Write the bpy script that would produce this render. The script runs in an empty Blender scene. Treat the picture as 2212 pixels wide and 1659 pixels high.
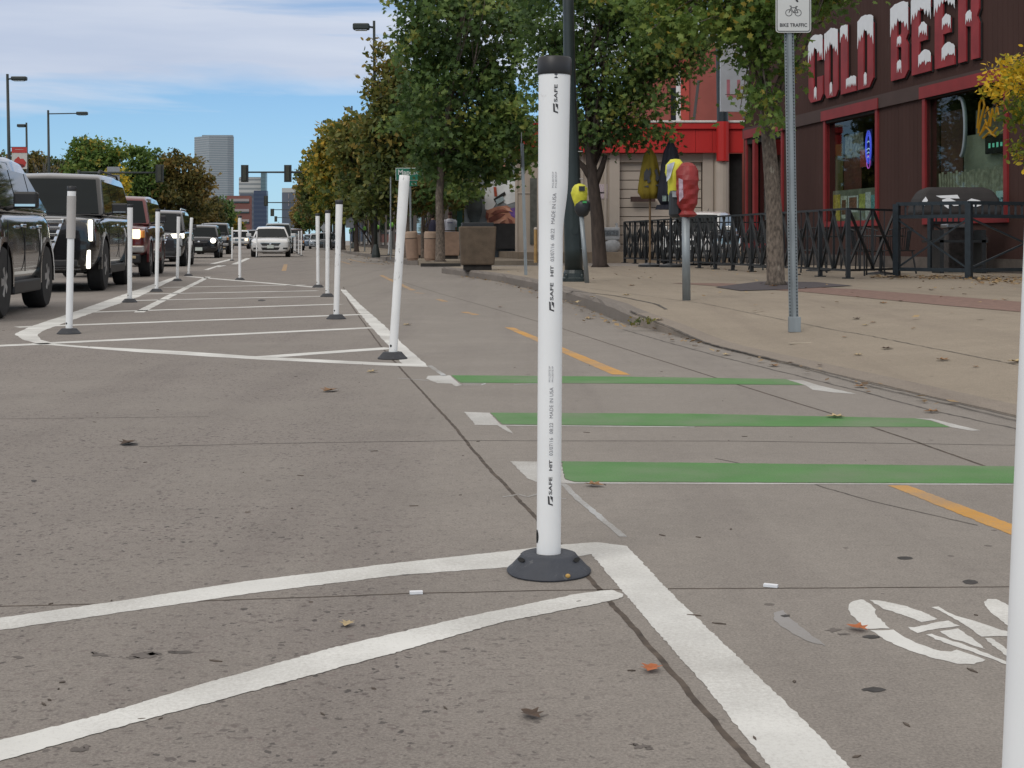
import bpy, bmesh, math, random
import numpy as np
from mathutils import Vector, Matrix
sc = bpy.context.scene
col = sc.collection
R = math.radians
# ------------------------------------------------------------------ camera
F, CX, HY, H = 3000.0, 1106.0, 520.0, 0.78       # focal in photo px (2212 wide), centre, horizon row, eye height
cam = bpy.data.cameras.new('camera'); cam_o = bpy.data.objects.new('camera', cam); col.objects.link(cam_o)
cam.sensor_width = 36; cam.lens = 36 * F / 2212; cam.shift_y = -(829.5 - HY) / 2212
cam.clip_start = 0.1; cam.clip_end = 9000
cam_o.location = (0, 0, H); cam_o.rotation_euler = (R(90), 0, 0)
sc.camera = cam_o
# ------------------------------------------------------------------ sky, sun, exposure
SUN_EL, SUN_AZ = 42.0, -150.0      # azimuth measured from +Y towards +X
world = bpy.data.worlds.new('World'); sc.world = world; world.use_nodes = True
nt = world.node_tree; nt.nodes.clear()
N = nt.nodes.new; Lk = nt.links.new
sky = N('ShaderNodeTexSky'); sky.sky_type = 'NISHITA'; sky.sun_disc = False
sky.sun_elevation = R(SUN_EL); sky.sun_rotation = R(SUN_AZ); sky.air_density = 0.8; sky.dust_density = 0.3; sky.ozone_density = 2.6; sky.altitude = 1600
tc = N('ShaderNodeTexCoord')
mp = N('ShaderNodeMapping'); mp.inputs['Scale'].default_value = (1.7, 1.7, 15.0); mp.inputs['Location'].default_value = (3.1, 1.7, 0.4)
Lk(tc.outputs['Generated'], mp.inputs['Vector'])
nz = N('ShaderNodeTexNoise'); nz.inputs['Scale'].default_value = 1.5; nz.inputs['Detail'].default_value = 7; nz.inputs['Roughness'].default_value = 0.55; nz.inputs['Distortion'].default_value = 0.35
Lk(mp.outputs['Vector'], nz.inputs['Vector'])
sep = N('ShaderNodeSeparateXYZ'); Lk(tc.outputs['Generated'], sep.inputs[0])
# more cloud the higher you look: noise + (z - 0.115) * k
bz = N('ShaderNodeMapRange'); bz.inputs['From Min'].default_value = 0.075; bz.inputs['From Max'].default_value = 0.118; bz.inputs['To Min'].default_value = -0.2; bz.inputs['To Max'].default_value = 0.12
Lk(sep.outputs['Z'], bz.inputs['Value'])
bx_ = N('ShaderNodeMapRange'); bx_.inputs['From Min'].default_value = -0.4; bx_.inputs['From Max'].default_value = 0.0; bx_.inputs['To Min'].default_value = 0.05; bx_.inputs['To Max'].default_value = -0.01
Lk(sep.outputs['X'], bx_.inputs['Value'])
ad0 = N('ShaderNodeMath'); Lk(bz.outputs[0], ad0.inputs[0]); Lk(bx_.outputs[0], ad0.inputs[1])
ad = N('ShaderNodeMath'); Lk(nz.outputs['Fac'], ad.inputs[0]); Lk(ad0.outputs[0], ad.inputs[1])
hz = N('ShaderNodeMapRange'); hz.inputs['From Min'].default_value = 0.2; hz.inputs['From Max'].default_value = 0.5; hz.inputs['To Min'].default_value = 0.0; hz.inputs['To Max'].default_value = 0.10  # extra overhead cloud cover, out of view, added for softer ambient light
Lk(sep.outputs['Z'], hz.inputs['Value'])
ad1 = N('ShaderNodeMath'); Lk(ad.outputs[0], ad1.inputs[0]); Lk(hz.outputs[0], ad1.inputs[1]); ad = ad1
rp = N('ShaderNodeValToRGB'); rp.color_ramp.elements[0].position = 0.44; rp.color_ramp.elements[1].position = 0.60
rp.color_ramp.elements[0].color = (0, 0, 0, 1); rp.color_ramp.elements[1].color = (0.92, 0.92, 0.92, 1)
Lk(ad.outputs[0], rp.inputs['Fac'])
nz2 = N('ShaderNodeTexNoise'); nz2.inputs['Scale'].default_value = 1.1; nz2.inputs['Detail'].default_value = 5
Lk(mp.outputs['Vector'], nz2.inputs['Vector'])
cr = N('ShaderNodeValToRGB'); cr.color_ramp.elements[0].position = 0.35; cr.color_ramp.elements[1].position = 0.62
cr.color_ramp.elements[0].color = (4.9, 5.5, 6.8, 1); cr.color_ramp.elements[1].color = (7.2, 7.5, 8.2, 1)
Lk(nz2.outputs['Fac'], cr.inputs['Fac'])
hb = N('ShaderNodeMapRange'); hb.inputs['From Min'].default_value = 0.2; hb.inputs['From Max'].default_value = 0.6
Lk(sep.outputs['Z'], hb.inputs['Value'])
cb = N('ShaderNodeMix'); cb.data_type = 'RGBA'; Lk(hb.outputs[0], cb.inputs[0]); Lk(cr.outputs['Color'], cb.inputs[6]); cb.inputs[7].default_value = (9.0, 8.6, 8.2, 1)   # unseen overhead cloud, brightened to raise the soft ambient light
hs = N('ShaderNodeMix'); hs.data_type = 'RGBA'; hs.blend_type = 'MULTIPLY'; hs.inputs[0].default_value = 1.0
hs.inputs[7].default_value = (0.72, 0.95, 1.06, 1)
Lk(sky.outputs[0], hs.inputs[6])
lo = N('ShaderNodeMapRange'); lo.inputs['From Min'].default_value = 0.0; lo.inputs['From Max'].default_value = 0.15; lo.inputs['To Min'].default_value = 0.75; lo.inputs['To Max'].default_value = 0.12
Lk(sep.outputs['Z'], lo.inputs['Value'])
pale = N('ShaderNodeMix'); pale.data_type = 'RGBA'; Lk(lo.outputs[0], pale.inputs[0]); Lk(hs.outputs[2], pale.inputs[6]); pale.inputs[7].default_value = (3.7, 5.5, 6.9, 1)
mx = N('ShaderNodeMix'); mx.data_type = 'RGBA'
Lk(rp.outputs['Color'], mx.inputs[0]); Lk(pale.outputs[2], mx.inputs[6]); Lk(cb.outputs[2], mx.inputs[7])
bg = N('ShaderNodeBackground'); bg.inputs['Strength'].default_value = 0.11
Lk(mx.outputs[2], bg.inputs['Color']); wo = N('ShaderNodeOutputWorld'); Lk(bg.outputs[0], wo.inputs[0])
sun = bpy.data.lights.new('sun', 'SUN'); sun.energy = 1.1; sun.angle = R(22); sun.color = (1.0, 0.95, 0.88)
sun_o = bpy.data.objects.new('sun', sun); col.objects.link(sun_o)
az = R(SUN_AZ); el = R(SUN_EL)
sdir = Vector((math.sin(az) * math.cos(el), math.cos(az) * math.cos(el), math.sin(el)))
sun_o.rotation_euler = sdir.to_track_quat('Z', 'Y').to_euler(); sun_o.location = sdir * 50
vs = sc.view_settings; vs.view_transform = 'Standard'; vs.look = 'None'; vs.gamma = 1.0; vs.use_curve_mapping = False; vs.exposure = 0.0
sc.cycles.max_bounces = 8; sc.cycles.transparent_max_bounces = 12; sc.cycles.sample_clamp_indirect = 4
sc.cycles.caustics_reflective = False; sc.cycles.caustics_refractive = False
# ------------------------------------------------------------------ coordinates
TH = math.atan((1106 - 640) / 3000.0)           # street runs this much left of straight ahead
def S(t, s, z=0.0):                              # street frame: t to the right, s along
    return Vector((t * math.cos(TH) - s * math.sin(TH), t * math.sin(TH) + s * math.cos(TH), z))
def st(v): return (v.x * math.cos(TH) + v.y * math.sin(TH), -v.x * math.sin(TH) + v.y * math.cos(TH))
def G(px, py, z0=0.0):
    Z = (H - z0) * F / (py - HY); return Vector(((px - CX) / F * Z, Z, z0))
def at(px, py, Z): return Vector(((px - CX) / F * Z, Z, H - (py - HY) / F * Z))
def wall_t(px, py, t):                            # point on the plane t = const seen at px,py
    q = (px - CX) / F; Z = t / (q * math.cos(TH) + math.sin(TH)); return at(px, py, Z)
# ------------------------------------------------------------------ materials
_mats = {}
def mat(name, c, rough=0.6, metal=0.0, var=0.12, scale=6.0, bump=0.0, bscale=40.0, coat=0.0, emis=0.0, spec=0.5, c2=None, det=4, stretch=None, dirt=None):
    if name in _mats: return _mats[name]
    m = bpy.data.materials.new(name); m.use_nodes = True; t = m.node_tree; p = t.nodes['Principled BSDF']
    p.inputs['Roughness'].default_value = rough; p.inputs['Metallic'].default_value = metal
    p.inputs['Specular IOR Level'].default_value = spec
    if coat: p.inputs['Coat Weight'].default_value = coat; p.inputs['Coat Roughness'].default_value = 0.03
    tc = t.nodes.new('ShaderNodeTexCoord'); mpn = t.nodes.new('ShaderNodeMapping'); t.links.new(tc.outputs['Object'], mpn.inputs[0])
    if stretch: mpn.inputs['Scale'].default_value = stretch
    n = t.nodes.new('ShaderNodeTexNoise'); n.inputs['Scale'].default_value = scale; n.inputs['Detail'].default_value = det
    t.links.new(mpn.outputs[0], n.inputs['Vector'])
    r = t.nodes.new('ShaderNodeValToRGB'); r.color_ramp.elements[0].position = 0.3; r.color_ramp.elements[1].position = 0.7
    a = tuple(x * (1 - var) for x in c); b = tuple(min(1, x * (1 + var)) for x in (c2 or c))
    r.color_ramp.elements[0].color = (*a, 1); r.color_ramp.elements[1].color = (*b, 1)
    t.links.new(n.outputs['Fac'], r.inputs['Fac']); src = r.outputs['Color']
    if dirt:                                       # (colour, scale, threshold, amount)
        dc, ds, th, am = dirt
        n3 = t.nodes.new('ShaderNodeTexNoise'); n3.inputs['Scale'].default_value = ds; n3.inputs['Detail'].default_value = 8; n3.inputs['Roughness'].default_value = 0.7
        t.links.new(mpn.outputs[0], n3.inputs['Vector'])
        r3 = t.nodes.new('ShaderNodeValToRGB'); r3.color_ramp.elements[0].position = th; r3.color_ramp.elements[1].position = th + 0.06
        r3.color_ramp.elements[1].color = (am, am, am, 1)
        t.links.new(n3.outputs['Fac'], r3.inputs['Fac'])
        mm = t.nodes.new('ShaderNodeMix'); mm.data_type = 'RGBA'; mm.inputs[7].default_value = (*dc, 1)
        t.links.new(r3.outputs['Color'], mm.inputs[0]); t.links.new(src, mm.inputs[6]); src = mm.outputs[2]
    t.links.new(src, p.inputs['Base Color'])
    if emis: t.links.new(src, p.inputs['Emission Color']); p.inputs['Emission Strength'].default_value = emis
    if bump:
        n2 = t.nodes.new('ShaderNodeTexNoise'); n2.inputs['Scale'].default_value = bscale; n2.inputs['Detail'].default_value = 5
        t.links.new(mpn.outputs[0], n2.inputs['Vector'])
        bu = t.nodes.new('ShaderNodeBump'); bu.inputs['Strength'].default_value = bump; bu.inputs['Distance'].default_value = 0.01
        t.links.new(n2.outputs['Fac'], bu.inputs['Height']); t.links.new(bu.outputs[0], p.inputs['Normal'])
    _mats[name] = m; return m
def glass(name, tint=(0.02, 0.025, 0.03), trans=0.0, rough=0.03):
    if name in _mats: return _mats[name]
    m = bpy.data.materials.new(name); m.use_nodes = True; t = m.node_tree; p = t.nodes['Principled BSDF']
    n = t.nodes.new('ShaderNodeTexNoise'); n.inputs['Scale'].default_value = 3
    r = t.nodes.new('ShaderNodeValToRGB'); r.color_ramp.elements[0].color = (*[x * .8 for x in tint], 1); r.color_ramp.elements[1].color = (*[x * 1.3 for x in tint], 1)
    t.links.new(n.outputs['Fac'], r.inputs['Fac']); t.links.new(r.outputs[0], p.inputs['Base Color'])
    p.inputs['Roughness'].default_value = rough; p.inputs['Specular IOR Level'].default_value = 0.6
    if trans:
        tr = t.nodes.new('ShaderNodeBsdfTransparent'); tr.inputs[0].default_value = (0.8, 0.85, 0.83, 1)
        gl = t.nodes.new('ShaderNodeBsdfGlossy'); gl.inputs['Roughness'].default_value = 0.02
        fr = t.nodes.new('ShaderNodeFresnel'); fr.inputs[0].default_value = 1.5
        ge = t.nodes.new('ShaderNodeNewGeometry'); ng = t.nodes.new('ShaderNodeMath'); ng.operation = 'SUBTRACT'; ng.inputs[0].default_value = 1.0; t.links.new(ge.outputs['Backfacing'], ng.inputs[1])
        mu_ = t.nodes.new('ShaderNodeMath'); mu_.operation = 'MULTIPLY'; t.links.new(fr.outputs[0], mu_.inputs[0]); t.links.new(ng.outputs[0], mu_.inputs[1])
        ms = t.nodes.new('ShaderNodeMixShader'); t.links.new(mu_.outputs[0], ms.inputs[0]); t.links.new(tr.outputs[0], ms.inputs[1]); t.links.new(gl.outputs[0], ms.inputs[2])
        t.links.new(ms.outputs[0], t.nodes['Material Output'].inputs[0])
    _mats[name] = m; return m
# ------------------------------------------------------------------ mesh builder
class MB:
    def __init__(s): s.v = []; s.f = []
    def add(s, vs, fs):
        o = len(s.v); s.v += [tuple(x) for x in vs]; s.f += [tuple(i + o for i in f) for f in fs]; return s
    def box(s, c, d, rz=0.0, M=None):
        hx, hy, hz = d[0] / 2, d[1] / 2, d[2] / 2; cs, sn = math.cos(rz), math.sin(rz); vs = []
        for z in (-hz, hz):
            for x, y in ((-hx, -hy), (hx, -hy), (hx, hy), (-hx, hy)):
                p = Vector((x * cs - y * sn, x * sn + y * cs, z))
                if M is not None: p = M @ p
                vs.append((c[0] + p[0], c[1] + p[1], c[2] + p[2]))
        return s.add(vs, [(3, 2, 1, 0), (4, 5, 6, 7), (0, 1, 5, 4), (1, 2, 6, 5), (2, 3, 7, 6), (3, 0, 4, 7)])
    def bar(s, a, b, w, h=None, up=(0, 0, 1)):      # rectangular bar from a to b
        a, b = Vector(a), Vector(b); h = h or w; d = (b - a).normalized(); u = Vector(up)
        if abs(d.dot(u)) > 0.99: u = Vector((1, 0, 0))
        x = d.cross(u).normalized(); y = x.cross(d); vs = []
        for p in (a, b):
            for i, j in ((-1, -1), (1, -1), (1, 1), (-1, 1)): vs.append(p + x * (i * w / 2) + y * (j * h / 2))
        return s.add(vs, [(0, 1, 2, 3), (7, 6, 5, 4), (4, 5, 1, 0), (5, 6, 2, 1), (6, 7, 3, 2), (7, 4, 0, 3)])
    def tube(s, pts, rs, n=12, cap=True):
        pts = [Vector(p) for p in pts]
        if not hasattr(rs, '__len__'): rs = [rs] * len(pts)
        vs = []; fs = []; px = None
        for i, p in enumerate(pts):
            d = (pts[min(i + 1, len(pts) - 1)] - pts[max(i - 1, 0)]).normalized()
            if px is None:
                u = Vector((0, 0, 1)) if abs(d.z) < 0.9 else Vector((1, 0, 0)); x = d.cross(u).normalized()
            else: x = (px - d * px.dot(d)).normalized()
            px = x; y = d.cross(x)
            for k in range(n):
                a = 2 * math.pi * k / n; vs.append(p + (x * math.cos(a) + y * math.sin(a)) * rs[i])
        for i in range(len(pts) - 1):
            for k in range(n): fs.append((i * n + k, i * n + (k + 1) % n, (i + 1) * n + (k + 1) % n, (i + 1) * n + k))
        if cap: fs.append(tuple(range(n - 1, -1, -1))); fs.append(tuple((len(pts) - 1) * n + k for k in range(n)))
        return s.add(vs, fs)
    def lathe(s, prof, c=(0, 0, 0), n=24, ax='z', wob=None):
        vs = []; fs = []
        for i, (r, z) in enumerate(prof):
            for k in range(n):
                a = 2 * math.pi * k / n; rr = r * (wob(a, z) if wob else 1)
                q = (rr * math.cos(a), rr * math.sin(a), z)
                if ax == 'x': q = (z, q[0], q[1])
                if ax == 'y': q = (q[1], z, q[0])
                vs.append((c[0] + q[0], c[1] + q[1], c[2] + q[2]))
        for i in range(len(prof) - 1):
            for k in range(n): fs.append((i * n + k, i * n + (k + 1) % n, (i + 1) * n + (k + 1) % n, (i + 1) * n + k))
        fs.append(tuple(range(n - 1, -1, -1))); fs.append(tuple((len(prof) - 1) * n + k for k in range(n)))
        return s.add(vs, fs)
    def prism(s, poly, vec):                          # 3-D polygon extruded by a vector
        poly = [Vector(p) for p in poly]; vec = Vector(vec); n = len(poly)
        vs = poly + [p + vec for p in poly]
        return s.add(vs, [tuple(range(n - 1, -1, -1)), tuple(range(n, 2 * n))] + [(k, (k + 1) % n, n + (k + 1) % n, n + k) for k in range(n)])
    def face(s, pts): return s.add(pts, [tuple(range(len(pts)))])
    def ell(s, c, r, nu=16, nv=10):
        vs = []; fs = []
        for j in range(1, nv):
            ph = math.pi * j / nv
            for i in range(nu):
                a = 2 * math.pi * i / nu; vs.append((c[0] + r[0] * math.sin(ph) * math.cos(a), c[1] + r[1] * math.sin(ph) * math.sin(a), c[2] + r[2] * math.cos(ph)))
        vs.append((c[0], c[1], c[2] + r[2])); vs.append((c[0], c[1], c[2] - r[2])); t = len(vs) - 2
        for j in range(nv - 2):
            for i in range(nu): fs.append((j * nu + i, (j + 1) * nu + i, (j + 1) * nu + (i + 1) % nu, j * nu + (i + 1) % nu))
        for i in range(nu): fs.append((t, i, (i + 1) % nu)); fs.append((t + 1, (nv - 2) * nu + (i + 1) % nu, (nv - 2) * nu + i))
        return s.add(vs, fs)
    def build(s, name, m, parent=None, bevel=0, smooth=False, loc=None, fix=True):
        me = bpy.data.meshes.new(name); me.from_pydata(s.v, [], s.f); me.update()
        if fix:
            b = bmesh.new(); b.from_mesh(me); bmesh.ops.recalc_face_normals(b, faces=b.faces); b.to_mesh(me); b.free()
        o = bpy.data.objects.new(name, me); col.objects.link(o)
        if m: me.materials.append(m)
        if parent: o.parent = parent
        if loc is not None: o.location = loc
        if smooth: me.shade_smooth()
        if bevel:
            mo = o.modifiers.new('bevel', 'BEVEL'); mo.width = bevel; mo.segments = 2; mo.limit_method = 'ANGLE'; mo.angle_limit = R(35)
        if smooth:
            pass
        return o
def autosmooth(o, ang=35):
    me = o.data; me.shade_smooth(); b = bmesh.new(); b.from_mesh(me)
    for e in b.edges:
        if len(e.link_faces) == 2 and e.calc_face_angle(0) > R(ang): e.smooth = False
    b.to_mesh(me); b.free(); return o
def tag(o, label=None, cat=None, group=None, kind=None):
    for k, v in (('label', label), ('category', cat), ('group', group), ('kind', kind)):
        if v: o[k] = v
    return o
def thing(name, label, cat, loc=(0, 0, 0), rz=0.0, group=None):
    o = bpy.data.objects.new(name, None); col.objects.link(o); o.location = loc; o.rotation_euler = (0, 0, rz); o.empty_display_size = 0.1
    return tag(o, label, cat, group)
def copy_tree(o, parent=None):
    c = o.copy(); col.objects.link(c); c.parent = parent
    for ch in [x for x in sc.objects if x.parent == o]: copy_tree(ch, c)
    return c
def text_geo(s, size=1.0, bold=0.0, align='LEFT', shear=0):
    cu = bpy.data.curves.new('t', 'FONT'); cu.body = s; cu.size = size; cu.offset = bold; cu.align_x = align; cu.shear = shear; cu.resolution_u = 3
    o = bpy.data.objects.new('t', cu); col.objects.link(o); bpy.context.view_layer.update()
    me = o.evaluated_get(bpy.context.evaluated_depsgraph_get()).to_mesh()
    v = [tuple(x.co) for x in me.vertices]; f = [tuple(p.vertices) for p in me.polygons]
    o.to_mesh_clear(); bpy.data.objects.remove(o); bpy.data.curves.remove(cu)
    return v, f
def text_on(mb, s, size, O, U, V, bold=0.0, align='CENTER', sx=1.0, shear=0):      # text laid on a plane with origin O and axes U, V
    v, f = text_geo(s, size, bold, align, shear); O, U, V = Vector(O), Vector(U), Vector(V)
    mb.add([O + U * (x * sx) + V * y for x, y, z in v], f)
rng = random.Random(7)
# ------------------------------------------------------------------ ground materials
def concrete(name, c, fleck=0.5, joint=True, patch=0.08, fleckc=(0.088, 0.080, 0.075)):
    m = bpy.data.materials.new(name); m.use_nodes = True; t = m.node_tree; p = t.nodes['Principled BSDF']; n = t.nodes.new; l = t.links.new
    p.inputs['Roughness'].default_value = 0.88; p.inputs['Specular IOR Level'].default_value = 0.25
    tc = n('ShaderNodeTexCoord'); o = tc.outputs['Object']
    def noise(sc_, det=5, ro=0.6, vec=None):
        x = n('ShaderNodeTexNoise'); x.inputs['Scale'].default_value = sc_; x.inputs['Detail'].default_value = det; x.inputs['Roughness'].default_value = ro; l(vec or o, x.inputs['Vector']); return x.outputs['Fac']
    def ramp(f, a, b, ca=(0, 0, 0), cb=(1, 1, 1)):
        x = n('ShaderNodeValToRGB'); x.color_ramp.elements[0].position = a; x.color_ramp.elements[1].position = b
        x.color_ramp.elements[0].color = (*ca, 1); x.color_ramp.elements[1].color = (*cb, 1); l(f, x.inputs['Fac']); return x.outputs['Color']
    def mix(f, a, b, mode='MIX'):
        x = n('ShaderNodeMix'); x.data_type = 'RGBA'; x.blend_type = mode
        if isinstance(f, float): x.inputs[0].default_value = f
        else: l(f, x.inputs[0])
        for s_, i in ((a, 6), (b, 7)):
            if isinstance(s_, tuple): x.inputs[i].default_value = (*s_, 1)
            else: l(s_, x.inputs[i])
        return x.outputs[2]
    base = ramp(noise(0.35, 6), 0.3, 0.7, tuple(x * (1 - patch) for x in c), tuple(x * (1 + patch) for x in c))
    base = mix(ramp(noise(2.2, 8, 0.7), 0.35, 0.75), base, tuple(x * 0.86 for x in c))
    g1 = ramp(noise(170, 3, 0.8), 0.3, 0.72, (0.66, 0.66, 0.66), (1.3, 1.3, 1.3))
    base = mix(1.0, base, g1, 'MULTIPLY')
    # long faint tyre streaks along the street
    mp1 = n('ShaderNodeMapping'); mp1.inputs['Rotation'].default_value = (0, 0, -TH); mp1.inputs['Scale'].default_value = (2.6, 0.12, 1); l(o, mp1.inputs[0])
    base = mix(ramp(noise(1.0, 5, 0.6, mp1.outputs[0]), 0.5, 0.72), base, mix(1.0, base, (0.86, 0.85, 0.86), 'MULTIPLY'))
    if fleck:
        vor = n('ShaderNodeTexVoronoi'); vor.inputs['Scale'].default_value = 58; vor.inputs['Randomness'].default_value = 1
        wv = n('ShaderNodeMix'); wv.data_type = 'VECTOR'; wv.inputs[0].default_value = 0.03
        nn = n('ShaderNodeTexNoise'); nn.inputs['Scale'].default_value = 50; l(o, nn.inputs['Vector']); l(o, wv.inputs[4]); l(nn.outputs['Color'], wv.inputs[5])
        l(wv.outputs[1], vor.inputs['Vector'])
        sm = n('ShaderNodeMath'); sm.operation = 'SUBTRACT'          # radius of each stone differs by its cell colour
        sx = n('ShaderNodeSeparateColor'); l(vor.outputs['Color'], sx.inputs[0])
        mr = n('ShaderNodeMapRange'); mr.inputs['From Min'].default_value = 0.15; mr.inputs['From Max'].default_value = 1; mr.inputs['To Min'].default_value = 0.0; mr.inputs['To Max'].default_value = 0.47; l(sx.outputs[0], mr.inputs[0])
        l(mr.outputs[0], sm.inputs[0]); l(vor.outputs['Distance'], sm.inputs[1])
        stone = ramp(sm.outputs[0], 0.0, 0.07)
        # worn areas where the stones show: strongest left of the tar joint close by
        area = ramp(noise(0.7, 5, 0.65), 0.28, 0.52)
        sp = n('ShaderNodeSeparateXYZ'); mpt = n('ShaderNodeMapping'); mpt.inputs['Rotation'].default_value = (0, 0, -TH); l(o, mpt.inputs[0]); l(mpt.outputs[0], sp.inputs[0])
        mrx = n('ShaderNodeMapRange'); mrx.inputs['From Min'].default_value = 0.15; mrx.inputs['From Max'].default_value = 0.75; mrx.inputs['To Min'].default_value = 1; mrx.inputs['To Max'].default_value = 0.16; l(sp.outputs[0], mrx.inputs[0])
        a2 = n('ShaderNodeMath'); a2.operation = 'MULTIPLY'; l(area, a2.inputs[0]); l(mrx.outputs[0], a2.inputs[1])
        a3 = n('ShaderNodeMath'); a3.operation = 'MULTIPLY'; a3.inputs[1].default_value = fleck; l(a2.outputs[0], a3.inputs[0])
        a4 = n('ShaderNodeMath'); a4.operation = 'MULTIPLY'; l(stone, a4.inputs[0]); l(a3.outputs[0], a4.inputs[1])
        stc = ramp(sx.outputs[1], 0.2, 0.85, fleckc, (0.205, 0.175, 0.16))
        base = mix(a4.outputs[0], base, stc)
        base = mix(a3.outputs[0], base, mix(1.0, base, (0.90, 0.89, 0.90), 'MULTIPLY'))
    if fleck:
        fl2 = ramp(noise(48, 4, 0.55), 0.57, 0.63); fa = n('ShaderNodeMath'); fa.operation = 'MULTIPLY'; l(fl2, fa.inputs[0]); l(a3.outputs[0], fa.inputs[1])
        base = mix(fa.outputs[0], base, mix(1.0, base, (0.74, 0.72, 0.73), 'MULTIPLY'))
    base = mix(1.0, base, ramp(noise(26, 5, 0.7), 0.3, 0.7, (0.93, 0.93, 0.93), (1.07, 1.07, 1.07)), 'MULTIPLY')
    # sparse dark specks
    v2 = n('ShaderNodeTexVoronoi'); v2.inputs['Scale'].default_value = 9; l(o, v2.inputs['Vector'])
    s2 = n('ShaderNodeSeparateColor'); l(v2.outputs['Color'], s2.inputs[0])
    m2 = n('ShaderNodeMath'); m2.operation = 'MULTIPLY'; m2.inputs[1].default_value = 0.11; l(s2.outputs[0], m2.inputs[0])
    m3 = n('ShaderNodeMath'); m3.operation = 'LESS_THAN'; l(v2.outputs['Distance'], m3.inputs[0]); l(m2.outputs[0], m3.inputs[1])
    m4 = n('ShaderNodeMath'); m4.operation = 'GREATER_THAN'; l(s2.outputs[1], m4.inputs[0]); m4.inputs[1].default_value = 0.62
    m5 = n('ShaderNodeMath'); m5.operation = 'MULTIPLY'; l(m3.outputs[0], m5.inputs[0]); l(m4.outputs[0], m5.inputs[1])
    m6 = n('ShaderNodeMath'); m6.operation = 'MULTIPLY'; m6.inputs[1].default_value = 0.55; l(m5.outputs[0], m6.inputs[0])
    base = mix(m6.outputs[0], base, (0.06, 0.05, 0.045))
    l(base, p.inputs['Base Color'])
    bu = n('ShaderNodeBump'); bu.inputs['Strength'].default_value = 0.35; bu.inputs['Distance'].default_value = 0.004
    l(noise(210, 3, 0.8), bu.inputs['Height']); l(bu.outputs[0], p.inputs['Normal'])
    return m
def paint(name, c, wear=0.35, under=(0.23, 0.21, 0.185), sc_=28):
    m = bpy.data.materials.new(name); m.use_nodes = True; t = m.node_tree; p = t.nodes['Principled BSDF']; n = t.nodes.new; l = t.links.new
    p.inputs['Roughness'].default_value = 0.75
    tc = n('ShaderNodeTexCoord'); o = tc.outputs['Object']
    a = n('ShaderNodeTexNoise'); a.inputs['Scale'].default_value = sc_ * 4; a.inputs['Detail'].default_value = 6; a.inputs['Roughness'].default_value = 0.85; l(o, a.inputs['Vector'])
    b = n('ShaderNodeTexNoise'); b.inputs['Scale'].default_value = 2.2; b.inputs['Detail'].default_value = 7; l(o, b.inputs['Vector'])
    s = n('ShaderNodeMath'); l(a.outputs['Fac'], s.inputs[0]); l(b.outputs['Fac'], s.inputs[1])
    r = n('ShaderNodeValToRGB'); r.color_ramp.elements[0].position = 1.0 - 0.02 - wear * 0.0; l(s.outputs[0], r.inputs['Fac'])
    mr = n('ShaderNodeMapRange'); mr.inputs['From Min'].default_value = 0.80 - wear * 0.3 + 0.2; mr.inputs['From Max'].default_value = 1.38 - wear * 0.35; l(s.outputs[0], mr.inputs[0]); mr.inputs['To Max'].default_value = min(0.95, 0.25 + wear)
    d = n('ShaderNodeTexNoise'); d.inputs['Scale'].default_value = 5; d.inputs['Detail'].default_value = 6; l(o, d.inputs['Vector'])
    r2 = n('ShaderNodeValToRGB'); r2.color_ramp.elements[0].position = 0.3; r2.color_ramp.elements[1].position = 0.7
    r2.color_ramp.elements[0].color = (*[x * 0.82 for x in c], 1); r2.color_ramp.elements[1].color = (*c, 1); l(d.outputs['Fac'], r2.inputs['Fac'])
    x = n('ShaderNodeMix'); x.data_type = 'RGBA'; l(mr.outputs[0], x.inputs[0]); l(r2.outputs[0], x.inputs[6]); x.inputs[7].default_value = (*under, 1)
    l(x.outputs[2], p.inputs['Base Color'])
    bu = n('ShaderNodeBump'); bu.inputs['Strength'].default_value = 0.3; bu.inputs['Distance'].default_value = 0.003; l(a.outputs['Fac'], bu.inputs['Height']); l(bu.outputs[0], p.inputs['Normal'])
    return m
ROADC = (0.270, 0.246, 0.220)
M_road = concrete('road_concrete', ROADC, fleck=0.95)
M_walk = concrete('sidewalk_concrete', (0.305, 0.260, 0.205), fleck=0, patch=0.10)
M_kerb = concrete('kerb_concrete', (0.22, 0.195, 0.172), fleck=0, patch=0.22)
M_gutter = concrete('gutter_concrete', (0.27, 0.232, 0.195), fleck=0, patch=0.15)
M_white = paint('white_road_paint', (0.70, 0.70, 0.67), 0.30)
M_whitew = paint('worn_white_road_paint', (0.56, 0.56, 0.54), 0.5)
M_spray = paint('faint_white_spray', (0.50, 0.52, 0.53), 0.62)
M_green = paint('green_road_paint', (0.080, 0.225, 0.058), 0.32, sc_=40)
M_yellow = paint('yellow_road_paint', (0.62, 0.31, 0.045), 0.5)
M_yelloww = paint('worn_yellow_road_paint', (0.50, 0.27, 0.07), 0.62)
M_joint = mat('joint_tar', (0.075, 0.058, 0.045), 0.9, var=0.5, scale=25)
M_seam = mat('seam_dirt', (0.085, 0.075, 0.065), 0.9, var=0.4, scale=12)
M_stain = mat('dark_patch', (0.05, 0.046, 0.044), 0.85, var=0.4, scale=30)
M_stain2 = mat('soft_stain', (0.12, 0.105, 0.095), 0.9, var=0.3, scale=18)
# ------------------------------------------------------------------ ground
_xs = [-3500, -400, -60, -12, 0, 12, 60, 400, 3500]; _ys = [-60, 0, 8, 30, 120, 600, 7000]; _m = MB()
for _i in range(len(_xs) - 1):
    for _j in range(len(_ys) - 1): _m.face([(_xs[_i], _ys[_j], 0), (_xs[_i + 1], _ys[_j], 0), (_xs[_i + 1], _ys[_j + 1], 0), (_xs[_i], _ys[_j + 1], 0)])
road = _m.build('road', M_road)
tag(road, kind='structure')
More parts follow.
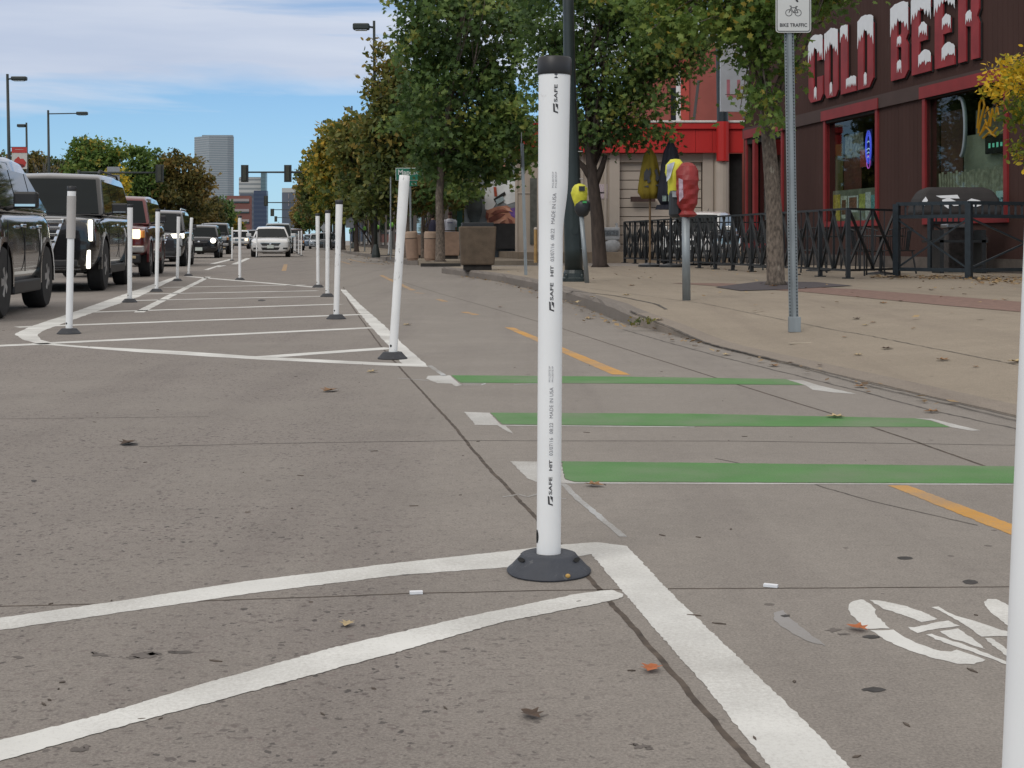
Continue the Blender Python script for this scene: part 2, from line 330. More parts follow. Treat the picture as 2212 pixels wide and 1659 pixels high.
# near sidewalk with a ramped edge
KP = [st(G(*p)) for p in ((2212, 905), (1870, 825), (1573, 757), (1450, 722), (1345, 697), (1280, 672), (1215, 648), (1150, 625), (1080, 609), (996, 596), (950, 589.5))]
KP = [(3.25, 1.0)] + sorted(KP, key=lambda q: q[1])
def kerb_t(s):
    for (t0, s0), (t1, s1) in zip(KP, KP[1:]):
        if s <= s1: u = (s - s0) / (s1 - s0); return t0 + (t1 - t0) * u
    return KP[-1][0]
SEND = KP[-1][1] + 0.3
def kerb_h(s): return 0.012 + 0.138 * min(1, max(0, (s - 10.2) / 3.2))
def walk_h(t, s):
    o = max(0, t - kerb_t(s)); h0 = kerb_h(s); return h0 + (0.15 - h0) * min(1, o / 2.4)
ss = [1 + i * 0.5 for i in range(int((SEND - 1) / 0.5))] + [SEND]
offs = [0.0, 0.15, 0.5, 1.0, 1.6, 2.4, 4, 7, 11, 18]
def kerb_round(s, o):                              # rounded corner where the side street starts
    d = SEND - s; r = 0.6
    return o + (r - math.sqrt(max(0, r * r - (r - d) ** 2)) if d < r else 0)
ss += [SEND - 0.6 + 0.6 * math.sin(R(a)) for a in range(0, 90, 10)]; ss = sorted(set(round(x, 3) for x in ss))
mb = MB(); vs = []; fs = []
for s_ in ss:
    for o in offs[1:]:
        t_ = kerb_t(s_) + kerb_round(s_, o); h = walk_h(kerb_t(s_) + o, s_) ; vs.append(S(t_, s_, h))
n = len(offs) - 1
for i in range(len(ss) - 1):
    for k in range(n - 1): fs.append((i * n + k, i * n + k + 1, (i + 1) * n + k + 1, (i + 1) * n + k))
mb.add(vs, fs); tag(mb.build('sidewalk', M_walk), kind='structure')
mb = MB(); vs = []; fs = []
for s_ in ss:
    k0 = kerb_t(s_) + kerb_round(s_, 0); h = kerb_h(s_)
    jit = 0.008 * math.sin(s_ * 5.1) + 0.006 * math.sin(s_ * 13.7)
    for (a, b) in ((0.0 - jit, -0.01), (0.0 - jit, h * 0.75), (0.03 + jit, h), (0.153, walk_h(kerb_t(s_) + 0.15, s_) + 0.002), (0.153, -0.01)): vs.append(S(k0 + a, s_, b))
fs2 = []
for i in range(len(ss) - 1):
    for k in range(4): (fs2 if ss[i] < 12.4 else fs).append((i * 5 + k, i * 5 + k + 1, (i + 1) * 5 + k + 1, (i + 1) * 5 + k))
tag(MB().add(vs, fs2).build('gutter_apron', M_gutter), kind='structure')
mb.add(vs, fs)
mb.box(S(10 + KP[-1][0] + 1.2, SEND + 0.05, 0.07), (20, 0.12, 0.158), TH)
tag(mb.build('kerb', M_kerb), kind='structure')
# far side of the side street
FS = 43.6
tag(MB().prism([S(3.85, FS + 0.6), S(4.6, FS), S(7.6, FS), S(7.6, 190), S(2.9, 190), S(3.3, 85), S(3.6, 61)], (0, 0, 0.15)).build('sidewalk_far', M_walk), kind='structure')
tag(MB().prism([S(7.62, 47.5), S(30, 47.5), S(30, 120), S(7.62, 120)], (0, 0, 0.38)).build('plinth_paving', mat('tan_paving', (0.30, 0.235, 0.17), 0.9, var=0.15, scale=3)), kind='structure')
tag(MB().prism([S(3.55, FS + 1.0), S(3.83, FS + 0.62), S(3.58, 61), S(3.28, 85), S(2.88, 190), S(2.72, 190), S(3.1, 85), S(3.42, 61)], (0, 0, 0.145)).build('kerb_far', M_kerb), kind='structure')
tag(MB().prism([S(-200, 40), S(-16.5, 40), S(-16.5, 900), S(-200, 900)], (0, 0, 0.14)).build('sidewalk_left', M_walk), kind='structure')
tag(MB().face([S(-400, 45, 0.16), S(-22, 45, 0.16), S(-22, 900, 0.16), S(-400, 900, 0.16)]).build('verge', mat('dry_grass', (0.10, 0.10, 0.045), 0.95, var=0.3, scale=0.6)), kind='structure')
# ------------------------------------------------------------------ painted markings
def dens(pts, step):
    out = []
    for i in range(len(pts)):
        a, b = Vector(pts[i]), Vector(pts[(i + 1) % len(pts)]); k = max(1, int((b - a).length / step))
        for j in range(min(k, 400)): out.append(a.lerp(b, j / k))
    return out
def marking(name, polys, m, z=0.004, jit=0.0030, step=0.0045, ground=None):
    mb = MB(); z = z * 0.22 if not ground else z; jit *= 0.75
    for poly in polys:
        P = [(ground or G)(x, y) for x, y in poly]; P = dens(P, max(step, P[0].y * 0.004))
        P = [Vector((p.x + rng.uniform(-jit, jit), p.y + rng.uniform(-jit, jit), z + (walk_h(*st(p)) if ground else 0))) for p in P]
        mb.face(P)
    o = mb.build(name, m, fix=False)
    for pl in o.data.polygons:
        if pl.normal.z < 0: pl.flip()
    return tag(o, kind='structure')
def strip(pts, w, taper=None):                    # stroke of ground width w (m) along photo points
    P = [G(x, y) for x, y in pts]; a = []; b = []
    for i, p in enumerate(P):
        d = (P[min(i + 1, len(P) - 1)] - P[max(i - 1, 0)]).normalized(); nn = Vector((-d.y, d.x, 0)) * w / 2
        a.append(p + nn); b.append(p - nn)
    return a + b[::-1]
def strokes(name, lines, m, z=0.004, jit=0.003, step=0.02, zf=None):
    mb = MB(); z = z * 0.22 if not zf else z; jit *= 0.6
    for pts, w in lines:
        P0 = [(p if isinstance(p, Vector) else G(*p)) for p in pts]
        P = []
        for i in range(len(P0) - 1):
            k = max(1, int((P0[i + 1] - P0[i]).length / max(step, P0[i].y * 0.006)));
            P += [P0[i].lerp(P0[i + 1], j / k) for j in range(min(k, 600))]
        P.append(P0[-1]); vs = []; fs = []; wob = 0
        for i, p in enumerate(P):
            d = (P[min(i + 1, len(P) - 1)] - P[max(i - 1, 0)]).normalized(); nn = Vector((-d.y, d.x, 0))
            wob = wob * 0.6 + rng.uniform(-jit, jit)
            for sg in (1, -1):
                q = p + nn * (sg * w / 2 + wob + rng.uniform(-jit, jit) * 0.5); q.z = z + (zf(q) if zf else 0); vs.append(q)
        for i in range(len(P) - 1): fs.append((2 * i, 2 * i + 1, 2 * i + 3, 2 * i + 2))
        mb.add(vs, fs)
    o = mb.build(name, m, fix=False)
    for pl in o.data.polygons:
        if pl.normal.z < 0: pl.flip()
    return tag(o, kind='structure')
# joints first (lowest sheet)
strokes('tar_joint', [([(1720, 1760), (1630, 1659), (1530, 1545), (1440, 1440), (1340, 1325), (1270, 1245), (1225, 1190), (1135, 1095), (1045, 1000), (980, 920), (920, 855), (860, 790), (822, 747), (780, 690), (752, 650), (742, 620)], 0.013)], M_joint, 0.002, jit=0.0025)
strokes('slab_joint', [([(-300, 1318), (0, 1310), (300, 1303), (620, 1292), (900, 1282), (1180, 1276), (1450, 1272), (2190, 1268), (2500, 1267)], 0.007),
    ([(2400, 1095), (2150, 1015), (1980, 955), (1800, 895), (1600, 833), (1400, 770), (1215, 710), (1050, 662), (950, 634), (860, 606)], 0.014)], M_joint, 0.002, jit=0.002)
strokes('slab_seam', [([(300, 965), (640, 957), (1000, 952), (1600, 953), (2212, 962)], 0.012),
    ([(1545, 990), (1660, 1015), (1760, 1047), (1880, 1082), (2110, 1135)], 0.009), ([(1215, 640), (1400, 662)], 0.02),
    ([(0, 905), (450, 900)], 0.008)], M_seam, 0.002, jit=0.004)
strokes('gutter_seam', [([(2400, 985), (2193, 926), (2020, 888), (1868, 848), (1700, 806), (1560, 772), (1450, 742), (1345, 712)], 0.02)], M_seam, 0.002, jit=0.008)
M_w = M_white
marking('road_marking', [[(0 - 260, 1376), (0, 1335), (250, 1300), (540, 1255), (870, 1215), (1100, 1190), (1210, 1177), (1290, 1172), (1355, 1180), (1438, 1270), (1520, 1349), (1600, 1425), (1720, 1540), (1838, 1659), (1990, 1810), (1800, 1810), (1665, 1659), (1600, 1580), (1530, 1490), (1450, 1400), (1345, 1278), (1278, 1198), (1100, 1226), (870, 1242), (560, 1280), (300, 1318), (0, 1362), (-260, 1408)]], M_w)
marking('road_marking', [[(-260, 1668), (0, 1600), (200, 1550), (450, 1475), (720, 1400), (1000, 1335), (1250, 1283), (1320, 1275), (1345, 1284), (1345, 1292), (1290, 1305), (1080, 1346), (850, 1412), (560, 1490), (300, 1560), (0, 1645), (-260, 1720)]], M_w, z=0.006)
strokes('spray_marking', [([(1215, 1045), (1262, 1088), (1345, 1160)], 0.020), ([(1088, 1074), (1120, 1068), (1140, 1074), (1165, 1066), (1185, 1075), (1222, 1078)], 0.012)], M_spray, 0.004, jit=0.004)
bars = [[(1212, 997), (2212, 1008), (2420, 1011), (2420, 1048), (2212, 1045), (1240, 1041), (1222, 1036)],
        [(1060, 892), (1500, 894), (1975, 904), (2010, 909), (2052, 923), (1500, 921), (1085, 917)],
        [(975, 811), (1350, 814), (1695, 819), (1738, 832), (1400, 829), (995, 827)]]
for b in bars: marking('green_bar', [b], M_green, z=0.006, jit=0.004)
marking('bar_edging', [[(1103, 997), (1211, 998), (1221, 1037), (1240, 1042), (2300, 1046), (2300, 1048), (1240, 1045), (1160, 1042), (1138, 1033)]], M_whitew)
marking('bar_edging', [[(1003, 890), (1057, 892), (1082, 918), (1500, 922), (1500, 923.5), (1092, 920), (1110, 938), (1092, 930), (1075, 919), (1027, 918)], [(1978, 904), (2012, 905), (2118, 930), (2100, 931), (2054, 923), (2012, 908)]], M_whitew)
marking('bar_edging', [[(925, 812), (972, 811), (992, 829), (1000, 832), (985, 835), (975, 829), (945, 828), (920, 818)], [(1700, 820), (1735, 822), (1770, 833), (1850, 851), (1800, 848), (1755, 842), (1740, 833)]], M_whitew)
strokes('spray_marking', [([(928, 790), (960, 812)], 0.03), ([(1000, 828), (1050, 828), (1040, 832), (990, 832)], 0.015), ([(1110, 831), (1160, 829)], 0.015), ([(860, 817), (925, 822)], 0.012)], M_spray, 0.004, jit=0.006)
marking('yellow_dash', [[(1090, 707), (1110, 708), (1362, 810), (1322, 809)]], M_yellow, jit=0.004)
marking('yellow_dash', [[(1918, 1049), (1962, 1049), (2200, 1138), (2330, 1186), (2290, 1190), (2190, 1158)]], M_yellow, jit=0.004)
strokes('yellow_dash', [([(823, 594.6), (858, 611), (893, 627)], 0.09), ([(945, 646), (962, 651.5)], 0.08), ([(1003, 674), (1028, 680)], 0.08), ([(737, 565), (757, 570.5)], 0.09), ([(617, 571), (613, 585)], 0.12), ([(897, 632), (914, 634)], 0.08), ([(752, 560), (790, 568), (828, 571)], 0.1)], M_yelloww, 0.004, jit=0.008)
# hatched buffer island
LW = [[(380, 597), (384, 600), (300, 641), (160, 690), (92, 715), (80, 724), (88, 734), (120, 743), (180, 748), (400, 759), (536, 769), (815, 783), (868, 785), (845, 752), (800, 705), (765, 662), (735, 625), (747, 626), (775, 655), (830, 703), (870, 743), (926, 793), (815, 789), (536, 775.5), (300, 761), (90, 744), (52, 735), (31, 722), (64, 706), (141, 680.5), (270, 635)]]
marking('road_marking', LW, M_w, jit=0.008)
strokes('road_marking', [([(a, b), (c, d)], w) for a, b, c, d, w in (
    (76, 743, 806, 708, 0.17), (36, 707, 781, 679.5, 0.17), (184, 675, 735, 657, 0.17), (257, 650, 703, 640, 0.17), (296, 635.5, 686, 628, 0.17), (352, 621, 660, 615.5, 0.15),
    (540, 773.6, 845, 752, 0.17), (-120, 752, 110, 742.5, 0.17), (300, 675, 370, 638, 0.11), (370, 638, 450, 598, 0.11), (403, 597, 695, 621.5, 0.18), (459, 570, 500, 560, 0.2), (506, 571, 536, 558, 0.2),
    (445, 583, 476, 573, 0.12), (470, 577, 486, 573, 0.1))], M_white, 0.0065, jit=0.006)
def b6(x, y): return (CX * 0 + (2650 + x / 3.6026) * 0.67770, (1850 + y / 3.6026) * 0.67770)
bike = [[(375, 228), (340, 222), (250, 240), (205, 275), (196, 320), (215, 380), (300, 475), (400, 560), (670, 556), (560, 450), (505, 390), (520, 340), (440, 270)],
        [(448, 228), (600, 240), (860, 300), (1040, 360), (1228, 448), (1040, 482), (850, 410), (600, 330), (500, 270)],
        [(455, 578), (705, 572), (880, 680), (1100, 770), (1250, 812), (1370, 825), (1440, 802), (1770, 915), (1740, 940), (1620, 965), (1450, 960), (1200, 905), (900, 810), (640, 700)],
        [(870, 536), (950, 545), (1330, 462), (1465, 522), (1060, 590), (1000, 612), (900, 570)],
        [(1240, 587), (1450, 558), (1640, 680), (1770, 800), (1500, 705), (1350, 665)],
        [(1078, 624), (1150, 618), (1400, 700), (1700, 810), (2040, 950), (2200, 1010), (2190, 1040), (1800, 890), (1450, 770), (1200, 680)],
        [(1140, 312), (1240, 305), (1300, 355), (1440, 412), (1600, 455), (2060, 605), (2250, 640), (2200, 650), (1900, 640), (1720, 648), (1600, 560), (1390, 430), (1280, 365)],
        [(1755, 665), (1840, 668), (2030, 800), (2200, 930), (2100, 930), (1900, 790)],
        [(1745, 250), (1800, 220), (1890, 218), (2060, 300), (2300, 430), (2300, 560), (2050, 540), (1850, 390), (1770, 310)]]
marking('bike_lane_symbol', [[b6(*p) for p in q] for q in bike], M_w, jit=0.003)
marking('spray_marking', [[(1671, 1325), (1690, 1318), (1700, 1330), (1735, 1358), (1785, 1396), (1740, 1385), (1690, 1355), (1672, 1340)]], paint('grey_wash', (0.30, 0.29, 0.285), 0.55), z=0.0035, jit=0.003)
# cores, spots, stains
def blob(cx, cy, rx, ry, n=14, j=0.25):
    return [(cx + rx * math.cos(2 * math.pi * k / n) * rng.uniform(1 - j, 1 + j), cy + ry * math.sin(2 * math.pi * k / n) * rng.uniform(1 - j, 1 + j)) for k in range(n)]
marking('road_stain', [blob(1890, 1490, 25, 5), blob(1955, 1206, 17, 3.5, j=.1), (blob(2096, 1258, 16, 5, j=.1)), blob(1884, 1376, 18, 4), blob(1697, 1331, 9, 3), blob(277, 960, 18, 4.5), blob(73, 1039, 7, 2.5), blob(1570, 650 + 5, 6, 1.2), blob(565, 649, 8, 2)], M_stain, z=0.0045, jit=0.002)
marking('road_stain', [blob(x, y, rx * k, ry * k, 22, .5) for x, y, rx, ry in ((310, 1417, 34, 6), (330, 1412, 20, 4), (285, 1421, 14, 3), (215, 1415, 16, 3), (205, 1411, 8, 2), (395, 1410, 22, 3), (372, 1408, 10, 2), (40, 1420, 12, 2.5), (1385, 1613, 16, 5), (1370, 1608, 7, 3), (1402, 1617, 8, 3), (1800, 1361, 14, 4), (1822, 1370, 10, 2), (170, 1620, 16, 5), (185, 1614, 9, 4)) for k in (1,)], M_stain2, z=0.0032, jit=0.003)
marking('red_paver_strip', [[(1560, 612), (1845, 625), (2212, 653), (2400, 668), (2400, 693), (2212, 675), (2049, 661), (1736, 631), (1450, 612)]], mat('red_paver', (0.20, 0.125, 0.10), 0.9, var=0.2, scale=14, bump=0.3, bscale=25), ground=lambda x, y: Vector((*G(x, y, 0.15).xy, 0)), z=0.004, jit=0.004)
def gw(x, y): return Vector((*G(x, y, 0.15).xy, 0))
marking('tree_grate', [[(1545, 621), (1640, 609), (1760, 610), (1842, 618), (1700, 626), (1600, 629)]], mat('dark_grate_iron', (0.055, 0.045, 0.05), 0.7, var=0.3, scale=12), ground=gw, z=0.008, jit=0.002)
gz = lambda q: walk_h(*st(q))
def gwp(x, y, z=0.1): return Vector((*G(x, y, z).xy, 0))
strokes('sidewalk_seam', [([gwp(x, y, 0.04) for x, y in ((2330, 925), (2193, 889), (2050, 856), (1874, 818), (1740, 783), (1573, 745), (1450, 712), (1360, 690))], 0.018),
   ([gwp(x, y, 0.13) for x, y in ((1217, 630), (1330, 643), (1420, 662), (1440, 668))], 0.03), ([gwp(x, y, 0.15) for x, y in ((1100, 600), (1400, 640), (1850, 700), (2212, 760))], 0.008),
   ([gwp(x, y, 0.15) for x, y in ((1300, 606), (1900, 604), (2212, 606))], 0.012)], M_seam, 0.003, jit=0.008, zf=gz)
# ------------------------------------------------------------------ delineator posts
M_post = mat('white_plastic', (0.84, 0.85, 0.85), 0.42, var=0.03, scale=5, dirt=((0.42, 0.40, 0.37), 14, 0.66, 0.5))
M_scuff = mat('scuffed_white_plastic', (0.82, 0.82, 0.81), 0.5, var=0.05, scale=5, stretch=(3, 3, 1), dirt=((0.14, 0.13, 0.12), 9, 0.60, 0.75))
M_rub = mat('black_rubber', (0.030, 0.032, 0.038), 0.6, var=0.25, scale=14, dirt=((0.16, 0.15, 0.14), 22, 0.60, 0.5), bump=0.2, bscale=90)
M_rubd = mat('slate_rubber', (0.043, 0.048, 0.060), 0.62, var=0.18, scale=10, dirt=((0.17, 0.17, 0.17), 30, 0.62, 0.5), bump=0.25, bscale=80)
M_cap = mat('black_cap', (0.018, 0.018, 0.02), 0.45, var=0.2, scale=10, dirt=((0.11, 0.11, 0.11), 16, 0.60, 0.5))
M_ink = mat('black_ink', (0.045, 0.045, 0.05), 0.6, var=0.2)
M_inkg = mat('grey_ink', (0.24, 0.24, 0.255), 0.6, var=0.2)
M_hole = mat('dark_hole', (0.008, 0.008, 0.008), 0.9, var=0.1)
def tube_r(z):
    if z < 0.78: return 0.0285
    if z < 0.92: return 0.0285 + 0.0068 * (0.5 - 0.5 * math.cos(math.pi * (z - 0.78) / 0.14))
    return 0.0353 + 0.0020 * min(1, (z - 0.92) / 0.2)
def tube_off(z, near): return (tube_r(z) - 0.0285) * (0.72 if near else 0.0)
def post(label, bx, by, tx, ty, cap=True, scuff=False, bloc=None, hgt=None, lean=None, thin=False, sub='row', text=False, group='white delineator posts of the bike lane'):
    P = bloc if bloc is not None else G(bx, by)
    ppm = F / P.y; h = hgt or (by - ty) / ppm; ang = lean if lean is not None else math.atan((tx - bx) / (by - ty))
    r = thing('delineator_post', label, 'delineator post', P, 0, group)
    near = P.y < 8
    k = h / 1.20; n = 40 if near else 20
    zs = [0.040, 0.047, 0.056, 0.30, 0.6, 0.76] + [0.78 + 0.14 * i / 12 for i in range(13)] + [1.0, 1.15]
    prof = []
    for z in zs:
        rr = (tube_r(z) if near else 0.0285 + (tube_r(z) - 0.0285) * 0.75) if not thin else 0.0285
        prof.append((rr, z * k))
    top = h - (0.006 if cap else 0); rt = prof[-1][0]; prof += [(rt, top - 0.004), (rt - 0.003, top)]
    tm = MB().lathe(prof, n=n); tm.v = [(x + tube_off(z / k, near and not thin), y, z) for x, y, z in tm.v]; t = tm.build('tube', M_scuff if scuff else M_post, r, smooth=True); autosmooth(t, 50)
    t.rotation_euler = (0, ang, 0)
    if cap:
        c = MB().lathe([(rt + 0.0015, h - 0.042), (rt + 0.003, h - 0.038), (rt + 0.003, h - 0.004), (rt, h), (0.01, h + 0.001)], c=(tube_off(1.2, near and not thin), 0, 0), n=n).build('cap', M_cap, r); autosmooth(c, 40); c.rotation_euler = (0, ang, 0)
    wob = (lambda a, z: 1 + 0.012 * math.sin(a * 3 + 1) + 0.008 * math.sin(a * 7)) if near else None
    b = MB().lathe([(0.098, 0.001), (0.0995, 0.004), (0.0975, 0.008), (0.090, 0.014), (0.066, 0.040), (0.0635, 0.044), (0.058, 0.046), (0.036, 0.048), (0.030, 0.045)], n=n, wob=wob).build('base', M_rubd if near else M_rub, r); autosmooth(b, 40)
    hm = MB()
    if near:                                       # moulded slots in the base
        for a in (205, 335, 40, 140, 270 + 400):
            if a > 360: continue
            ca, sa = math.cos(R(a)), math.sin(R(a)); c = Vector((ca * 0.0705, sa * 0.0705, 0.0351))
            nrm = Vector((ca * 0.735, sa * 0.735, 0.68)).normalized(); u = Vector((-sa, ca, 0)); w = nrm.cross(u)
            pts = [c + u * (0.017 * math.cos(q) ) + w * (0.0055 * math.sin(q)) + nrm * 0.0012 for q in [2 * math.pi * i / 10 for i in range(10)]]
            MB().prism(pts, nrm * 0.0008).build('slot', M_hole, b)
        MB().ell((0.042, -0.086, 0.012), (0.006, 0.004, 0.005), 8, 6).build('paint_chip', mat('ochre_chip', (0.45, 0.28, 0.08), 0.7, var=0.2), b)
    d = MB(); zz = 0.085 * k
    aa = R(238 if not near else 196); cc = Vector((math.cos(aa), math.sin(aa), 0)); uu = Vector((-math.sin(aa), math.cos(aa), 0))
    pts = [cc * 0.0287 + uu * (0.008 * math.cos(q)) + Vector((0, 0, zz + (0.009 if not near else 0.016) * math.sin(q))) - cc * (0.0287 - math.sqrt(0.0287 ** 2 - (0.008 * math.cos(q)) ** 2)) for q in [2 * math.pi * i / 12 for i in range(12)]]
    d.prism(pts, cc * 0.0008); bh = d.build('bolt_hole', M_hole, r); bh.rotation_euler = (0, ang, 0)
    return r, h, ang, k
fg, h0, a0, k0 = post('nearest central white post with black cap, vertical printed lettering and flared rubber base', 1185, 1236, 1192.2, 124)
def wrap_text(mb, s, size, z0, u0, kx=1.0, bold=0.0, ppm=1.0, shear=0):   # text running up the tube; u0 = offset round the tube
    v, f = text_geo(s, size, bold, 'LEFT', shear)
    vs = []
    for x, y, z in v:
        zz = z0 + x * kx; rr = tube_r(zz / k0) + 0.0007; a = -math.pi / 2 + (u0 - y) / rr
        vs.append((rr * math.cos(a) + tube_off(zz / k0, True), rr * math.sin(a), zz))
    mb.add(vs, f); return z0 + max(x[0] for x in v) * kx
dark = MB(); lite = MB(); ppm = F / fg.location.y
def zph(py): return (1240 - py) / ppm
for base_y in (1092, 676, 252):
    z = zph(base_y); kz = 1.0
    # slanted square emblem with a white wedge
    def em(poly):
        vs = []
        for x, y in poly:
            zz = z + x; rr = tube_r(zz / k0) + 0.0008; a = -math.pi / 2 + (-y - 0.000 + 0.004) / rr; vs.append((rr * math.cos(a) + tube_off(zz / k0, True), rr * math.sin(a), zz))
        dark.face(vs)
    em([(0.0, -0.004), (0.004, -0.004), (0.006, 0.003), (0.022, 0.004), (0.024, 0.008), (0.004, 0.007)])
    em([(0.008, -0.004), (0.021, -0.004), (0.024, 0.002), (0.016, 0.001), (0.015, -0.001)])
    z1 = wrap_text(dark, 'SAFE', 0.0108, z + 0.026, 0.0060, 1.85, 0.0002)
    z2 = wrap_text(dark, 'HIT', 0.0100, z1 + 0.014, 0.0060, 1.60, 0.0003)
    if base_y > 300:
        z3 = wrap_text(lite, '03/07/16', 0.0125, z2 + 0.010, 0.0075, 0.95)
        z4 = wrap_text(lite, '08:22', 0.0125, z3 + 0.009, 0.0075, 0.95)
        z5 = wrap_text(lite if base_y > 1000 else lite, 'MADE IN USA', 0.0125, z4 + 0.010, 0.0075, 0.95)
        for i in range(2): wrap_text(lite, 'M1L2D7Z1P', 0.0058, z5 + 0.012, 0.0015 + i * 0.007 - 0.001, 1.25)
tx = dark.build('printed_lettering', M_ink, fg, fix=False); tx.rotation_euler = (0, a0, 0)
tx = lite.build('printed_lettering', M_inkg, fg, fix=False); tx.rotation_euler = (0, a0, 0)
# second near post, cut by the right edge of the picture
post('white post closest to the camera, cut off by the right edge of the photo', 0, 0, 0, 0, bloc=Vector(((2207.5 - CX) / F * 1.6, 1.6, 0)), hgt=1.2, lean=math.atan(40 / 959.0), thin=True)
post('leaning scuffed white post without a cap at the front right corner of the island', 848, 775, 874, 378, cap=False, scuff=True)
post('scuffed capped white post on the right side of the island, nearest behind the leaning one', 726, 689, 733, 432, scuff=True)
post('white post on the right side of the island, middle of three in a row', 707, 641, 708, 454, scuff=True)
post('farthest of the three white posts on the right side of the island', 687, 621, 686, 461, scuff=True)
post('white post at the rounded front left corner of the island, before the big black SUV', 149, 721, 155, 402)
_r = [o for o in sc.objects if str(o.get('label', '')).startswith('white post at the rounded')][0]; _h = 1.20; _a = math.atan(6 / 319.0)
_b = MB().lathe([(0.0366, 0.80), (0.0372, 0.90), (0.0372, 1.155)], n=20).build('reflective_sleeve', mat('grey_sleeve', (0.44, 0.42, 0.40), .5, var=.05), _r); _b.rotation_euler = (0, _a, 0); autosmooth(_b, 40)
post('second white post along the left line of the island', 280, 653, 281, 441)
post('third white post along the left line of the island, before the red SUV', 338, 630, 341, 451)
post('fourth white post along the left line, before the dark SUV with white lights', 383, 607, 386, 463)
post('tilted white post without a cap at the far left corner of the island', 407, 596, 414, 470, cap=False)
post('white post at the far end line of the island, left of the white sedan', 518, 605, 518, 466)
post('thin distant white post beside the white line before the white SUV', 501, 563, 502, 491, cap=False)
post('thin distant white post standing before the left side of the white sedan', 554, 556, 555, 497)
for i, (x, y, yt) in enumerate(((651, 552.5, 499), (645.5, 549.5, 499.5), (641.5, 546.5, 500.5), (638, 544, 501.5), (635.5, 542.5, 502.5))):
    post(['nearest post of the tight far row right of the white sedan', 'second post of the tight far row right of the white sedan', 'third post of the tight far row right of the white sedan', 'fourth post of the tight far row right of the white sedan', 'farthest post of the tight far row right of the white sedan'][i],
        x, y, x, yt, cap=False, group='far row of posts by the white sedan')
r, *_ = post('short white post on a flat black plate, on the pavement left of the round bins', 0, 0, 0, 0, bloc=at(839.5, 552, 54), hgt=1.0, lean=R(3), cap=False)
MB().box((0, 0, 0.01), (0.75, 0.5, 0.03)).build('base_plate', M_rub, r)
# ------------------------------------------------------------------ cars
def car_paint(name, c, rough=0.22, metal=0.3): return mat(name, c, rough, metal, var=0.04, scale=1.5, coat=1.0)
M_tyre = mat('tyre_rubber', (0.016, 0.016, 0.017), 0.8, var=0.3, scale=12, bump=0.3, bscale=30)
M_rim = mat('alloy_rim', (0.42, 0.43, 0.45), 0.3, 0.8, var=0.1)
M_chrome = mat('chrome', (0.78, 0.79, 0.80), 0.12, 1.0, var=0.03)
M_trim = mat('black_trim', (0.014, 0.014, 0.015), 0.5, var=0.2)
M_cglass = glass('car_glass', (0.018, 0.024, 0.026))
M_wglass = glass('windscreen_glass', (0.008, 0.011, 0.012), rough=0.03)
M_wglass.node_tree.nodes['Principled BSDF'].inputs['Specular IOR Level'].default_value = 0.16
M_lamp = mat('lamp_lens', (0.45, 0.47, 0.48), 0.08, 0.2, var=0.2, scale=20, coat=1)
M_lit = mat('lit_lamp', (1.0, 0.93, 0.75), 0.3, var=0.02, emis=3.5)
M_litw = mat('lit_warm_lamp', (1.0, 0.70, 0.36), 0.3, var=0.05, emis=3.0)
M_plate = mat('licence_plate', (0.55, 0.60, 0.56), 0.5, var=0.15, scale=20)
def wheel(parent, x, y, r, w, side, black=False):
    m = MB().lathe([(r * 0.62, -w / 2), (r * 0.93, -w / 2), (r, -w * 0.36), (r, w * 0.36), (r * 0.93, w / 2), (r * 0.62, w / 2)], n=36, ax='x')
    o = m.build('wheel', M_tyre, parent, loc=(x, y, r)); autosmooth(o, 40)
    rm = MB(); sx = side * (w / 2 - 0.015); rr = r * 0.66
    rm.lathe([(rr, -0.02), (rr, 0.015), (rr * 0.92, 0.012), (rr * 0.86, -0.035)] if side > 0 else [(rr * 0.86, 0.035), (rr * 0.92, -0.012), (rr, -0.015), (rr, 0.02)], c=(sx, 0, 0), n=30, ax='x')
    hub = MB()
    for k in range(5):
        a = 2 * math.pi * k / 5 + 0.3
        for da in (-0.16, 0.16):
            rm.bar((sx + side * 0.012, 0.05 * math.sin(a), 0.05 * math.cos(a)), (sx, rr * 0.92 * math.sin(a + da), rr * 0.92 * math.cos(a + da)), 0.045, 0.02, up=(1, 0, 0))
    rm.lathe([(0.01, side * 0.03), (0.065, side * 0.02), (0.07, -side * 0.01)][::(1 if side < 0 else -1)], c=(sx, 0, 0), n=16, ax='x')
    ri = rm.build('rim', M_rim if not black else M_trim, o)
    MB().lathe([(0.01, -0.004), (rr * 0.9, -0.004), (rr * 0.9, 0.004), (0.01, 0.004)], c=(sx - side * 0.05, 0, 0), n=24, ax='x').build('brake_disc', M_trim, o)
    return o
def arr_loft(mb, rings, cap=True):
    n = len(rings[0]); vs = [p for r in rings for p in r]; fs = []
    for i in range(len(rings) - 1):
        for k in range(n): fs.append((i * n + k, i * n + (k + 1) % n, (i + 1) * n + (k + 1) % n, (i + 1) * n + k))
    if cap: fs.append(tuple(range(n))); fs.append(tuple((len(rings) - 1) * n + k for k in range(n))[::-1])
    return mb.add(vs, fs)
def solid(o):                                       # apply all modifiers
    bpy.context.view_layer.update(); dg = bpy.context.evaluated_depsgraph_get(); me = bpy.data.meshes.new_from_object(o.evaluated_get(dg)); old = o.data; o.modifiers.clear(); o.data = me; me.name = old.name; return o
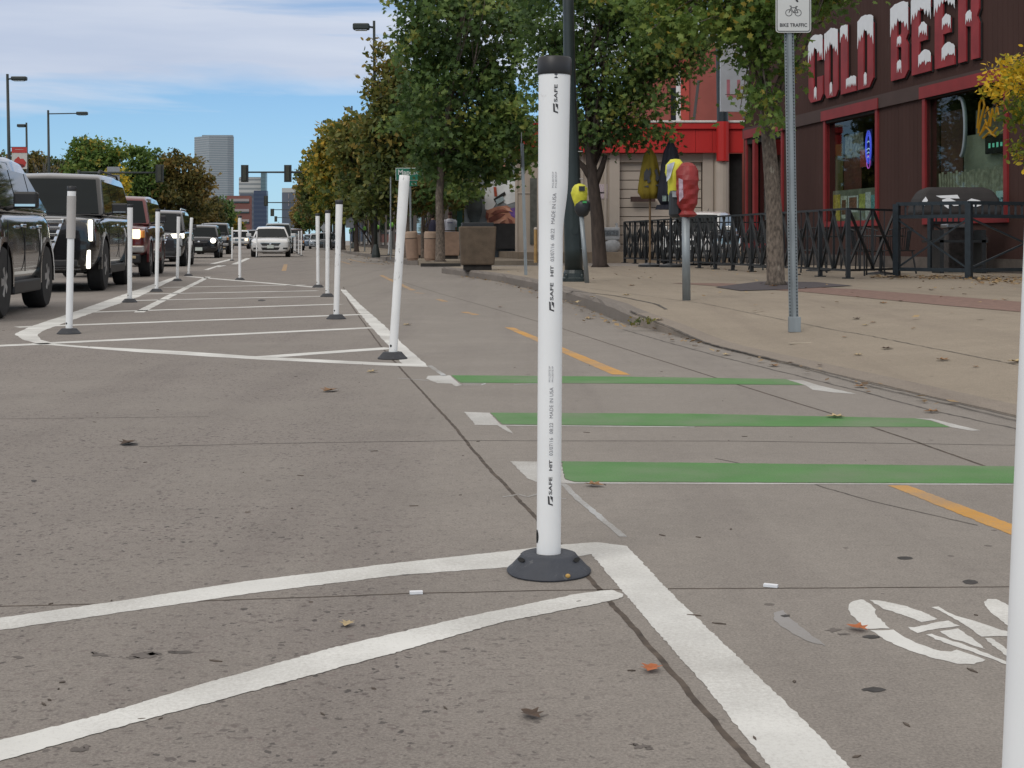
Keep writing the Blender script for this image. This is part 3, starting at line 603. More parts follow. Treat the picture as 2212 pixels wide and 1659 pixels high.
def car(name, label, cat, loc, rz, paint, L=4.7, W=1.85, Ht=1.7, belt=1.05, hood=0.98, nose=0.86, zl=0.24, rw=0.35, wb=2.7, foh=0.9, wsb=1.35, wst=0.65, rt=-1.9, rb=-2.15, style='suv', lights='off', grille='bars', rails=False, ntop=None, seg=3, roofw=0.76, group='cars queueing in the left lane', dark_low=True, detail=True):
    root = thing(name, label, cat, loc, rz, group)
    hl = L / 2; w = W / 2; fy = hl - foh; ry = fy - wb
    def ring(y, ww, z0, z1, crown=0.03):
        pts = [(0.0, z0), (0.80, z0), (0.96, z0 + 0.10), (1.0, z0 + 0.36 * (z1 - z0)), (1.0, z0 + 0.66 * (z1 - z0)), (0.965, z1 - 0.07), (0.88, z1 - 0.01), (0.5, z1 + crown * 0.7), (0.0, z1 + crown)]
        R_ = [(ww * x, y, z) for x, z in pts]; return R_ + [(-x, yy, z) for x, yy, z in R_[-2:0:-1]]
    rings = [ring(hl, w * 0.80, zl + 0.10, nose - 0.10, 0.0), ring(hl - 0.05, w * 0.90, zl + 0.03, nose - 0.02, 0.01), ring(hl - 0.22, w * 0.965, zl, nose + 0.02), ring(hl - 0.55, w * 0.99, zl, (nose + hood) / 2 + 0.02),
             ring(hl - 0.95, w, zl, hood), ring(wsb + 0.1, w, zl, belt - 0.03), ring(wsb - 0.4, w, zl, belt), ring(0, w, zl, belt), ring(-hl * 0.5, w, zl, belt + 0.02), ring(-hl + 0.35, w * 0.98, zl, (belt + 0.03) if style != 'sedan' else belt + 0.02), ring(-hl + 0.07, w * 0.93, zl + 0.05, belt - 0.02), ring(-hl, w * 0.84, zl + 0.15, belt - 0.12, 0)]
    b = arr_loft(MB(), rings).build('body', paint, root); b.data.materials.append(M_trim)
    sb = b.modifiers.new('s', 'SUBSURF'); sb.levels = sb.render_levels = 2
    cut = MB()
    for y in (fy, ry):
        for sd in (1, -1): cut.lathe([(rw * 1.13, -0.24), (rw * 1.13, 0.24)], c=(sd * (w - 0.02), y, rw * 1.02), n=28, ax='x')
    co = cut.build('cut', M_trim); co.parent = root
    bo = b.modifiers.new('b', 'BOOLEAN'); bo.object = co; bo.operation = 'DIFFERENCE'; bo.solver = 'EXACT'
    try: bo.material_mode = 'TRANSFER'
    except Exception: pass
    solid(b); bpy.data.objects.remove(co); autosmooth(b, 38)
    if dark_low:                                    # black sills and lower cladding
        MB().box((0, (fy + ry) / 2, zl + 0.05), (W + 0.012, wb - rw * 2.5, 0.14)).build('sill', M_trim, root, bevel=0.02)
        for y in (fy, ry):
            for sd in (1, -1):
                cl = MB()
                for i in range(9):
                    a0_, a1_ = R(-8 + i * 196 / 9), R(-8 + (i + 1) * 196 / 9); r0 = rw * 1.12; x0 = sd * (w + 0.002)
                    pts = [(x0, y + r0 * math.cos(a0_), rw + r0 * math.sin(a0_)), (x0, y + r0 * math.cos(a1_), rw + r0 * math.sin(a1_)), (x0, y + (r0 + 0.055) * math.cos(a1_), rw + (r0 + 0.055) * math.sin(a1_)), (x0, y + (r0 + 0.055) * math.cos(a0_), rw + (r0 + 0.055) * math.sin(a0_))]
                    cl.prism(pts, (-sd * 0.05, 0, 0))
                cl.build('arch_trim', M_trim if style == 'suv' and paint.name.startswith('black') is False and 'red' not in paint.name else paint, root)
    wbelt, wr = w * 0.93, w * roofw
    def hw(z): return wbelt + (wr - wbelt) * max(0, (z - belt)) / (Ht - belt)
    prof = [(wsb, belt - 0.03), (wst + (wsb - wst) * 0.12, Ht - 0.10), (wst - 0.12, Ht - 0.035), ((wst + rt) / 2, Ht), (rt + 0.15, Ht - 0.03), (rt - 0.02, Ht - 0.11), (rb, belt - 0.03)]
    n = len(prof); vs = []
    for sd in (1, -1):
        for y, z in prof: vs.append((sd * hw(z), y, z))
    for y, z in prof: vs.append((0, y, z + (0.025 if z > belt + 0.2 else 0.01)))
    fs = [tuple(range(n)), tuple(range(2 * n - 1, n - 1, -1))]
    for i in range(n - 1): fs += [(i, i + 1, 2 * n + i + 1, 2 * n + i), (2 * n + i, 2 * n + i + 1, n + i + 1, n + i)]
    fs += [(0, 2 * n, 3 * n - 1, n - 1), (2 * n, n, 2 * n - 1, 3 * n - 1)]
    c = MB().add(vs, fs).build('cabin', paint, root); bv = c.modifiers.new('b', 'BEVEL'); bv.width = 0.05; bv.segments = 3; bv.limit_method = 'ANGLE'; bv.angle_limit = R(25); solid(c); autosmooth(c, 40)
    # windscreen / rear glass
    def pane(y0, z0, y1, z1, nm, out, inset, m):
        d = Vector((0, y1 - y0, z1 - z0)).normalized(); nrm = Vector((0, d.z, -d.y)) * (1 if out > 0 else -1)
        a = Vector((0, y0, z0)) + d * 0.05; e = Vector((0, y1, z1)) - d * 0.04
        wa, we = hw(a.z) - inset, hw(e.z) - inset
        rows = []
        k = 7
        for i in range(k + 1):
            u = -1 + 2 * i / k; bul = (1 - u * u) * 0.018
            rows.append(((wa * u, a.y, a.z), (we * u, e.y, e.z), bul))
        vs = []; 
        for A, B, bl in rows: vs += [Vector(A) + nrm * (0.008 + bl), Vector(B) + nrm * (0.008 + bl)]
        m_ = MB(); kk = len(vs)
        m_.add(vs + [v - nrm * 0.035 for v in vs], [(2 * i, 2 * i + 1, 2 * i + 3, 2 * i + 2) for i in range(k)] + [(0, 2, 2 + kk, kk)] * 0 + [(2 * i + kk, 2 * i + 2 + kk, 2 * i + 3 + kk, 2 * i + 1 + kk) for i in range(k)] + [(0, 1, 1 + kk, kk), (kk - 2, kk - 1, 2 * kk - 1, 2 * kk - 2)] + [(2 * i, 2 * i + 2, 2 * i + 2 + kk, 2 * i + kk) for i in range(k)] + [(2 * i + 1, 2 * i + 3, 2 * i + 3 + kk, 2 * i + 1 + kk) for i in range(k)])
        return m_.build(nm, m, root, smooth=False)
    pane(prof[0][0], prof[0][1], prof[1][0], prof[1][1], 'windscreen', 1, 0.075, M_wglass)
    pane(prof[-1][0], prof[-1][1], prof[-2][0], prof[-2][1], 'rear_window', -1, 0.12, M_cglass)
    z0, z1 = belt + 0.035, Ht - 0.15
    def yf(z): return wsb + (prof[1][0] - wsb) * (z - belt) / (Ht - 0.10 - belt) - 0.10
    def yr(z): return rb + (prof[-2][0] - rb) * (z - belt) / (Ht - 0.11 - belt) + 0.13
    cuts = [i / seg for i in range(seg + 1)]
    for sd in (1, -1):
        for i in range(seg):
            g = 0.025 if i else 0; g2 = 0.025 if i < seg - 1 else 0
            def Y(z, u, gg): return yf(z) + (yr(z) - yf(z)) * u + gg
            ub, ut = cuts[i], cuts[i + 1]
            mid = (yf(z0) + yr(z0)) / 2
            lin = lambda u: yf(z0) + (yr(z0) - yf(z0)) * u
            def YY(z, u): return yf(z) if u == 0 else (yr(z) if u == 1 else lin(u) + (z - z0) * -0.06)
            q = [(YY(z0, ub) - g, z0), (YY(z0, ut) + g2, z0), (YY(z1, ut) + g2, z1), (YY(z1, ub) - g, z1)]
            pts = [(sd * (hw(z) + 0.005), y, z) for y, z in q]
            MB().prism(pts, (-sd * 0.03, 0, 0)).build('side_window', M_cglass, root)
    # seams of the doors
    for u in (0.02, 0.36, 0.70):
        y = wsb - 0.1 + (rb + 0.3 - wsb) * u
        for sd in (1, -1): MB().box((sd * (w + 0.0), y, (zl + belt) / 2 + 0.05), (0.008, 0.012, (belt - zl) * 0.62)).build('door_seam', M_trim, root)
    for u in (0.30, 0.64):
        y = wsb - 0.1 + (rb + 0.3 - wsb) * u
        for sd in (1, -1): MB().box((sd * (w + 0.012), y, belt - 0.16), (0.03, 0.2, 0.035)).build('door_handle', M_chrome if 'black' in paint.name else paint, root, bevel=0.008)
    for y in (fy, ry):
        for sd in (1, -1): wheel(root, sd * (w - 0.125), y, rw, 0.24, sd)
    for sd in (1, -1):
        mm = MB().box((sd * (w + 0.13), wsb - 0.42, belt + 0.10), (0.24, 0.13, 0.17)); mm.bar((sd * (w - 0.08), wsb - 0.4, belt + 0.0), (sd * (w + 0.08), wsb - 0.42, belt + 0.05), 0.06, 0.05)
        mi = mm.build('mirror', M_trim if style != 'sedan' else paint, root, bevel=0.035)
        if detail: MB().box((sd * (w + 0.13), wsb - 0.352, belt + 0.045), (0.20, 0.012, 0.025)).build('mirror_strip', M_chrome, mi)
    # face
    yn = hl + 0.004
    if grille == 'bars':                            # tall shield grille with bright bars
        gw0, gw1, gz0, gz1 = w * 0.52, w * 0.34, nose - 0.02, zl + 0.27
        MB().prism([(-gw0, yn - 0.035, gz0), (gw0, yn - 0.035, gz0), (gw1, yn + 0.012, gz1), (-gw1, yn + 0.012, gz1)], (0, -0.12, 0)).build('grille', M_trim, root)
        gb = MB()
        for i in range(6):
            u = i / 5; z = gz0 - 0.03 + (gz1 - gz0 + 0.05) * u; ww = gw0 + (gw1 - gw0) * u
            gb.box((0, yn + 0.01 + 0.03 * u - 0.02, z), (ww * 2 - 0.02, 0.05, 0.045 if i else 0.06))
        for sd in (1, -1): gb.prism([(sd * gw0, yn - 0.02, gz0 + 0.01), (sd * (gw0 - 0.05), yn - 0.02, gz0 + 0.01), (sd * (gw1 - 0.05), yn + 0.03, gz1 - 0.01), (sd * gw1, yn + 0.03, gz1 - 0.01)], (0, -0.04, 0))
        gb.build('grille_bars', M_chrome, root, bevel=0.008)
        for sd in (1, -1):
            hlm = MB().prism([(sd * w * 0.56, yn - 0.05, gz0 - 0.02), (sd * w * 0.93, yn - 0.10, gz0 + 0.01), (sd * w * 0.93, yn - 0.10, gz0 - 0.34), (sd * w * 0.60, yn - 0.03, gz0 - 0.34)], (0, -0.10, 0)).build('headlight', M_lamp if lights == 'off' else mat('smoked_lens', (0.06, 0.06, 0.06), 0.08, var=0.4, scale=25, coat=1), root, bevel=0.01)
            MB().box((sd * w * 0.885, yn - 0.075, gz0 - 0.165), (0.065, 0.05, 0.32)).build('light_strip', M_lit if lights == 'strip' else M_lamp, root, bevel=0.015)
            MB().box((sd * w * 0.86, yn - 0.065, zl + 0.22), (0.06, 0.05, 0.28)).build('fog_strip', M_lit if lights == 'strip' else M_lamp, root, bevel=0.015)
            for k_ in range(3): MB().box((sd * w * (0.62 + 0.07 * k_), yn - 0.052 - 0.014 * k_, gz0 - 0.17), (0.022, 0.04, 0.26)).build('lamp_blade', M_rim, hlm)
            hlm.children
        MB().box((0, yn - 0.012, zl + 0.16), (W * 0.72, 0.05, 0.11)).build('lower_intake', M_trim, root, bevel=0.02)
        MB().box((0, yn + 0.0, zl + 0.07), (W * 0.76, 0.05, 0.022)).build('lower_trim', M_chrome, root)
    elif grille == 'truck':
        MB().box((0, yn - 0.01, nose - 0.17), (W * 0.44, 0.06, 0.20)).build('grille', M_trim, root, bevel=0.02)
        gb = MB()
        for k_ in range(3): gb.box((0, yn + 0.02, nose - 0.11 - k_ * 0.06), (W * 0.42, 0.02, 0.018))
        gb.build('grille_bars', M_chrome, root)
        for sd in (1, -1):
            MB().box((sd * w * 0.70, yn - 0.035, nose - 0.16), (0.26, 0.08, 0.20)).build('headlight', M_litw if (lights == 'one' and sd < 0) or lights == 'both' else M_lamp, root, bevel=0.03)
            MB().box((sd * w * 0.90, yn - 0.09, nose - 0.16), (0.08, 0.10, 0.17)).build('indicator', mat('amber_lens', (0.5, 0.2, 0.04), 0.2, var=0.1, coat=1), root, bevel=0.02)
        MB().box((0, yn + 0.05, zl + 0.20), (W * 0.94, 0.14, 0.15)).build('bumper', mat('dull_chrome', (0.35, 0.34, 0.33), 0.35, 0.6, var=0.2), root, bevel=0.03)
        MB().box((0, yn + 0.03, zl + 0.0), (W * 0.85, 0.12, 0.20)).build('lower_intake', M_trim, root, bevel=0.03)
        for sd in (1, -1): MB().box((sd * w * 0.62, yn + 0.10, zl + 0.03), (0.26, 0.02, 0.06)).build('fog_lamp', mat('yellowed_lens', (0.45, 0.36, 0.22), 0.3, var=0.2), root, bevel=0.01)
    else:                                           # low car face
        MB().prism([(-w * 0.52, yn - 0.015, nose - 0.13), (w * 0.52, yn - 0.015, nose - 0.13), (w * 0.40, yn + 0.02, nose - 0.25), (-w * 0.40, yn + 0.02, nose - 0.25)], (0, -0.1, 0)).build('grille', M_trim, root, bevel=0.01)
        MB().box((0, yn + 0.0, nose - 0.125), (w * 1.02, 0.03, 0.018)).build('grille_bars', M_chrome, root)
        MB().ell((0, yn + 0.01, nose - 0.185), (0.06, 0.012, 0.04), 12, 8).build('badge', M_chrome, root)
        for sd in (1, -1):
            lit = lights in ('both', 'round')
            if lights == 'round' or grille == 'mini':
                MB().ell((sd * w * 0.70, yn - 0.05, nose - 0.14), (0.13, 0.07, 0.12), 16, 10).build('headlight', M_lit if lights == 'round' and sd < 0 else M_lamp, root, smooth=True)
            elif lights == 'slit':
                MB().prism([(sd * w * 0.48, yn - 0.01, nose - 0.14), (sd * w * 0.95, yn - 0.16, nose - 0.03), (sd * w * 0.95, yn - 0.16, nose - 0.10), (sd * w * 0.52, yn - 0.01, nose - 0.24)], (0, -0.1, 0)).build('headlight', M_lit if sd < 0 else M_lamp, root, bevel=0.01)
            else:
                MB().prism([(sd * w * 0.54, yn - 0.02, nose - 0.14), (sd * w * 0.955, yn - 0.17, nose - 0.02), (sd * w * 0.955, yn - 0.17, nose - 0.12), (sd * w * 0.56, yn - 0.02, nose - 0.26)], (0, -0.1, 0)).build('headlight', M_lamp, root, bevel=0.01)
            MB().box((sd * w * 0.74, yn - 0.035, zl + 0.22), (0.22, 0.06, 0.08)).build('fog_lamp', M_trim, root, bevel=0.02)
        MB().prism([(-w * 0.48, yn + 0.0, zl + 0.27), (w * 0.48, yn + 0.0, zl + 0.27), (w * 0.40, yn - 0.01, zl + 0.13), (-w * 0.40, yn - 0.01, zl + 0.13)], (0, -0.08, 0)).build('lower_intake', M_trim, root, bevel=0.02)
    pl = MB().box((0, yn + 0.035, zl + 0.30 if grille == 'low' else zl + 0.17), (0.31, 0.012, 0.15)).build('licence_plate', M_plate, root)
    for sd in (1, -1): MB().box((sd * w * 0.80, -hl + 0.05, belt - 0.22), (0.2, 0.06, 0.2)).build('tail_light', mat('red_lens', (0.25, 0.01, 0.01), 0.15, var=0.1, coat=1), root, bevel=0.02)
    if rails:
        for sd in (1, -1): MB().tube([(sd * wr * 0.93, wst - 0.25, Ht - 0.02), (sd * wr * 0.93, wst - 0.4, Ht + 0.045), (sd * wr * 0.93, rt + 0.35, Ht + 0.045), (sd * wr * 0.93, rt + 0.2, Ht - 0.02)], 0.018, 8).build('roof_rail', M_chrome if rails == 'bright' else M_trim, root)
    if detail:
        MB().box((0, wsb + 0.02, belt + 0.012), (w * 1.5, 0.05, 0.015)).build('wiper', M_trim, root)
        MB().tube([(0.0, rt + 0.3, Ht + 0.01), (0.0, rt + 0.15, Ht + 0.12)], [0.02, 0.01], 6).build('aerial', M_trim, root)
        MB().ell((w * 0.10, wst + (wsb - wst) * 0.22, Ht - 0.2), (0.12, 0.03, 0.035), 10, 6).build('cabin_mirror', M_trim, root)
    return root
RZ = TH + math.pi
def lane(px, py, off): # outer near-side tyre contact -> centre t and s of that axle
    t, s = st(G(px, py)); return t - off, s
P_black = car_paint('black_car_paint', (0.012, 0.012, 0.013))
P_dark = car_paint('dark_grey_car_paint', (0.035, 0.036, 0.04))
P_gun = car_paint('black_brown_car_paint', (0.018, 0.016, 0.016))
def put(px, py, W, L, foh):                        # front axle near-side contact
    t, s = st(G(px, py)); return S(t - W / 2 + 0.01, s - foh + L / 2 - 0.0, 0)
# dark SUV cut off at the left edge
car('car', 'dark SUV cut by the left edge, only its side and mirror in frame', 'car', put(29, 688, 1.88, 4.0, 0.92) - S(0.09, 0), RZ, P_gun, L=4.0, W=1.88, Ht=1.69, belt=1.10, hood=1.02, nose=0.90, wb=2.42, foh=0.92, rw=0.365, wst=0.55, rt=-1.0, rb=-1.86, seg=3, wsb=1.1)
car('car', 'large black SUV with a tall chrome-barred grille and lit vertical light strips', 'car', put(228, 627, 2.04, 5.18, 0.95), RZ, P_black, L=5.18, W=2.04, Ht=1.90, belt=1.20, hood=1.17, nose=1.12, wb=2.95, foh=0.95, rw=0.41, wsb=1.42, wst=0.72, rt=-2.2, rb=-2.45, lights='strip', grille='bars', rails='black', zl=0.28, roofw=0.78)
car('car', 'dark red older SUV with one lit headlight and a grey metal bumper', 'car', put(326, 597, 1.85, 4.7, 0.85), RZ, car_paint('dark_red_car_paint', (0.12, 0.012, 0.014), 0.3), L=4.7, W=1.85, Ht=1.80, belt=1.16, hood=1.12, nose=1.08, wb=2.7, foh=0.85, rw=0.39, zl=0.40, wsb=1.2, wst=0.72, rt=-2.0, rb=-2.2, grille='truck', lights='one')
car('car', 'dark grey SUV with slim white lit headlamps, behind the dark red one', 'car', put(403, 575, 1.9, 4.8, 0.95), RZ, P_dark, L=4.8, W=1.90, Ht=1.74, belt=1.10, hood=1.05, nose=0.98, foh=0.95, wb=2.75, rw=0.37, grille='bars', lights='strip' and 'off', rails='bright')
MB  # (lit slit lamp of that car)
l4 = [o for o in sc.objects if o.get('label', '').startswith('dark grey SUV with slim')][0]
MB().prism([(-0.55, 2.42, 0.98), (-0.93, 2.30, 1.0), (-0.93, 2.30, 0.86), (-0.62, 2.42, 0.86)], (0, -0.06, 0)).build('headlight', M_lit, l4, bevel=0.01)
car('car', 'grey hatchback mostly hidden between the dark SUV and the small black hatchback', 'car', S(-5.3, 54, 0), RZ, car_paint('mid_grey_car_paint', (0.10, 0.11, 0.12)), L=4.3, W=1.8, Ht=1.5, belt=0.98, hood=0.92, nose=0.82, wb=2.6, foh=0.9, wsb=1.2, wst=0.5, rt=-1.6, rb=-1.95, rw=0.33, grille='low', style='sedan')
car('car', 'small black hatchback with a round lit headlight and a bright arched grille', 'car', put(474, 557.2, 1.75, 4.0, 0.75), RZ, P_black, L=3.9, W=1.76, Ht=1.50, belt=0.98, hood=0.95, nose=0.92, wb=2.5, foh=0.72, wsb=1.15, wst=0.62, rt=-1.5, rb=-1.75, rw=0.33, grille='mini', lights='round')
car('car', 'tall dark SUV right behind the small black hatchback', 'car', put(497, 549, 1.9, 4.6, 0.8), RZ, P_dark, L=4.6, W=1.90, Ht=1.82, belt=1.15, hood=1.12, nose=1.06, foh=0.8, wb=2.8, rw=0.40, grille='truck', zl=0.36, wsb=1.1, wst=0.75)
car('car', 'far white SUV with a lit warm headlight, half hidden by posts', 'car', at(519, 538, 132) * 1 - Vector((0, 0, at(519, 538, 132).z)), RZ, car_paint('white_car_paint', (0.62, 0.62, 0.61), 0.3, 0), L=4.6, W=1.86, Ht=1.78, belt=1.12, hood=1.08, nose=1.04, grille='truck', lights='one', zl=0.38, rw=0.38, wsb=1.15, wst=0.75)
car('car', 'white sedan facing the camera with a thin dark grille, right of the queue', 'car', Vector(((585 - CX) / F * 66.5, 66.5 + 0, 0)) + S(0, 1.4, 0), RZ, _mats['white_car_paint'], L=4.88, W=1.86, Ht=1.47, belt=0.95, hood=0.92, nose=0.80, zl=0.20, wb=2.78, foh=0.95, rw=0.33, wsb=1.15, wst=0.35, rt=-1.05, rb=-1.75, style='sedan', grille='low', group='cars queueing in the right lane', roofw=0.70, dark_low=False)
car('car', 'dark green wagon roof showing behind the white sedan', 'car', Vector(((600 - CX) / F * 84, 84, 0)) + S(0, 2, 0), RZ, car_paint('green_grey_car_paint', (0.03, 0.05, 0.05)), L=4.7, W=1.85, Ht=1.86, belt=1.15, hood=1.1, nose=1.0, group='cars queueing in the right lane')
car('car', 'dark maroon SUV peeking out right of the white sedan behind the row of posts', 'car', Vector(((632 - CX) / F * 112, 112, 0)), RZ, car_paint('maroon_car_paint', (0.07, 0.03, 0.035)), L=4.7, W=1.9, Ht=1.75, group='cars queueing in the right lane', grille='truck')
car('car', 'black van far back in the left lane beside the white SUV', 'car', Vector(((553 - CX) / F * 150, 150, 0)), RZ, P_black, L=4.8, W=1.95, Ht=1.95, belt=1.2, hood=1.15, nose=1.05)
for i, (px, Z, c, lb) in enumerate(((672, 150, (0.13, 0.18, 0.25), 'blue grey car parked far away at the kerb, left of three'), (688, 132, (0.30, 0.33, 0.36), 'silver car parked far away at the kerb, middle of three'), (706, 118, (0.05, 0.055, 0.06), 'dark car parked far away at the kerb, right of three'))):
    car('parked_car', lb, 'car', Vector(((px - CX) / F * Z, Z, 0)), RZ, car_paint('far_car_paint_' + 'abc'[i], c), L=4.6, W=1.82, Ht=1.48, belt=0.96, hood=0.92, nose=0.8, wsb=1.15, wst=0.45, rt=-1.3, rb=-1.8, grille='low', style='sedan', group='cars parked far down the kerb', zl=0.2, rw=0.33)
car('car', 'white sedan on the side street seen through the black patio fence', 'car', Vector(((1515 - CX) / F * 45.8, 45.8, 0.02)), TH + math.pi - R(30), _mats['white_car_paint'], L=4.7, W=1.85, Ht=1.72, belt=1.05, hood=0.98, nose=0.88, zl=0.22, rw=0.34, wsb=1.2, wst=0.4, rt=-1.2, rb=-1.8, style='sedan', grille='low', group='cars on the side street')
# ------------------------------------------------------------------ liquor store with brick-brown siding
M_brown = mat('brown_siding', (0.066, 0.036, 0.031), 0.85, spec=0.15, var=0.10, scale=1.2, stretch=(1, 1, 0.25), dirt=((0.085, 0.055, 0.05), 2.5, 0.62, 0.5))
M_brownb = mat('brown_band', (0.062, 0.036, 0.031), 0.7, var=0.1, scale=2)
M_redt = mat('red_trim_paint', (0.235, 0.020, 0.022), 0.55, var=0.12, scale=3)
M_redl = mat('red_letter_paint', (0.275, 0.024, 0.030), 0.6, var=0.22, scale=2.2)
M_snow = mat('white_letter_paint', (0.74, 0.76, 0.79), 0.6, var=0.04)
M_blk = mat('black_metal', (0.014, 0.016, 0.018), 0.45, var=0.25, scale=20)
M_blkblue = mat('blue_black_metal', (0.020, 0.029, 0.036), 0.45, var=0.2, scale=12)
M_pane = glass('shop_pane', trans=0.8)
M_dark = mat('dark_interior', (0.012, 0.011, 0.011), 0.9, var=0.3)
WT = 13.78
def Q(px, py, t=WT):                              # photo point on the shop wall -> (s, z)
    p = wall_t(px, py, t); return st(p)[1], p.z
store = thing('liquor_store', 'dark brown shop building with big red snow-capped letters and red-framed windows', 'shop building', S(WT, 34, 0.15), TH)
def L_(t, s, z): return (t - WT, s - 34, z - 0.15)   # street coords -> store local
ZR = 8.2
wins = [('display window', 1786, 1894, 244, 472), ('display window', 2002, 2172, 200, 476), ('entrance window', 1640, 1690, 318, 486)]
W = []
for nm, x0, x1, y0, y1 in wins:
    s1, zt = Q(x0, y0); s0, _ = Q(x1, y0); zt = Q((x0 + x1) / 2, (y0 + y1) / 2 * 0 + y0)[1]
    W.append([s0, s1])
zt1 = 3.90; zb1 = 1.32
W[0] += [1.28, 3.86]; W[1] += [1.28, 3.90]; W[2] += [0.7, 3.75]
W[2][1] = Q(1616, 300)[0]; W[2][0] = Q(1690, 300)[0]
W.sort(key=lambda q: q[0])
def wallbox(mb, s0, s1, z0, z1, t0=0.0, t1=0.3): mb.add([L_(WT + t, s, z) for t in (t0, t1) for s in (s0, s1) for z in (z0, z1)], [(0, 1, 3, 2), (4, 6, 7, 5), (0, 4, 5, 1), (2, 3, 7, 6), (0, 2, 6, 4), (1, 5, 7, 3)])
S0, S1 = 18.0, 41.6
mb = MB(); cur = S0
for s0, s1, z0, z1 in W:
    wallbox(mb, cur, s0, 0.1, 4.05); wallbox(mb, s0, s1, 0.1, z0); wallbox(mb, s0, s1, z1, 4.05); cur = s1
wallbox(mb, cur, S1, 0.1, 4.05); wallbox(mb, S0, S1, 4.05, ZR)
b = mb; 
b.add([L_(WT + .3, S1 - .3, .1), L_(WT + 14, S1 - .3, .1), L_(WT + 14, S1, .1), L_(WT + .3, S1, .1), L_(WT + .3, S1 - .3, ZR), L_(WT + 14, S1 - .3, ZR), L_(WT + 14, S1, ZR), L_(WT + .3, S1, ZR)], [(0, 1, 2, 3), (4, 7, 6, 5), (0, 4, 5, 1), (2, 6, 7, 3), (1, 5, 6, 2), (0, 3, 7, 4)])
b.add([L_(t, s, z) for z in (.1, ZR) for t, s in ((WT + .3, S0), (WT + 14, S0), (WT + 14, S0 + .3), (WT + .3, S0 + .3))], [(0, 1, 2, 3), (4, 7, 6, 5), (0, 4, 5, 1), (2, 6, 7, 3), (1, 5, 6, 2), (0, 3, 7, 4)])
mb.build('wall', M_brown, store)
MB().add([L_(t, s, z) for z in (ZR, ZR + 0.12) for t, s in ((WT - 0.06, S0), (WT + 14, S0), (WT + 14, S1 + .06), (WT - 0.06, S1 + .06))], [(0, 1, 2, 3), (4, 7, 6, 5), (0, 4, 5, 1), (1, 5, 6, 2), (2, 6, 7, 3), (3, 7, 4, 0)]).build('roof', M_brownb, store)
# thin upright ribs in the siding
rb_ = MB(); s_ = S0 + .2
while s_ < S1 - .2:
    inside = [w for w in W if w[0] - .25 < s_ < w[1] + .25]
    if inside: wallbox(rb_, s_, s_ + .015, inside[0][3] + .45, ZR, -0.003, -0.0005)
    else: wallbox(rb_, s_, s_ + .015, 0.2, 3.92, -0.003, -0.0005); wallbox(rb_, s_, s_ + .015, 4.3, ZR, -0.003, -0.0005)
    s_ += 0.20
rb_.build('siding_ribs', M_brown, store)
mb = MB(); wallbox(mb, S0, S1, 3.94, 4.26, -0.06, -0.001); mb.build('fascia_band', M_brownb, store)
mb = MB(); wallbox(mb, S0, S1, 0.12, 0.42, -0.10, -0.001); mb.build('plinth', mat('grey_plinth', (0.10, 0.085, 0.075), 0.9, var=0.2), store)
for s0, s1, z0, z1 in W:
    for a, c, e, f in ((s0 - .14, s0, z0 - .14, 3.935), (s1, s1 + .14, z0 - .14, 3.935), (s0, s1, z0 - .14, z0)):
        m = MB(); wallbox(m, a, c, e, f, -0.05, 0.08); m.build('window_frame', M_redt, store)
    m = MB(); wallbox(m, s0 - .22, s1 + .22, 3.93, 4.19, -0.085, -0.062); m.build('lintel', M_redt, store)
    if z1 < 3.935: m = MB(); wallbox(m, s0, s1, z1, 3.93, -0.03, -0.001); m.build('window_head', M_dark, store)
    m = MB(); wallbox(m, s0, s1, z0, z1, 0.09, 0.10); m.build('window_pane', M_pane, store)
    m = MB()
    m.add([L_(WT + t, s, z) for t in (0.31, 3.0) for s in (s0 - .6, s1 + .6) for z in (z0 - .2, z1 + .1)], [(0, 2, 3, 1)][:0] + [(4, 5, 7, 6), (0, 1, 5, 4), (2, 6, 7, 3), (0, 4, 6, 2), (1, 3, 7, 5)])
    m.build('interior', M_dark, store, fix=False)
def inwin(name, s0, s1, z0, z1, t, m, th=0.015, bevel=0):
    if t > 0: t = 0.135 + (t - 0.29) * 0.11
    b = MB(); wallbox(b, s0, s1, z0, z1, t, t + th); return b.build(name, m, store, bevel=bevel)
wA = [w for w in W if 29 < w[0] < 35][0]; wB = W[0]; wC = W[-1]
pm = lambda n, c, v=0.5, sc_=18: mat(n, tuple(min(.8, x * 1.8) for x in c), 0.8, var=v, scale=sc_, det=6)
# posters and papers low in the first display window
def fs(w, u):                                     # u=0 left in the picture, 1 right
    x0, x1 = (1786, 1894) if w is wA else ((2002, 2172) if w is wB else (1616, 1690)); return Q(x0 + (x1 - x0) * u, 300)[0]
inwin('shelf_board', fs(wA, 1), fs(wA, 0.02), 1.28, 2.08, 0.34, pm('faded_backing', (0.13, 0.13, 0.10), .3, 5))
for u0, u1, z0, z1, c in ((0.03, 0.17, 1.3, 1.98, (0.35, 0.26, 0.04)), (0.18, 0.30, 1.35, 1.93, (0.42, 0.38, 0.32)), (0.20, 0.28, 1.45, 1.83, (0.12, 0.05, 0.03)), (0.32, 0.52, 1.5, 1.92, (0.45, 0.45, 0.42)), (0.345, 0.495, 1.6, 1.88, (0.16, 0.07, 0.045)), (0.54, 0.66, 1.55, 1.95, (0.30, 0.30, 0.08)), (0.67, 0.77, 1.3, 1.98, (0.42, 0.46, 0.42)), (0.78, 0.85, 1.35, 1.9, (0.10, 0.24, 0.25)), (0.86, 1.0, 1.6, 2.05, (0.36, 0.46, 0.46))):
    k = (0.31 if u1 - u0 > .1 and c[0] > .2 and (u0, u1) not in ((0.20, 0.28), (0.345, 0.495)) else 0.29)
    inwin('poster', fs(wA, u1), fs(wA, u0), z0, z1, k, pm('poster_%d' % int(u0 * 1000 + z0 * 10), c), 0.008)
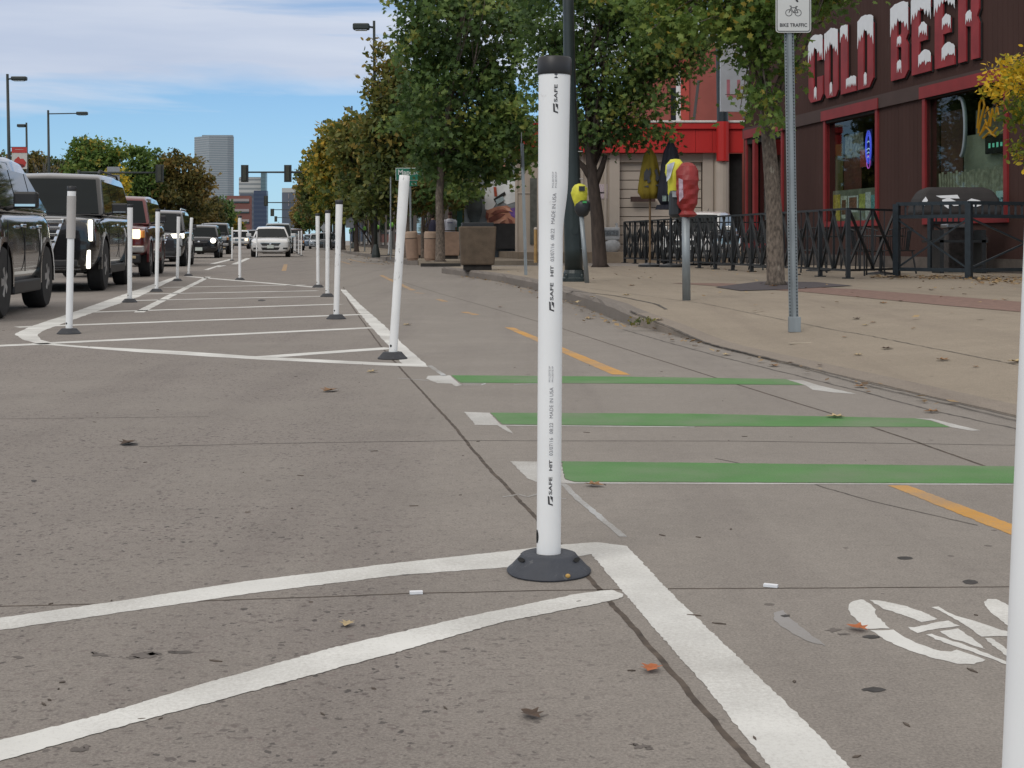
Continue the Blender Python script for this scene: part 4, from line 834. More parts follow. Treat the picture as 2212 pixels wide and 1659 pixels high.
inwin('red_poster', fs(wA, 0.72), fs(wA, 0.52), 2.62, 3.05, 0.8, pm('red_poster', (0.22, 0.03, 0.03), .3))
inwin('wood_panel', fs(wA, 0.5), fs(wA, 0.16), 1.5, 2.95, 1.3, pm('red_brown_panel', (0.07, 0.018, 0.014), .3, 3))
inwin('olive_panel', fs(wA, 0.16), fs(wA, 0.02), 1.5, 3.3, 1.0, pm('olive_panel', (0.06, 0.05, 0.012), .3, 3))
inwin('shelf_goods', fs(wA, 0.55), fs(wA, 0.2), 2.9, 3.5, 1.1, pm('pale_goods', (0.14, 0.13, 0.11), .8, 9))
def neon_ring(c_s, c_z, rs, rz, t, m, r=0.012, a0=0, a1=360, name='neon_sign', parent=None, zsc=1):
    n = 32; pts = [L_(WT + .12, c_s - rs * math.cos(R(a0 + (a1 - a0) * i / n)), c_z + rz * math.sin(R(a0 + (a1 - a0) * i / n))) for i in range(n + 1)]
    return MB().tube(pts, r, 8).build(name, m, parent or store)
M_nblue = mat('blue_neon', (0.10, 0.14, 0.95), 0.4, var=0.02, emis=0.55); M_npink = mat('pink_neon', (0.75, 0.15, 0.85), 0.4, var=0.02, emis=0.4)
M_nwhite = mat('white_neon', (0.55, 0.75, 1.0), 0.4, var=0.02, emis=0.5); M_nyel = mat('amber_neon', (0.75, 0.33, 0.02), 0.4, var=0.05, emis=0.15); M_ngrn = mat('green_neon', (0.2, 0.7, 0.5), 0.4, var=0.05, emis=0.25)
cs = fs(wA, 0.74); 
inwin('neon_panel', cs - .17, cs + .17, 2.62, 3.52, 0.30, mat('neon_backing', (0.02, 0.025, 0.16), 0.6, var=.3), 0.01, 0)
for k_ in range(3): neon_ring(cs, 3.08, 0.17 - .03 * k_, 0.40 - .05 * k_, 0.26, M_nblue, 0.014)
neon_ring(cs, 2.72, 0.10, 0.16, 0.255, M_npink, 0.012, 0, 360)
for zz, w_ in ((3.2, .07), (3.02, .10), (2.93, .09), (2.82, .07)): MB().tube([L_(WT + .12, cs + w_, zz), L_(WT + .12, cs, zz + .03), L_(WT + .12, cs - w_, zz)], 0.013, 6).build('neon_sign', M_nwhite, store)
# second display window
inwin('curtain_board', fs(wB, 0.98), fs(wB, 0.33), 1.28, 3.0, 1.4, pm('grey_green_wall', (0.15, 0.155, 0.12), .35, 1.3))
inwin('upper_board', fs(wB, 0.98), fs(wB, 0.47), 3.0, 3.5, 1.5, pm('grey_panel', (0.10, 0.105, 0.09), .35, 1.3))
sl = MB()
for i in range(25): wallbox(sl, fs(wB, 0.09 + i * 0.035) - .05, fs(wB, 0.09 + i * 0.035) + .05, 1.28, 2.25 + .03 * math.sin(i * 2.3), 0.14, 0.145)
sl.build('slat_blind', pm('blind_slats', (0.19, 0.185, 0.14), .4, 9), store)
inwin('wood_panel', fs(wB, 0.30), fs(wB, 0.03), 1.6, 3.6, 1.6, pm('dark_wood', (0.045, 0.018, 0.014), .4, 2))
neon_ring(fs(wB, .36), 3.18, 0.22, 0.62, 0.6, mat('grey_tube', (0.22, 0.26, 0.28), 0.4, var=.1), 0.045, -80, 100, 'arc_sign')
for pts in ([(.57, 3.1), (.60, 3.62), (.64, 3.72), (.66, 3.55), (.61, 3.25), (.58, 3.0), (.62, 3.0), (.68, 3.2)], [(.66, 3.3), (.70, 3.5), (.73, 3.3), (.70, 3.12), (.67, 3.25)], [(.73, 3.1), (.76, 3.45), (.79, 3.2), (.82, 3.5), (.84, 3.3)], [(.60, 2.95), (.68, 3.1), (.76, 2.95), (.82, 3.05)], [(.64, 2.88), (.72, 2.98), (.80, 2.88)], [(.78, 3.55), (.83, 3.62), (.86, 3.5)]):
    MB().tube([L_(WT + .125, fs(wB, u), z) for u, z in pts], 0.022, 6).build('script_neon', M_nyel, store)
inwin('sign_box', fs(wB, .93), fs(wB, .66), 2.55, 2.92, 0.32, M_dark, .06)
m = MB()
for _i in range(4): m.box(L_(WT + .130, fs(wB, .72 + .05 * _i), 2.71), (.006, .075, .10 - .02 * (_i % 2)))
m.build('lit_panel', M_ngrn, store)
inwin('price_sign', fs(wB, .99), fs(wB, .80), 1.42, 1.78, 0.30, pm('pale_blue_card', (0.30, 0.42, 0.43), .15, 6))
m = MB(); text_on(m, 'YES!', 0.21, L_(WT + .128, fs(wB, .895), 1.50), (0, -1, 0), (0, 0, 1), 0.006); m.build('sign_text', pm('teal_text', (0.03, 0.10, 0.12), .2), store, fix=False)
inwin('glass_stickers', fs(wC, .62), fs(wC, .34), 1.4, 3.3, .5, pm('blue_orange_poster', (0.10, 0.09, 0.10), .8, 2.2))
inwin('door_frame', fs(wC, .24), fs(wC, .18), .7, 3.85, -0.06, M_redt, .12)
# big letters ---------------------------------------------------------------
def letter_splines(ch):                            # outlines in a 1 x 1 box, first spline outer, rest holes
    c = 0.16
    oct_ = [(c, 0), (1 - c, 0), (1, c * .55), (1, 1 - c * .55), (1 - c, 1), (c, 1), (0, 1 - c * .55), (0, c * .55)]
    slot = [(0.36, 0.20), (0.42, 0.15), (0.58, 0.15), (0.64, 0.20), (0.64, 0.80), (0.58, 0.85), (0.42, 0.85), (0.36, 0.80)]
    if ch == 'O': return [oct_, slot]
    if ch == 'C': return [[(c, 0), (1 - c, 0), (1, c * .55), (1, 0.37), (0.62, 0.37), (0.62, 0.20), (0.56, 0.16), (0.44, 0.16), (0.38, 0.20), (0.38, 0.80), (0.44, 0.84), (0.56, 0.84), (0.62, 0.80), (0.62, 0.62), (1, 0.62), (1, 1 - c * .55), (1 - c, 1), (c, 1), (0, 1 - c * .55), (0, c * .55)]]
    if ch == 'L': return [[(0, 0), (1, 0), (1, 0.20), (0.46, 0.20), (0.46, 1), (0, 1)]]
    if ch == 'D': return [[(0, 0), (.74, 0), (1, .12), (1, .88), (.74, 1), (0, 1)], [(.38, .16), (.56, .16), (.62, .20), (.62, .80), (.56, .84), (.38, .84)]]
    if ch == 'B': return [[(0, 0), (.80, 0), (1, .09), (1, .43), (.88, .50), (1, .57), (1, .91), (.80, 1), (0, 1)], [(.38, .16), (.58, .16), (.62, .19), (.62, .40), (.58, .43), (.38, .43)], [(.38, .59), (.58, .59), (.62, .62), (.62, .80), (.58, .84), (.38, .84)]]
    if ch == 'E': return [[(0, 0), (1, 0), (1, .19), (.42, .19), (.42, .41), (.80, .41), (.80, .59), (.42, .59), (.42, .81), (1, .81), (1, 1), (0, 1)]]
    return [[(0, 0), (.38, 0), (.38, .42), (.62, .40), (.62, 0), (1, 0), (1, .42), (.90, .50), (1, .58), (1, .91), (.80, 1), (0, 1)], [(.38, .58), (.58, .58), (.62, .61), (.62, .80), (.58, .84), (.38, .84)]]
def curve_mesh(splines, fn, depth):                # filled 2-D outline -> extruded mesh through fn(x, y, d)
    cu = bpy.data.curves.new('c', 'CURVE'); cu.dimensions = '2D'; cu.fill_mode = 'BOTH'; cu.extrude = 0.5
    for sp in splines:
        q = cu.splines.new('POLY'); q.points.add(len(sp) - 1); q.use_cyclic_u = True
        for i, (x, y) in enumerate(sp): q.points[i].co = (x, y, 0, 1)
    o = bpy.data.objects.new('c', cu); col.objects.link(o); bpy.context.view_layer.update()
    me = o.evaluated_get(bpy.context.evaluated_depsgraph_get()).to_mesh()
    v = [fn(x.co.x, x.co.y, (x.co.z + 0.5) * depth) for x in me.vertices]; f = [tuple(p.vertices) for p in me.polygons]
    o.to_mesh_clear(); bpy.data.objects.remove(o); bpy.data.curves.remove(cu); return MB().add(v, f)
def snow(ch, r):                                   # white cap with drips, list of outlines
    out = []
    def cap(x0, x1, yt, yb, n, hump=.05, amp=.09):
        top = [(x0 - .02 + (x1 - x0 + .04) * i / 8, yt + hump * math.sin(math.pi * min(1, max(0, i / 8))) + r.uniform(-.008, .012)) for i in range(9)]
        low = []
        for i in range(n, -1, -1):
            x = x0 - .02 + (x1 - x0 + .04) * i / n; edge = abs(2 * i / n - 1)
            low += [(x, yb - amp * edge - r.uniform(.0, .05)), (x - (x1 - x0) / n * .45, yb + r.uniform(.0, .03) - amp * edge * .6)] if i else [(x, yb - amp - .03)]
        return top + low
    if ch in 'COD': out.append(cap(0.02 if ch != 'L' else 0, 0.98, 0.985, 0.83, 6, .05, .21)); out.append(cap(.44, .56, .15 + .04, .08, 3, .035, .02))
    if ch == 'D' : pass
    if ch == 'L': out.append(cap(0, .46, .985, .88, 4, .03, .08)); out.append(cap(.40, 1.0, .20, .12, 5, .025, .03))
    if ch == 'B': out.append(cap(0, 1, .985, .80, 6, .04, .17)); out.append(cap(.40, .60, .54, .49, 3, .03, .02)); out.append(cap(.40, .60, .22, .14, 3, .03, .02))
    if ch == 'E': out.append(cap(0, 1, .985, .84, 7, .03, .14)); out.append(cap(.42, .80, .60, .53, 4, .05, .03)); out.append(cap(.40, 1, .23, .14, 5, .06, .03))
    if ch == 'R': out.append(cap(0, 1, .985, .88, 7, .03, .08)); out.append(cap(.40, .64, .56, .50, 3, .04, .03))
    return out
lr = random.Random(3)
for ch, x0, x1 in (('C', 1752, 1783), ('O', 1787, 1816), ('L', 1822, 1855), ('D', 1859, 1893), ('B', 1931, 1968), ('E', 1976, 2017), ('E', 2026, 2069), ('R', 2077, 2122)):
    sa, sb_ = Q(x0, 150)[0], Q(x1, 150)[0]; zb, zt = 4.50, 6.22
    fn = lambda x, y, d, sa=sa, sb_=sb_: L_(WT - 0.04 - d, sa + (sb_ - sa) * x, zb + (zt - zb) * y)
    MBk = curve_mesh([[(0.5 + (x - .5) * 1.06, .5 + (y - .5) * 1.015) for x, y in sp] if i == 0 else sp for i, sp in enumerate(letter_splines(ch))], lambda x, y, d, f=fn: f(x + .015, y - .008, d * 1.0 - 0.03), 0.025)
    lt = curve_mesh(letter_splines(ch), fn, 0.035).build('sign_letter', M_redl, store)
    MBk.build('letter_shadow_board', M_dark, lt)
    for sp in snow(ch, lr):
        curve_mesh([sp], lambda x, y, d, f=fn: f(x, y, 0.037 + d), 0.008).build('snow_cap', M_snow, lt)
# projecting white sign board at the corner
sg = thing('hanging_shop_sign', 'white board sign with faded pink letters at the far corner of the brown shop', 'sign', S(WT - .45, 41.2, 4.9), TH)
MB().box((0, 0, .9), (0.9, .12, 2.1)).build('board', mat('pale_sign_board', (0.42, 0.44, 0.47), .6, var=.08, scale=3), sg)
m = MB(); text_on(m, 'LI', 0.75, (-.05, -.064, .3), (1, 0, 0), (0, 0, 1), .02, sx=.9); m.build('sign_text', mat('pink_letters', (0.42, 0.16, 0.19), .6, var=.1), sg, fix=False)
MB().bar((.2, 0, 2.0), (.9, 0, 2.2), .05).build('bracket', M_blk, sg)
# ------------------------------------------------------------------ tan garage building with red parapet
ZG = 50.0
def P_(px, py, Z=ZG): return at(px, py, Z)
gar = thing('garage_building', 'low tan building with a pale roller door and bright red wooden parapet', 'building', (P_(1330, 545).x, ZG, 0.38), 0)
gl = lambda px, py, d=0.0: (lambda p: (p.x - gar.location.x, d, p.z - gar.location.z))(P_(px, py))
def fr(mb, x0, y0, x1, y1, d0, d1):               # frontal box between photo corners, depth d0..d1 behind the front
    a = gl(x0, y1); b_ = gl(x1, y0); cx_, cz_ = (a[0] + b_[0]) / 2, (a[2] + b_[2]) / 2
    return mb.box((cx_, (d0 + d1) / 2, cz_), (b_[0] - a[0], d1 - d0, b_[2] - a[2]))
M_tan = mat('tan_wall_paint', (0.41, 0.35, 0.29), 0.8, var=0.06, scale=1.5, dirt=((0.2, 0.165, 0.135), 1.2, .6, .5))
M_tan2 = mat('tan_door_paint', (0.45, 0.39, 0.335), 0.75, var=0.05, scale=2)
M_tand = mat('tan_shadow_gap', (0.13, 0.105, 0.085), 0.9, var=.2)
m = MB(); fr(m, 1113, 332, 1336, 548, 0, 8); fr(m, 1336, 332, 1518, 350, 0, .5); fr(m, 1518, 332, 1603, 548, 0, .5); fr(m, 1113, 300, 1336, 332, 0, 8); m.build('wall', M_tan, gar)
m = MB()
for x in (1113, 1160, 1205, 1255, 1305): fr(m, x, 325, x + 5, 548, -.05, -.002)
fr(m, 1316, 328, 1338, 548, -.10, -.002); fr(m, 1113, 415, 1310, 418, -.03, -.001); m.build('pilaster', M_tan2, gar)
nsl = 10
for i in range(nsl):
    y0 = 350 + i * (548 - 350) / nsl; y1 = y0 + (548 - 350) / nsl - 1.6
    m = MB(); fr(m, 1338, y0, 1516, y1, 0.16, 0.22); m.build('door_slat', M_tan2, gar, bevel=.008)
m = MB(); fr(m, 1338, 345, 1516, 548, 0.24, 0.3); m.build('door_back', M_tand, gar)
m = MB(); fr(m, 1518, 330, 1540, 548, -.06, -.002); fr(m, 1545, 330, 1573, 548, -.08, -.003); m.build('pilaster', M_tan2, gar)
m = MB(); fr(m, 1576, 332, 1603, 548, -.02, -.004); m.build('dark_doorway', M_dark, gar)
m = MB(); fr(m, 1145, 385, 1161, 528, -.04, -.001); m.build('slot_window', mat('slot_frame', (0.09, 0.095, 0.085), .7, var=.3), gar)
m = MB(); fr(m, 1362, 425, 1415, 436, -.12, -.0); m.build('timber_bracket', mat('dark_timber', (0.055, 0.03, 0.025), .8, var=.3), gar)
M_red = mat('bright_red_paint', (0.46, 0.016, 0.014), 0.55, var=0.10, scale=3, stretch=(1, 1, .2))
xs = [1113, 1150, 1190, 1232, 1275, 1318, 1362, 1404, 1432, 1462, 1500, 1536, 1568, 1603]
for a, c in zip(xs, xs[1:]):
    m = MB(); fr(m, a, 280, c - .6, 331, -.34, -.02); m.build('parapet_board', M_red, gar)
m = MB(); fr(m, 1113, 268, 1603, 280, -.42, 8); m.build('parapet_cap', M_red, gar)
m = MB(); fr(m, 1113, 262.5, 1610, 267.6, -.46, 7); m.build('roof_edge', mat('white_roof_edge', (0.6, 0.6, 0.58), .7, var=.12, scale=8), gar, bevel=.03)
m = MB(); m.tube([gl(1556, 350, -.55), gl(1556, 266, -.55)], .22, 14); m.build('red_post_sleeve', M_red, gar)
m = MB(); m.tube([gl(1556, 266, -.55), gl(1553, 90, -.55)], .20, 14); m.build('stack_pipe', M_blkblue, gar)
m = MB(); m.tube([gl(1556, 548, -.40), gl(1556, 352, -.40)], .24, 14); m.build('round_column', M_tan2, gar)
m = MB(); m.bar(gl(1500, 262, .2), gl(1521, 165, 1.5), .09); m.build('stay_rod', M_blk, gar)
m = MB(); fr(m, 1294, 398, 1312, 429, -.03, -.002)
nt_ = tag(m.build('notice', mat('pink_notice_paper', (0.50, 0.42, 0.45), .8, var=.25, scale=30)), 'pale pink notice pasted on the tan wall right of the tree trunk', 'notice'); nt_.location = gar.location
nt_.location.z += (4.7) * 50 / 3000 * 0 ; 
gm = thing('gas_meter', 'grey gas meter with round regulator low on the tan wall', 'gas meter', P_(1320, 545, 49.6), 0)
g_ = lambda px, py: (lambda p: (p.x - gm.location.x, 0, p.z - gm.location.z))(P_(px, py, 49.6))
c = g_(1320, 505); MB().box((c[0], 0, c[2]), (.62, .3, .46)).build('housing', mat('meter_grey', (0.36, 0.37, 0.38), .5, var=.15), gm, bevel=.04)
c = g_(1322, 531); MB().ell((c[0], -.05, c[2]), (.30, .15, .28), 20, 12).build('regulator', mat('meter_grey', ()), gm, smooth=True)
MB().box((g_(1320, 503)[0], -.16, g_(1320, 503)[2]), (.5, .02, .18)).build('dial_window', mat('meter_dial', (0.12, 0.13, 0.14), .3, var=.6, scale=20), gm)
MB().tube([g_(1331, 497), g_(1333, 487), g_(1331, 482)], .05, 8).build('pipe', mat('meter_grey', ()), gm)
# brick-red upper storey behind
up = thing('red_brick_building', 'two-storey red-brown rendered building rising behind the bright red parapet', 'building', (P_(1525, 262, 56).x, 56, 0.4), 0)
def ul(px, py): p = P_(px, py, 56); return p.x - up.location.x, p.z - .4
def ub(mb, x0, y0, x1, y1, d0, d1): a = ul(x0, y1); b_ = ul(x1, y0); return mb.box(((a[0] + b_[0]) / 2, (d0 + d1) / 2, (a[1] + b_[1]) / 2), (b_[0] - a[0], d1 - d0, b_[1] - a[1]))
M_rb = mat('red_brown_render', (0.245, 0.065, 0.052), 0.85, var=0.10, scale=1.2, bump=.2, bscale=20)
m = MB(); ub(m, 1395, 92, 1760, 560, 0, 10); m.build('wall', M_rb, up)
m = MB(); ub(m, 1460, 150, 1470, 262, -.06, -.002); m.build('window_frame', mat('white_frame', (0.6, 0.6, 0.6), .6, var=.05), up)
m = MB(); ub(m, 1449, 190, 1459.5, 262, -.05, -.002); m.build('window', M_cglass, up)
m = MB(); ub(m, 1470, 96, 1488, 262, -.10, -.002); m.build('red_panel', mat('orange_red_panel', (0.36, 0.05, 0.035), .7, var=.1), up)
m = MB(); a = ul(1385, 150); b_ = ul(1470, 92); m.prism([(a[0], -.4, a[1]), (b_[0], -.4, b_[1]), (b_[0], -.4, b_[1] - .35), (a[0], -.4, a[1] - .35)], (0, 1.5, 0)); m.build('sloping_eave', mat('grey_eave', (0.10, 0.095, 0.09), .8, var=.2), up)
m = MB(); ub(m, 1596, 225, 1606, 262, -1.2, -.9); m.build('vent_pipe', M_rim, up)
# ------------------------------------------------------------------ mural building and shop row behind the street trees
mu = thing('mural_building', 'building end wall painted with large forearms, white sleeves and a grey portrait', 'building', at(1060, 536, 53) * 1, 0); mu.location.z = 0.15
ml = lambda px, py, d=0.0: (lambda p: (p.x - mu.location.x, d, p.z - .15))(at(px, py, 53))
def mp_(pts, m_, d, nm): return MB().prism([ml(x, y, d) for x, y in pts], (0, .012, 0)).build(nm, m_, mu)
m = MB(); a = ml(1003, 545); b_ = ml(1113, 340); m.box(((a[0] + b_[0]) / 2, 3, (b_[2]) / 2), (b_[0] - a[0], 6, b_[2] - 0)); m.build('wall', mat('mural_ground', (0.24, 0.27, 0.30), .8, var=.5, scale=.9), mu)
skin = mat('mural_skin', (0.50, 0.24, 0.165), .8, var=.35, scale=2.5); skd = mat('mural_skin_dark', (0.19, 0.065, 0.05), .8, var=.4, scale=3); wh = mat('mural_white', (0.74, 0.78, 0.82), .8, var=.2, scale=2)
gr = mat('mural_grey', (0.085, 0.105, 0.115), .8, var=.7, scale=1.6); pu = mat('mural_purple', (0.17, 0.09, 0.36), .8, var=.3); bk = mat('mural_black', (0.012, 0.012, 0.014), .7, var=.3); tl = mat('mural_teal', (0.06, 0.16, 0.12), .8, var=.3)
mp_([(1046, 410), (1062, 392), (1088, 372), (1113, 380), (1113, 436), (1095, 442), (1078, 428), (1062, 455), (1048, 452)], wh, -.02, 'mural_shirt')
mp_([(1064, 372), (1070, 352), (1098, 350), (1095, 372), (1082, 392), (1068, 388)], skin, -.035, 'mural_neck')
mp_([(1050, 455), (1075, 446), (1095, 444), (1113, 455), (1113, 505), (1090, 520), (1052, 522), (1066, 500), (1052, 480)], skin, -.035, 'mural_arms')
mp_([(1055, 472), (1072, 462), (1092, 462), (1080, 472), (1062, 480), (1060, 492)], skd, -.05, 'mural_crease')
mp_([(1056, 500), (1072, 484), (1090, 480), (1098, 488), (1078, 500), (1064, 512)], skd, -.05, 'mural_crease')
mp_([(1052, 520), (1058, 505), (1078, 497), (1084, 502), (1074, 520)], skin, -.062, 'mural_wrist')
for _p in ([(1060, 462), (1070, 455), (1086, 452), (1100, 458), (1084, 458), (1068, 464)], [(1096, 470), (1106, 476), (1110, 490), (1102, 486)], [(1084, 506), (1098, 498), (1110, 500), (1098, 508)], [(1050, 458), (1056, 462), (1054, 476), (1049, 470)]): mp_(_p, skd, -.07, 'mural_crease')
for _p in ([(1062, 486), (1078, 474), (1092, 474), (1080, 482), (1066, 492)], [(1086, 446), (1100, 450), (1108, 458), (1096, 455)]): mp_(_p, mat('mural_skin_light', (0.62, 0.34, 0.25), .8, var=.2, scale=3), -.075, 'mural_highlight')
mp_([(1066, 404), (1072, 404), (1074, 424), (1068, 424)], mat('mural_orange', (0.4, 0.08, 0.04), .8, var=.2), -.05, 'mural_tie')
mp_([(1066, 430), (1090, 414), (1093, 420), (1070, 438)], bk, -.05, 'mural_strap'); mp_([(1070, 432), (1086, 424), (1090, 432), (1074, 442)], mat('mural_pale_blue', (0.35, 0.45, 0.5), .7, var=.2), -.062, 'mural_badge')
mp_([(1098, 452), (1113, 448), (1113, 472), (1104, 466)], pu, -.05, 'mural_patch')
el_ = [(1025 + 17 * math.cos(2 * math.pi * i / 20), 447 + 37 * math.sin(2 * math.pi * i / 20)) for i in range(20)]
mp_(el_, gr, -.05, 'mural_portrait'); mp_([(1010, 505), (1014, 480), (1036, 476), (1042, 505), (1042, 522), (1008, 522)], gr, -.03, 'mural_coat')
mp_([(1022, 486), (1027, 484), (1033, 520), (1028, 520)], mat('mural_pale', (0.42, 0.42, 0.38), .8, var=.1), -.065, 'mural_stripe')
m = MB(); a = ml(1042, 537); b_ = ml(1113, 483)
m.box(((a[0] + b_[0]) / 2, -.25, (a[2] + b_[2]) / 2), (b_[0] - a[0], .3, b_[2] - a[2])); m.build('black_board', bk, mu)
m = MB(); a = ml(1058, 536); m.tube([(a[0], -.45, a[2]), (a[0], -.45, a[2] + .95)], .035, 8); m.build('downpipe', M_rim, mu)
m = MB(); a = ml(985, 560); b_ = ml(997, 350); m.box(((a[0] + b_[0]) / 2, 1, 2), (.2, .2, 3.9)); m.build('green_post', tl, mu)
row = thing('shop_row', 'long dark shopfront row mostly hidden behind the street trees', 'building', S(7.0, 120, .15), TH)
MB().box((6, 0, 2.4), (12, 130, 4.8)).build('wall', mat('grey_brown_wall', (0.085, 0.07, 0.06), .85, var=.3, scale=.4), row)
for i in range(14):
    y = -60 + i * 9
    MB().box((-.02, y, 1.5), (.08, 5.6, 2.4)).build('shop_window', M_cglass, row); MB().box((-.25, y, 3.1), (.6, 6.4, .5)).build('awning', mat('awning_%d' % (i % 3), [(0.06, 0.10, 0.08), (0.14, 0.11, 0.09), (0.10, 0.035, 0.03)][i % 3], .8, var=.2), row)
# ------------------------------------------------------------------ far towers
def tower(name, label, x0, x1, ytop, Z, m_, dep, floors, band, edge=None, rotz=0, split=None, xwin=0):
    dep = Z * .006
    a = at(x0, HY, Z); b_ = at(x1, HY, Z); h = at(x0, ytop, Z).z; w = b_.x - a.x
    r = thing(name, label, 'high-rise' if h > 40 else 'building', ((a.x + b_.x) / 2, Z, 0), rotz)
    MB().box((0, dep / 2, h / 2), (w, dep, h)).build('wall', m_, r)
    mb = MB()
    for i in range(floors):
        z = h * (i + .6) / floors
        mb.box((0, dep / 2, z), (w * 1.004, dep * 1.004, h / floors * .42))
    mb.build('window_bands', band, r)
    MB().box((0, dep / 2, h + h * .006), (w * .96, dep * .9, h * .012)).build('roof', band if not edge else edge, r)
    return r, w, h
# the tall grey tower: a three-sided front
Zt = 1500; a = at(420, HY, Zt); c = at(451, HY, Zt); d = at(505, HY, Zt); h = at(420, 293, Zt).z
r = thing('office_tower', 'tall pale grey tower with fine horizontal bands above the brown trees', 'high-rise', (c.x, Zt, 0))
pts = [(a.x * 1.0147 - c.x, 22), (0, 0), (d.x - c.x - 8, 6), (d.x * 1.0093 - c.x, 14), (d.x * 1.04 - c.x, 60), (a.x * 1.0147 - c.x, 60)]
mw = mat('tower_stone', (0.34, 0.37, 0.39), .7, var=.05, scale=.01); mg = mat('tower_glass_band', (0.22, 0.26, 0.29), .4, var=.08, scale=.02)
MB().prism([(x, y, 0) for x, y in pts], (0, 0, h)).build('wall', mw, r)
for k_ in range(46):
    ct = .0012
    MB().prism([(x * 1.004, y - .25 if y < 50 else y, h * (k_ + .3) / 46) for x, y in pts], (0, 0, h / 46 * .45)).build('window_band', mg, r)
MB().box(((a.x + d.x) / 2 - c.x + 1, 14, h + .6), (33, 6, 1.8)).build('roof_plant', mg, r)
tower('office_tower', 'smaller pale stepped tower with grey stripes behind the hanging traffic light', 516, 563, 384, 1300, mat('pale_tower', (0.42, 0.43, 0.42), .7, var=.05, scale=.02), 50, 14, mat('grey_stripe', (0.20, 0.22, 0.23), .5, var=.1))
tower('office_tower', 'narrow teal glass tower side standing right of the pale striped tower', 563.5, 574, 373, 1290, mat('teal_glass', (0.10, 0.16, 0.18), .3, var=.1, scale=.02), 60, 20, mat('teal_glass_dark', (0.08, 0.13, 0.15), .3, var=.1))
tower('office_building', 'slate blue block with a flat top in front of the pale striped tower', 518, 548, 419, 900, mat('slate_wall', (0.10, 0.115, 0.15), .6, var=.1, scale=.03), 40, 8, mat('slate_band', (0.075, 0.09, 0.12), .4, var=.1))
tower('office_building', 'dark navy glass building between the slate block and the pale sky gap', 548, 576, 413, 850, mat('navy_glass', (0.035, 0.05, 0.095), .35, var=.1, scale=.03), 60, 12, mat('navy_band', (0.05, 0.065, 0.11), .3, var=.1))
r, w, h = tower('brick_building', 'red brick building with rows of pale window bands left of the navy building', 488, 541, 424, 520, mat('red_brick', (0.20, 0.085, 0.07), .85, var=.12, scale=.3), 30, 1, mat('brick_base', (0.17, 0.07, 0.06), .8, var=.1))
for i in range(4):
    z = h * (.9 - i * .22)
    MB().box((w * .05, -.05, z), (w * .8, .5, h * .09)).build('window_strip', mat('pale_window_strip', (0.30, 0.26, 0.26), .5, var=.2), r)
    MB().box((w * .05, -.15, z - h * .025), (w * .8, .5, h * .03)).build('dark_strip', M_cglass, r)
r, w, h = tower('office_building', 'dark blue-grey office building behind the right-hand trees with four pale window slots', 609, 648, 416, 700, mat('slate_wall', ()), 40, 1, mat('slate_band', ()))
for x in (-.12, .2):
    for z in (.93, .78): MB().box((w * x, -.1, h * z), (w * .035, .4, h * .10)).build('window_slot', mat('pale_window_strip', ()), r)
MB().box((0, 2, h + 1.2), (w, 4, 2.2)).build('parapet', mat('pale_tower', ()), r)
tower('office_building', 'thin pale slab seen low at the end of the street', 553, 560, 505, 600, mat('pale_tower', ()), 20, 3, mat('grey_stripe', ()))
m = MB(); 
# ------------------------------------------------------------------ trees
def leaf_mat(name, stops, trans=0.42):
    if name in _mats: return _mats[name]
    m = bpy.data.materials.new(name); m.use_nodes = True; t = m.node_tree; p = t.nodes['Principled BSDF']
    a = t.nodes.new('ShaderNodeAttribute'); a.attribute_name = 'tint'; r = t.nodes.new('ShaderNodeValToRGB')
    while len(r.color_ramp.elements) < len(stops): r.color_ramp.elements.new(0.5)
    for e, (pos, c) in zip(r.color_ramp.elements, stops): e.position = pos; e.color = (*c, 1)
    t.links.new(a.outputs['Fac'], r.inputs['Fac']); t.links.new(r.outputs[0], p.inputs['Base Color']); p.inputs['Roughness'].default_value = .55; p.inputs['Specular IOR Level'].default_value = .35
    tr = t.nodes.new('ShaderNodeBsdfTranslucent'); t.links.new(r.outputs[0], tr.inputs[0]); ms = t.nodes.new('ShaderNodeMixShader'); ms.inputs[0].default_value = trans
    t.links.new(p.outputs[0], ms.inputs[1]); t.links.new(tr.outputs[0], ms.inputs[2]); t.links.new(ms.outputs[0], t.nodes['Material Output'].inputs[0])
    _mats[name] = m; return m
GREEN = leaf_mat('oak_leaves', [(0, (0.0429, 0.0780, 0.0273)), (.45, (0.0975, 0.1658, 0.0468)), (.8, (0.2048, 0.2828, 0.0702)), (1, (0.30, 0.30, 0.07))])
GREENL = leaf_mat('bright_oak_leaves', [(0, (0.0525, 0.0975, 0.0240)), (.45, (0.1200, 0.2025, 0.0450)), (.85, (0.2250, 0.3000, 0.0675)), (1, (0.42, 0.33, 0.06))])
OLIVE = leaf_mat('olive_leaves', [(0, (0.050, 0.076, 0.022)), (.4, (0.115, 0.145, 0.038)), (.75, (0.215, 0.205, 0.052)), (1, (0.34, 0.24, 0.06))])
GOLD = leaf_mat('gold_leaves', [(0, (0.055, 0.088, 0.020)), (.3, (0.125, 0.165, 0.032)), (.6, (0.29, 0.255, 0.042)), (1, (0.54, 0.34, 0.04))])
OCHRE = leaf_mat('ochre_leaves', [(0, (0.075, 0.085, 0.028)), (.4, (0.165, 0.140, 0.042)), (.8, (0.27, 0.185, 0.052)), (1, (0.38, 0.24, 0.075))])
YEL = leaf_mat('yellow_leaves', [(0, (0.08, 0.13, 0.02)), (.35, (0.22, 0.26, 0.03)), (.7, (0.56, 0.43, 0.04)), (1, (0.78, 0.50, 0.03))])
BARK = mat('grey_bark', (0.125, 0.100, 0.080), .95, var=.55, scale=30, bump=1.0, bscale=45, stretch=(1, 1, .45), dirt=((0.30, 0.27, 0.22), 13, .60, .75))
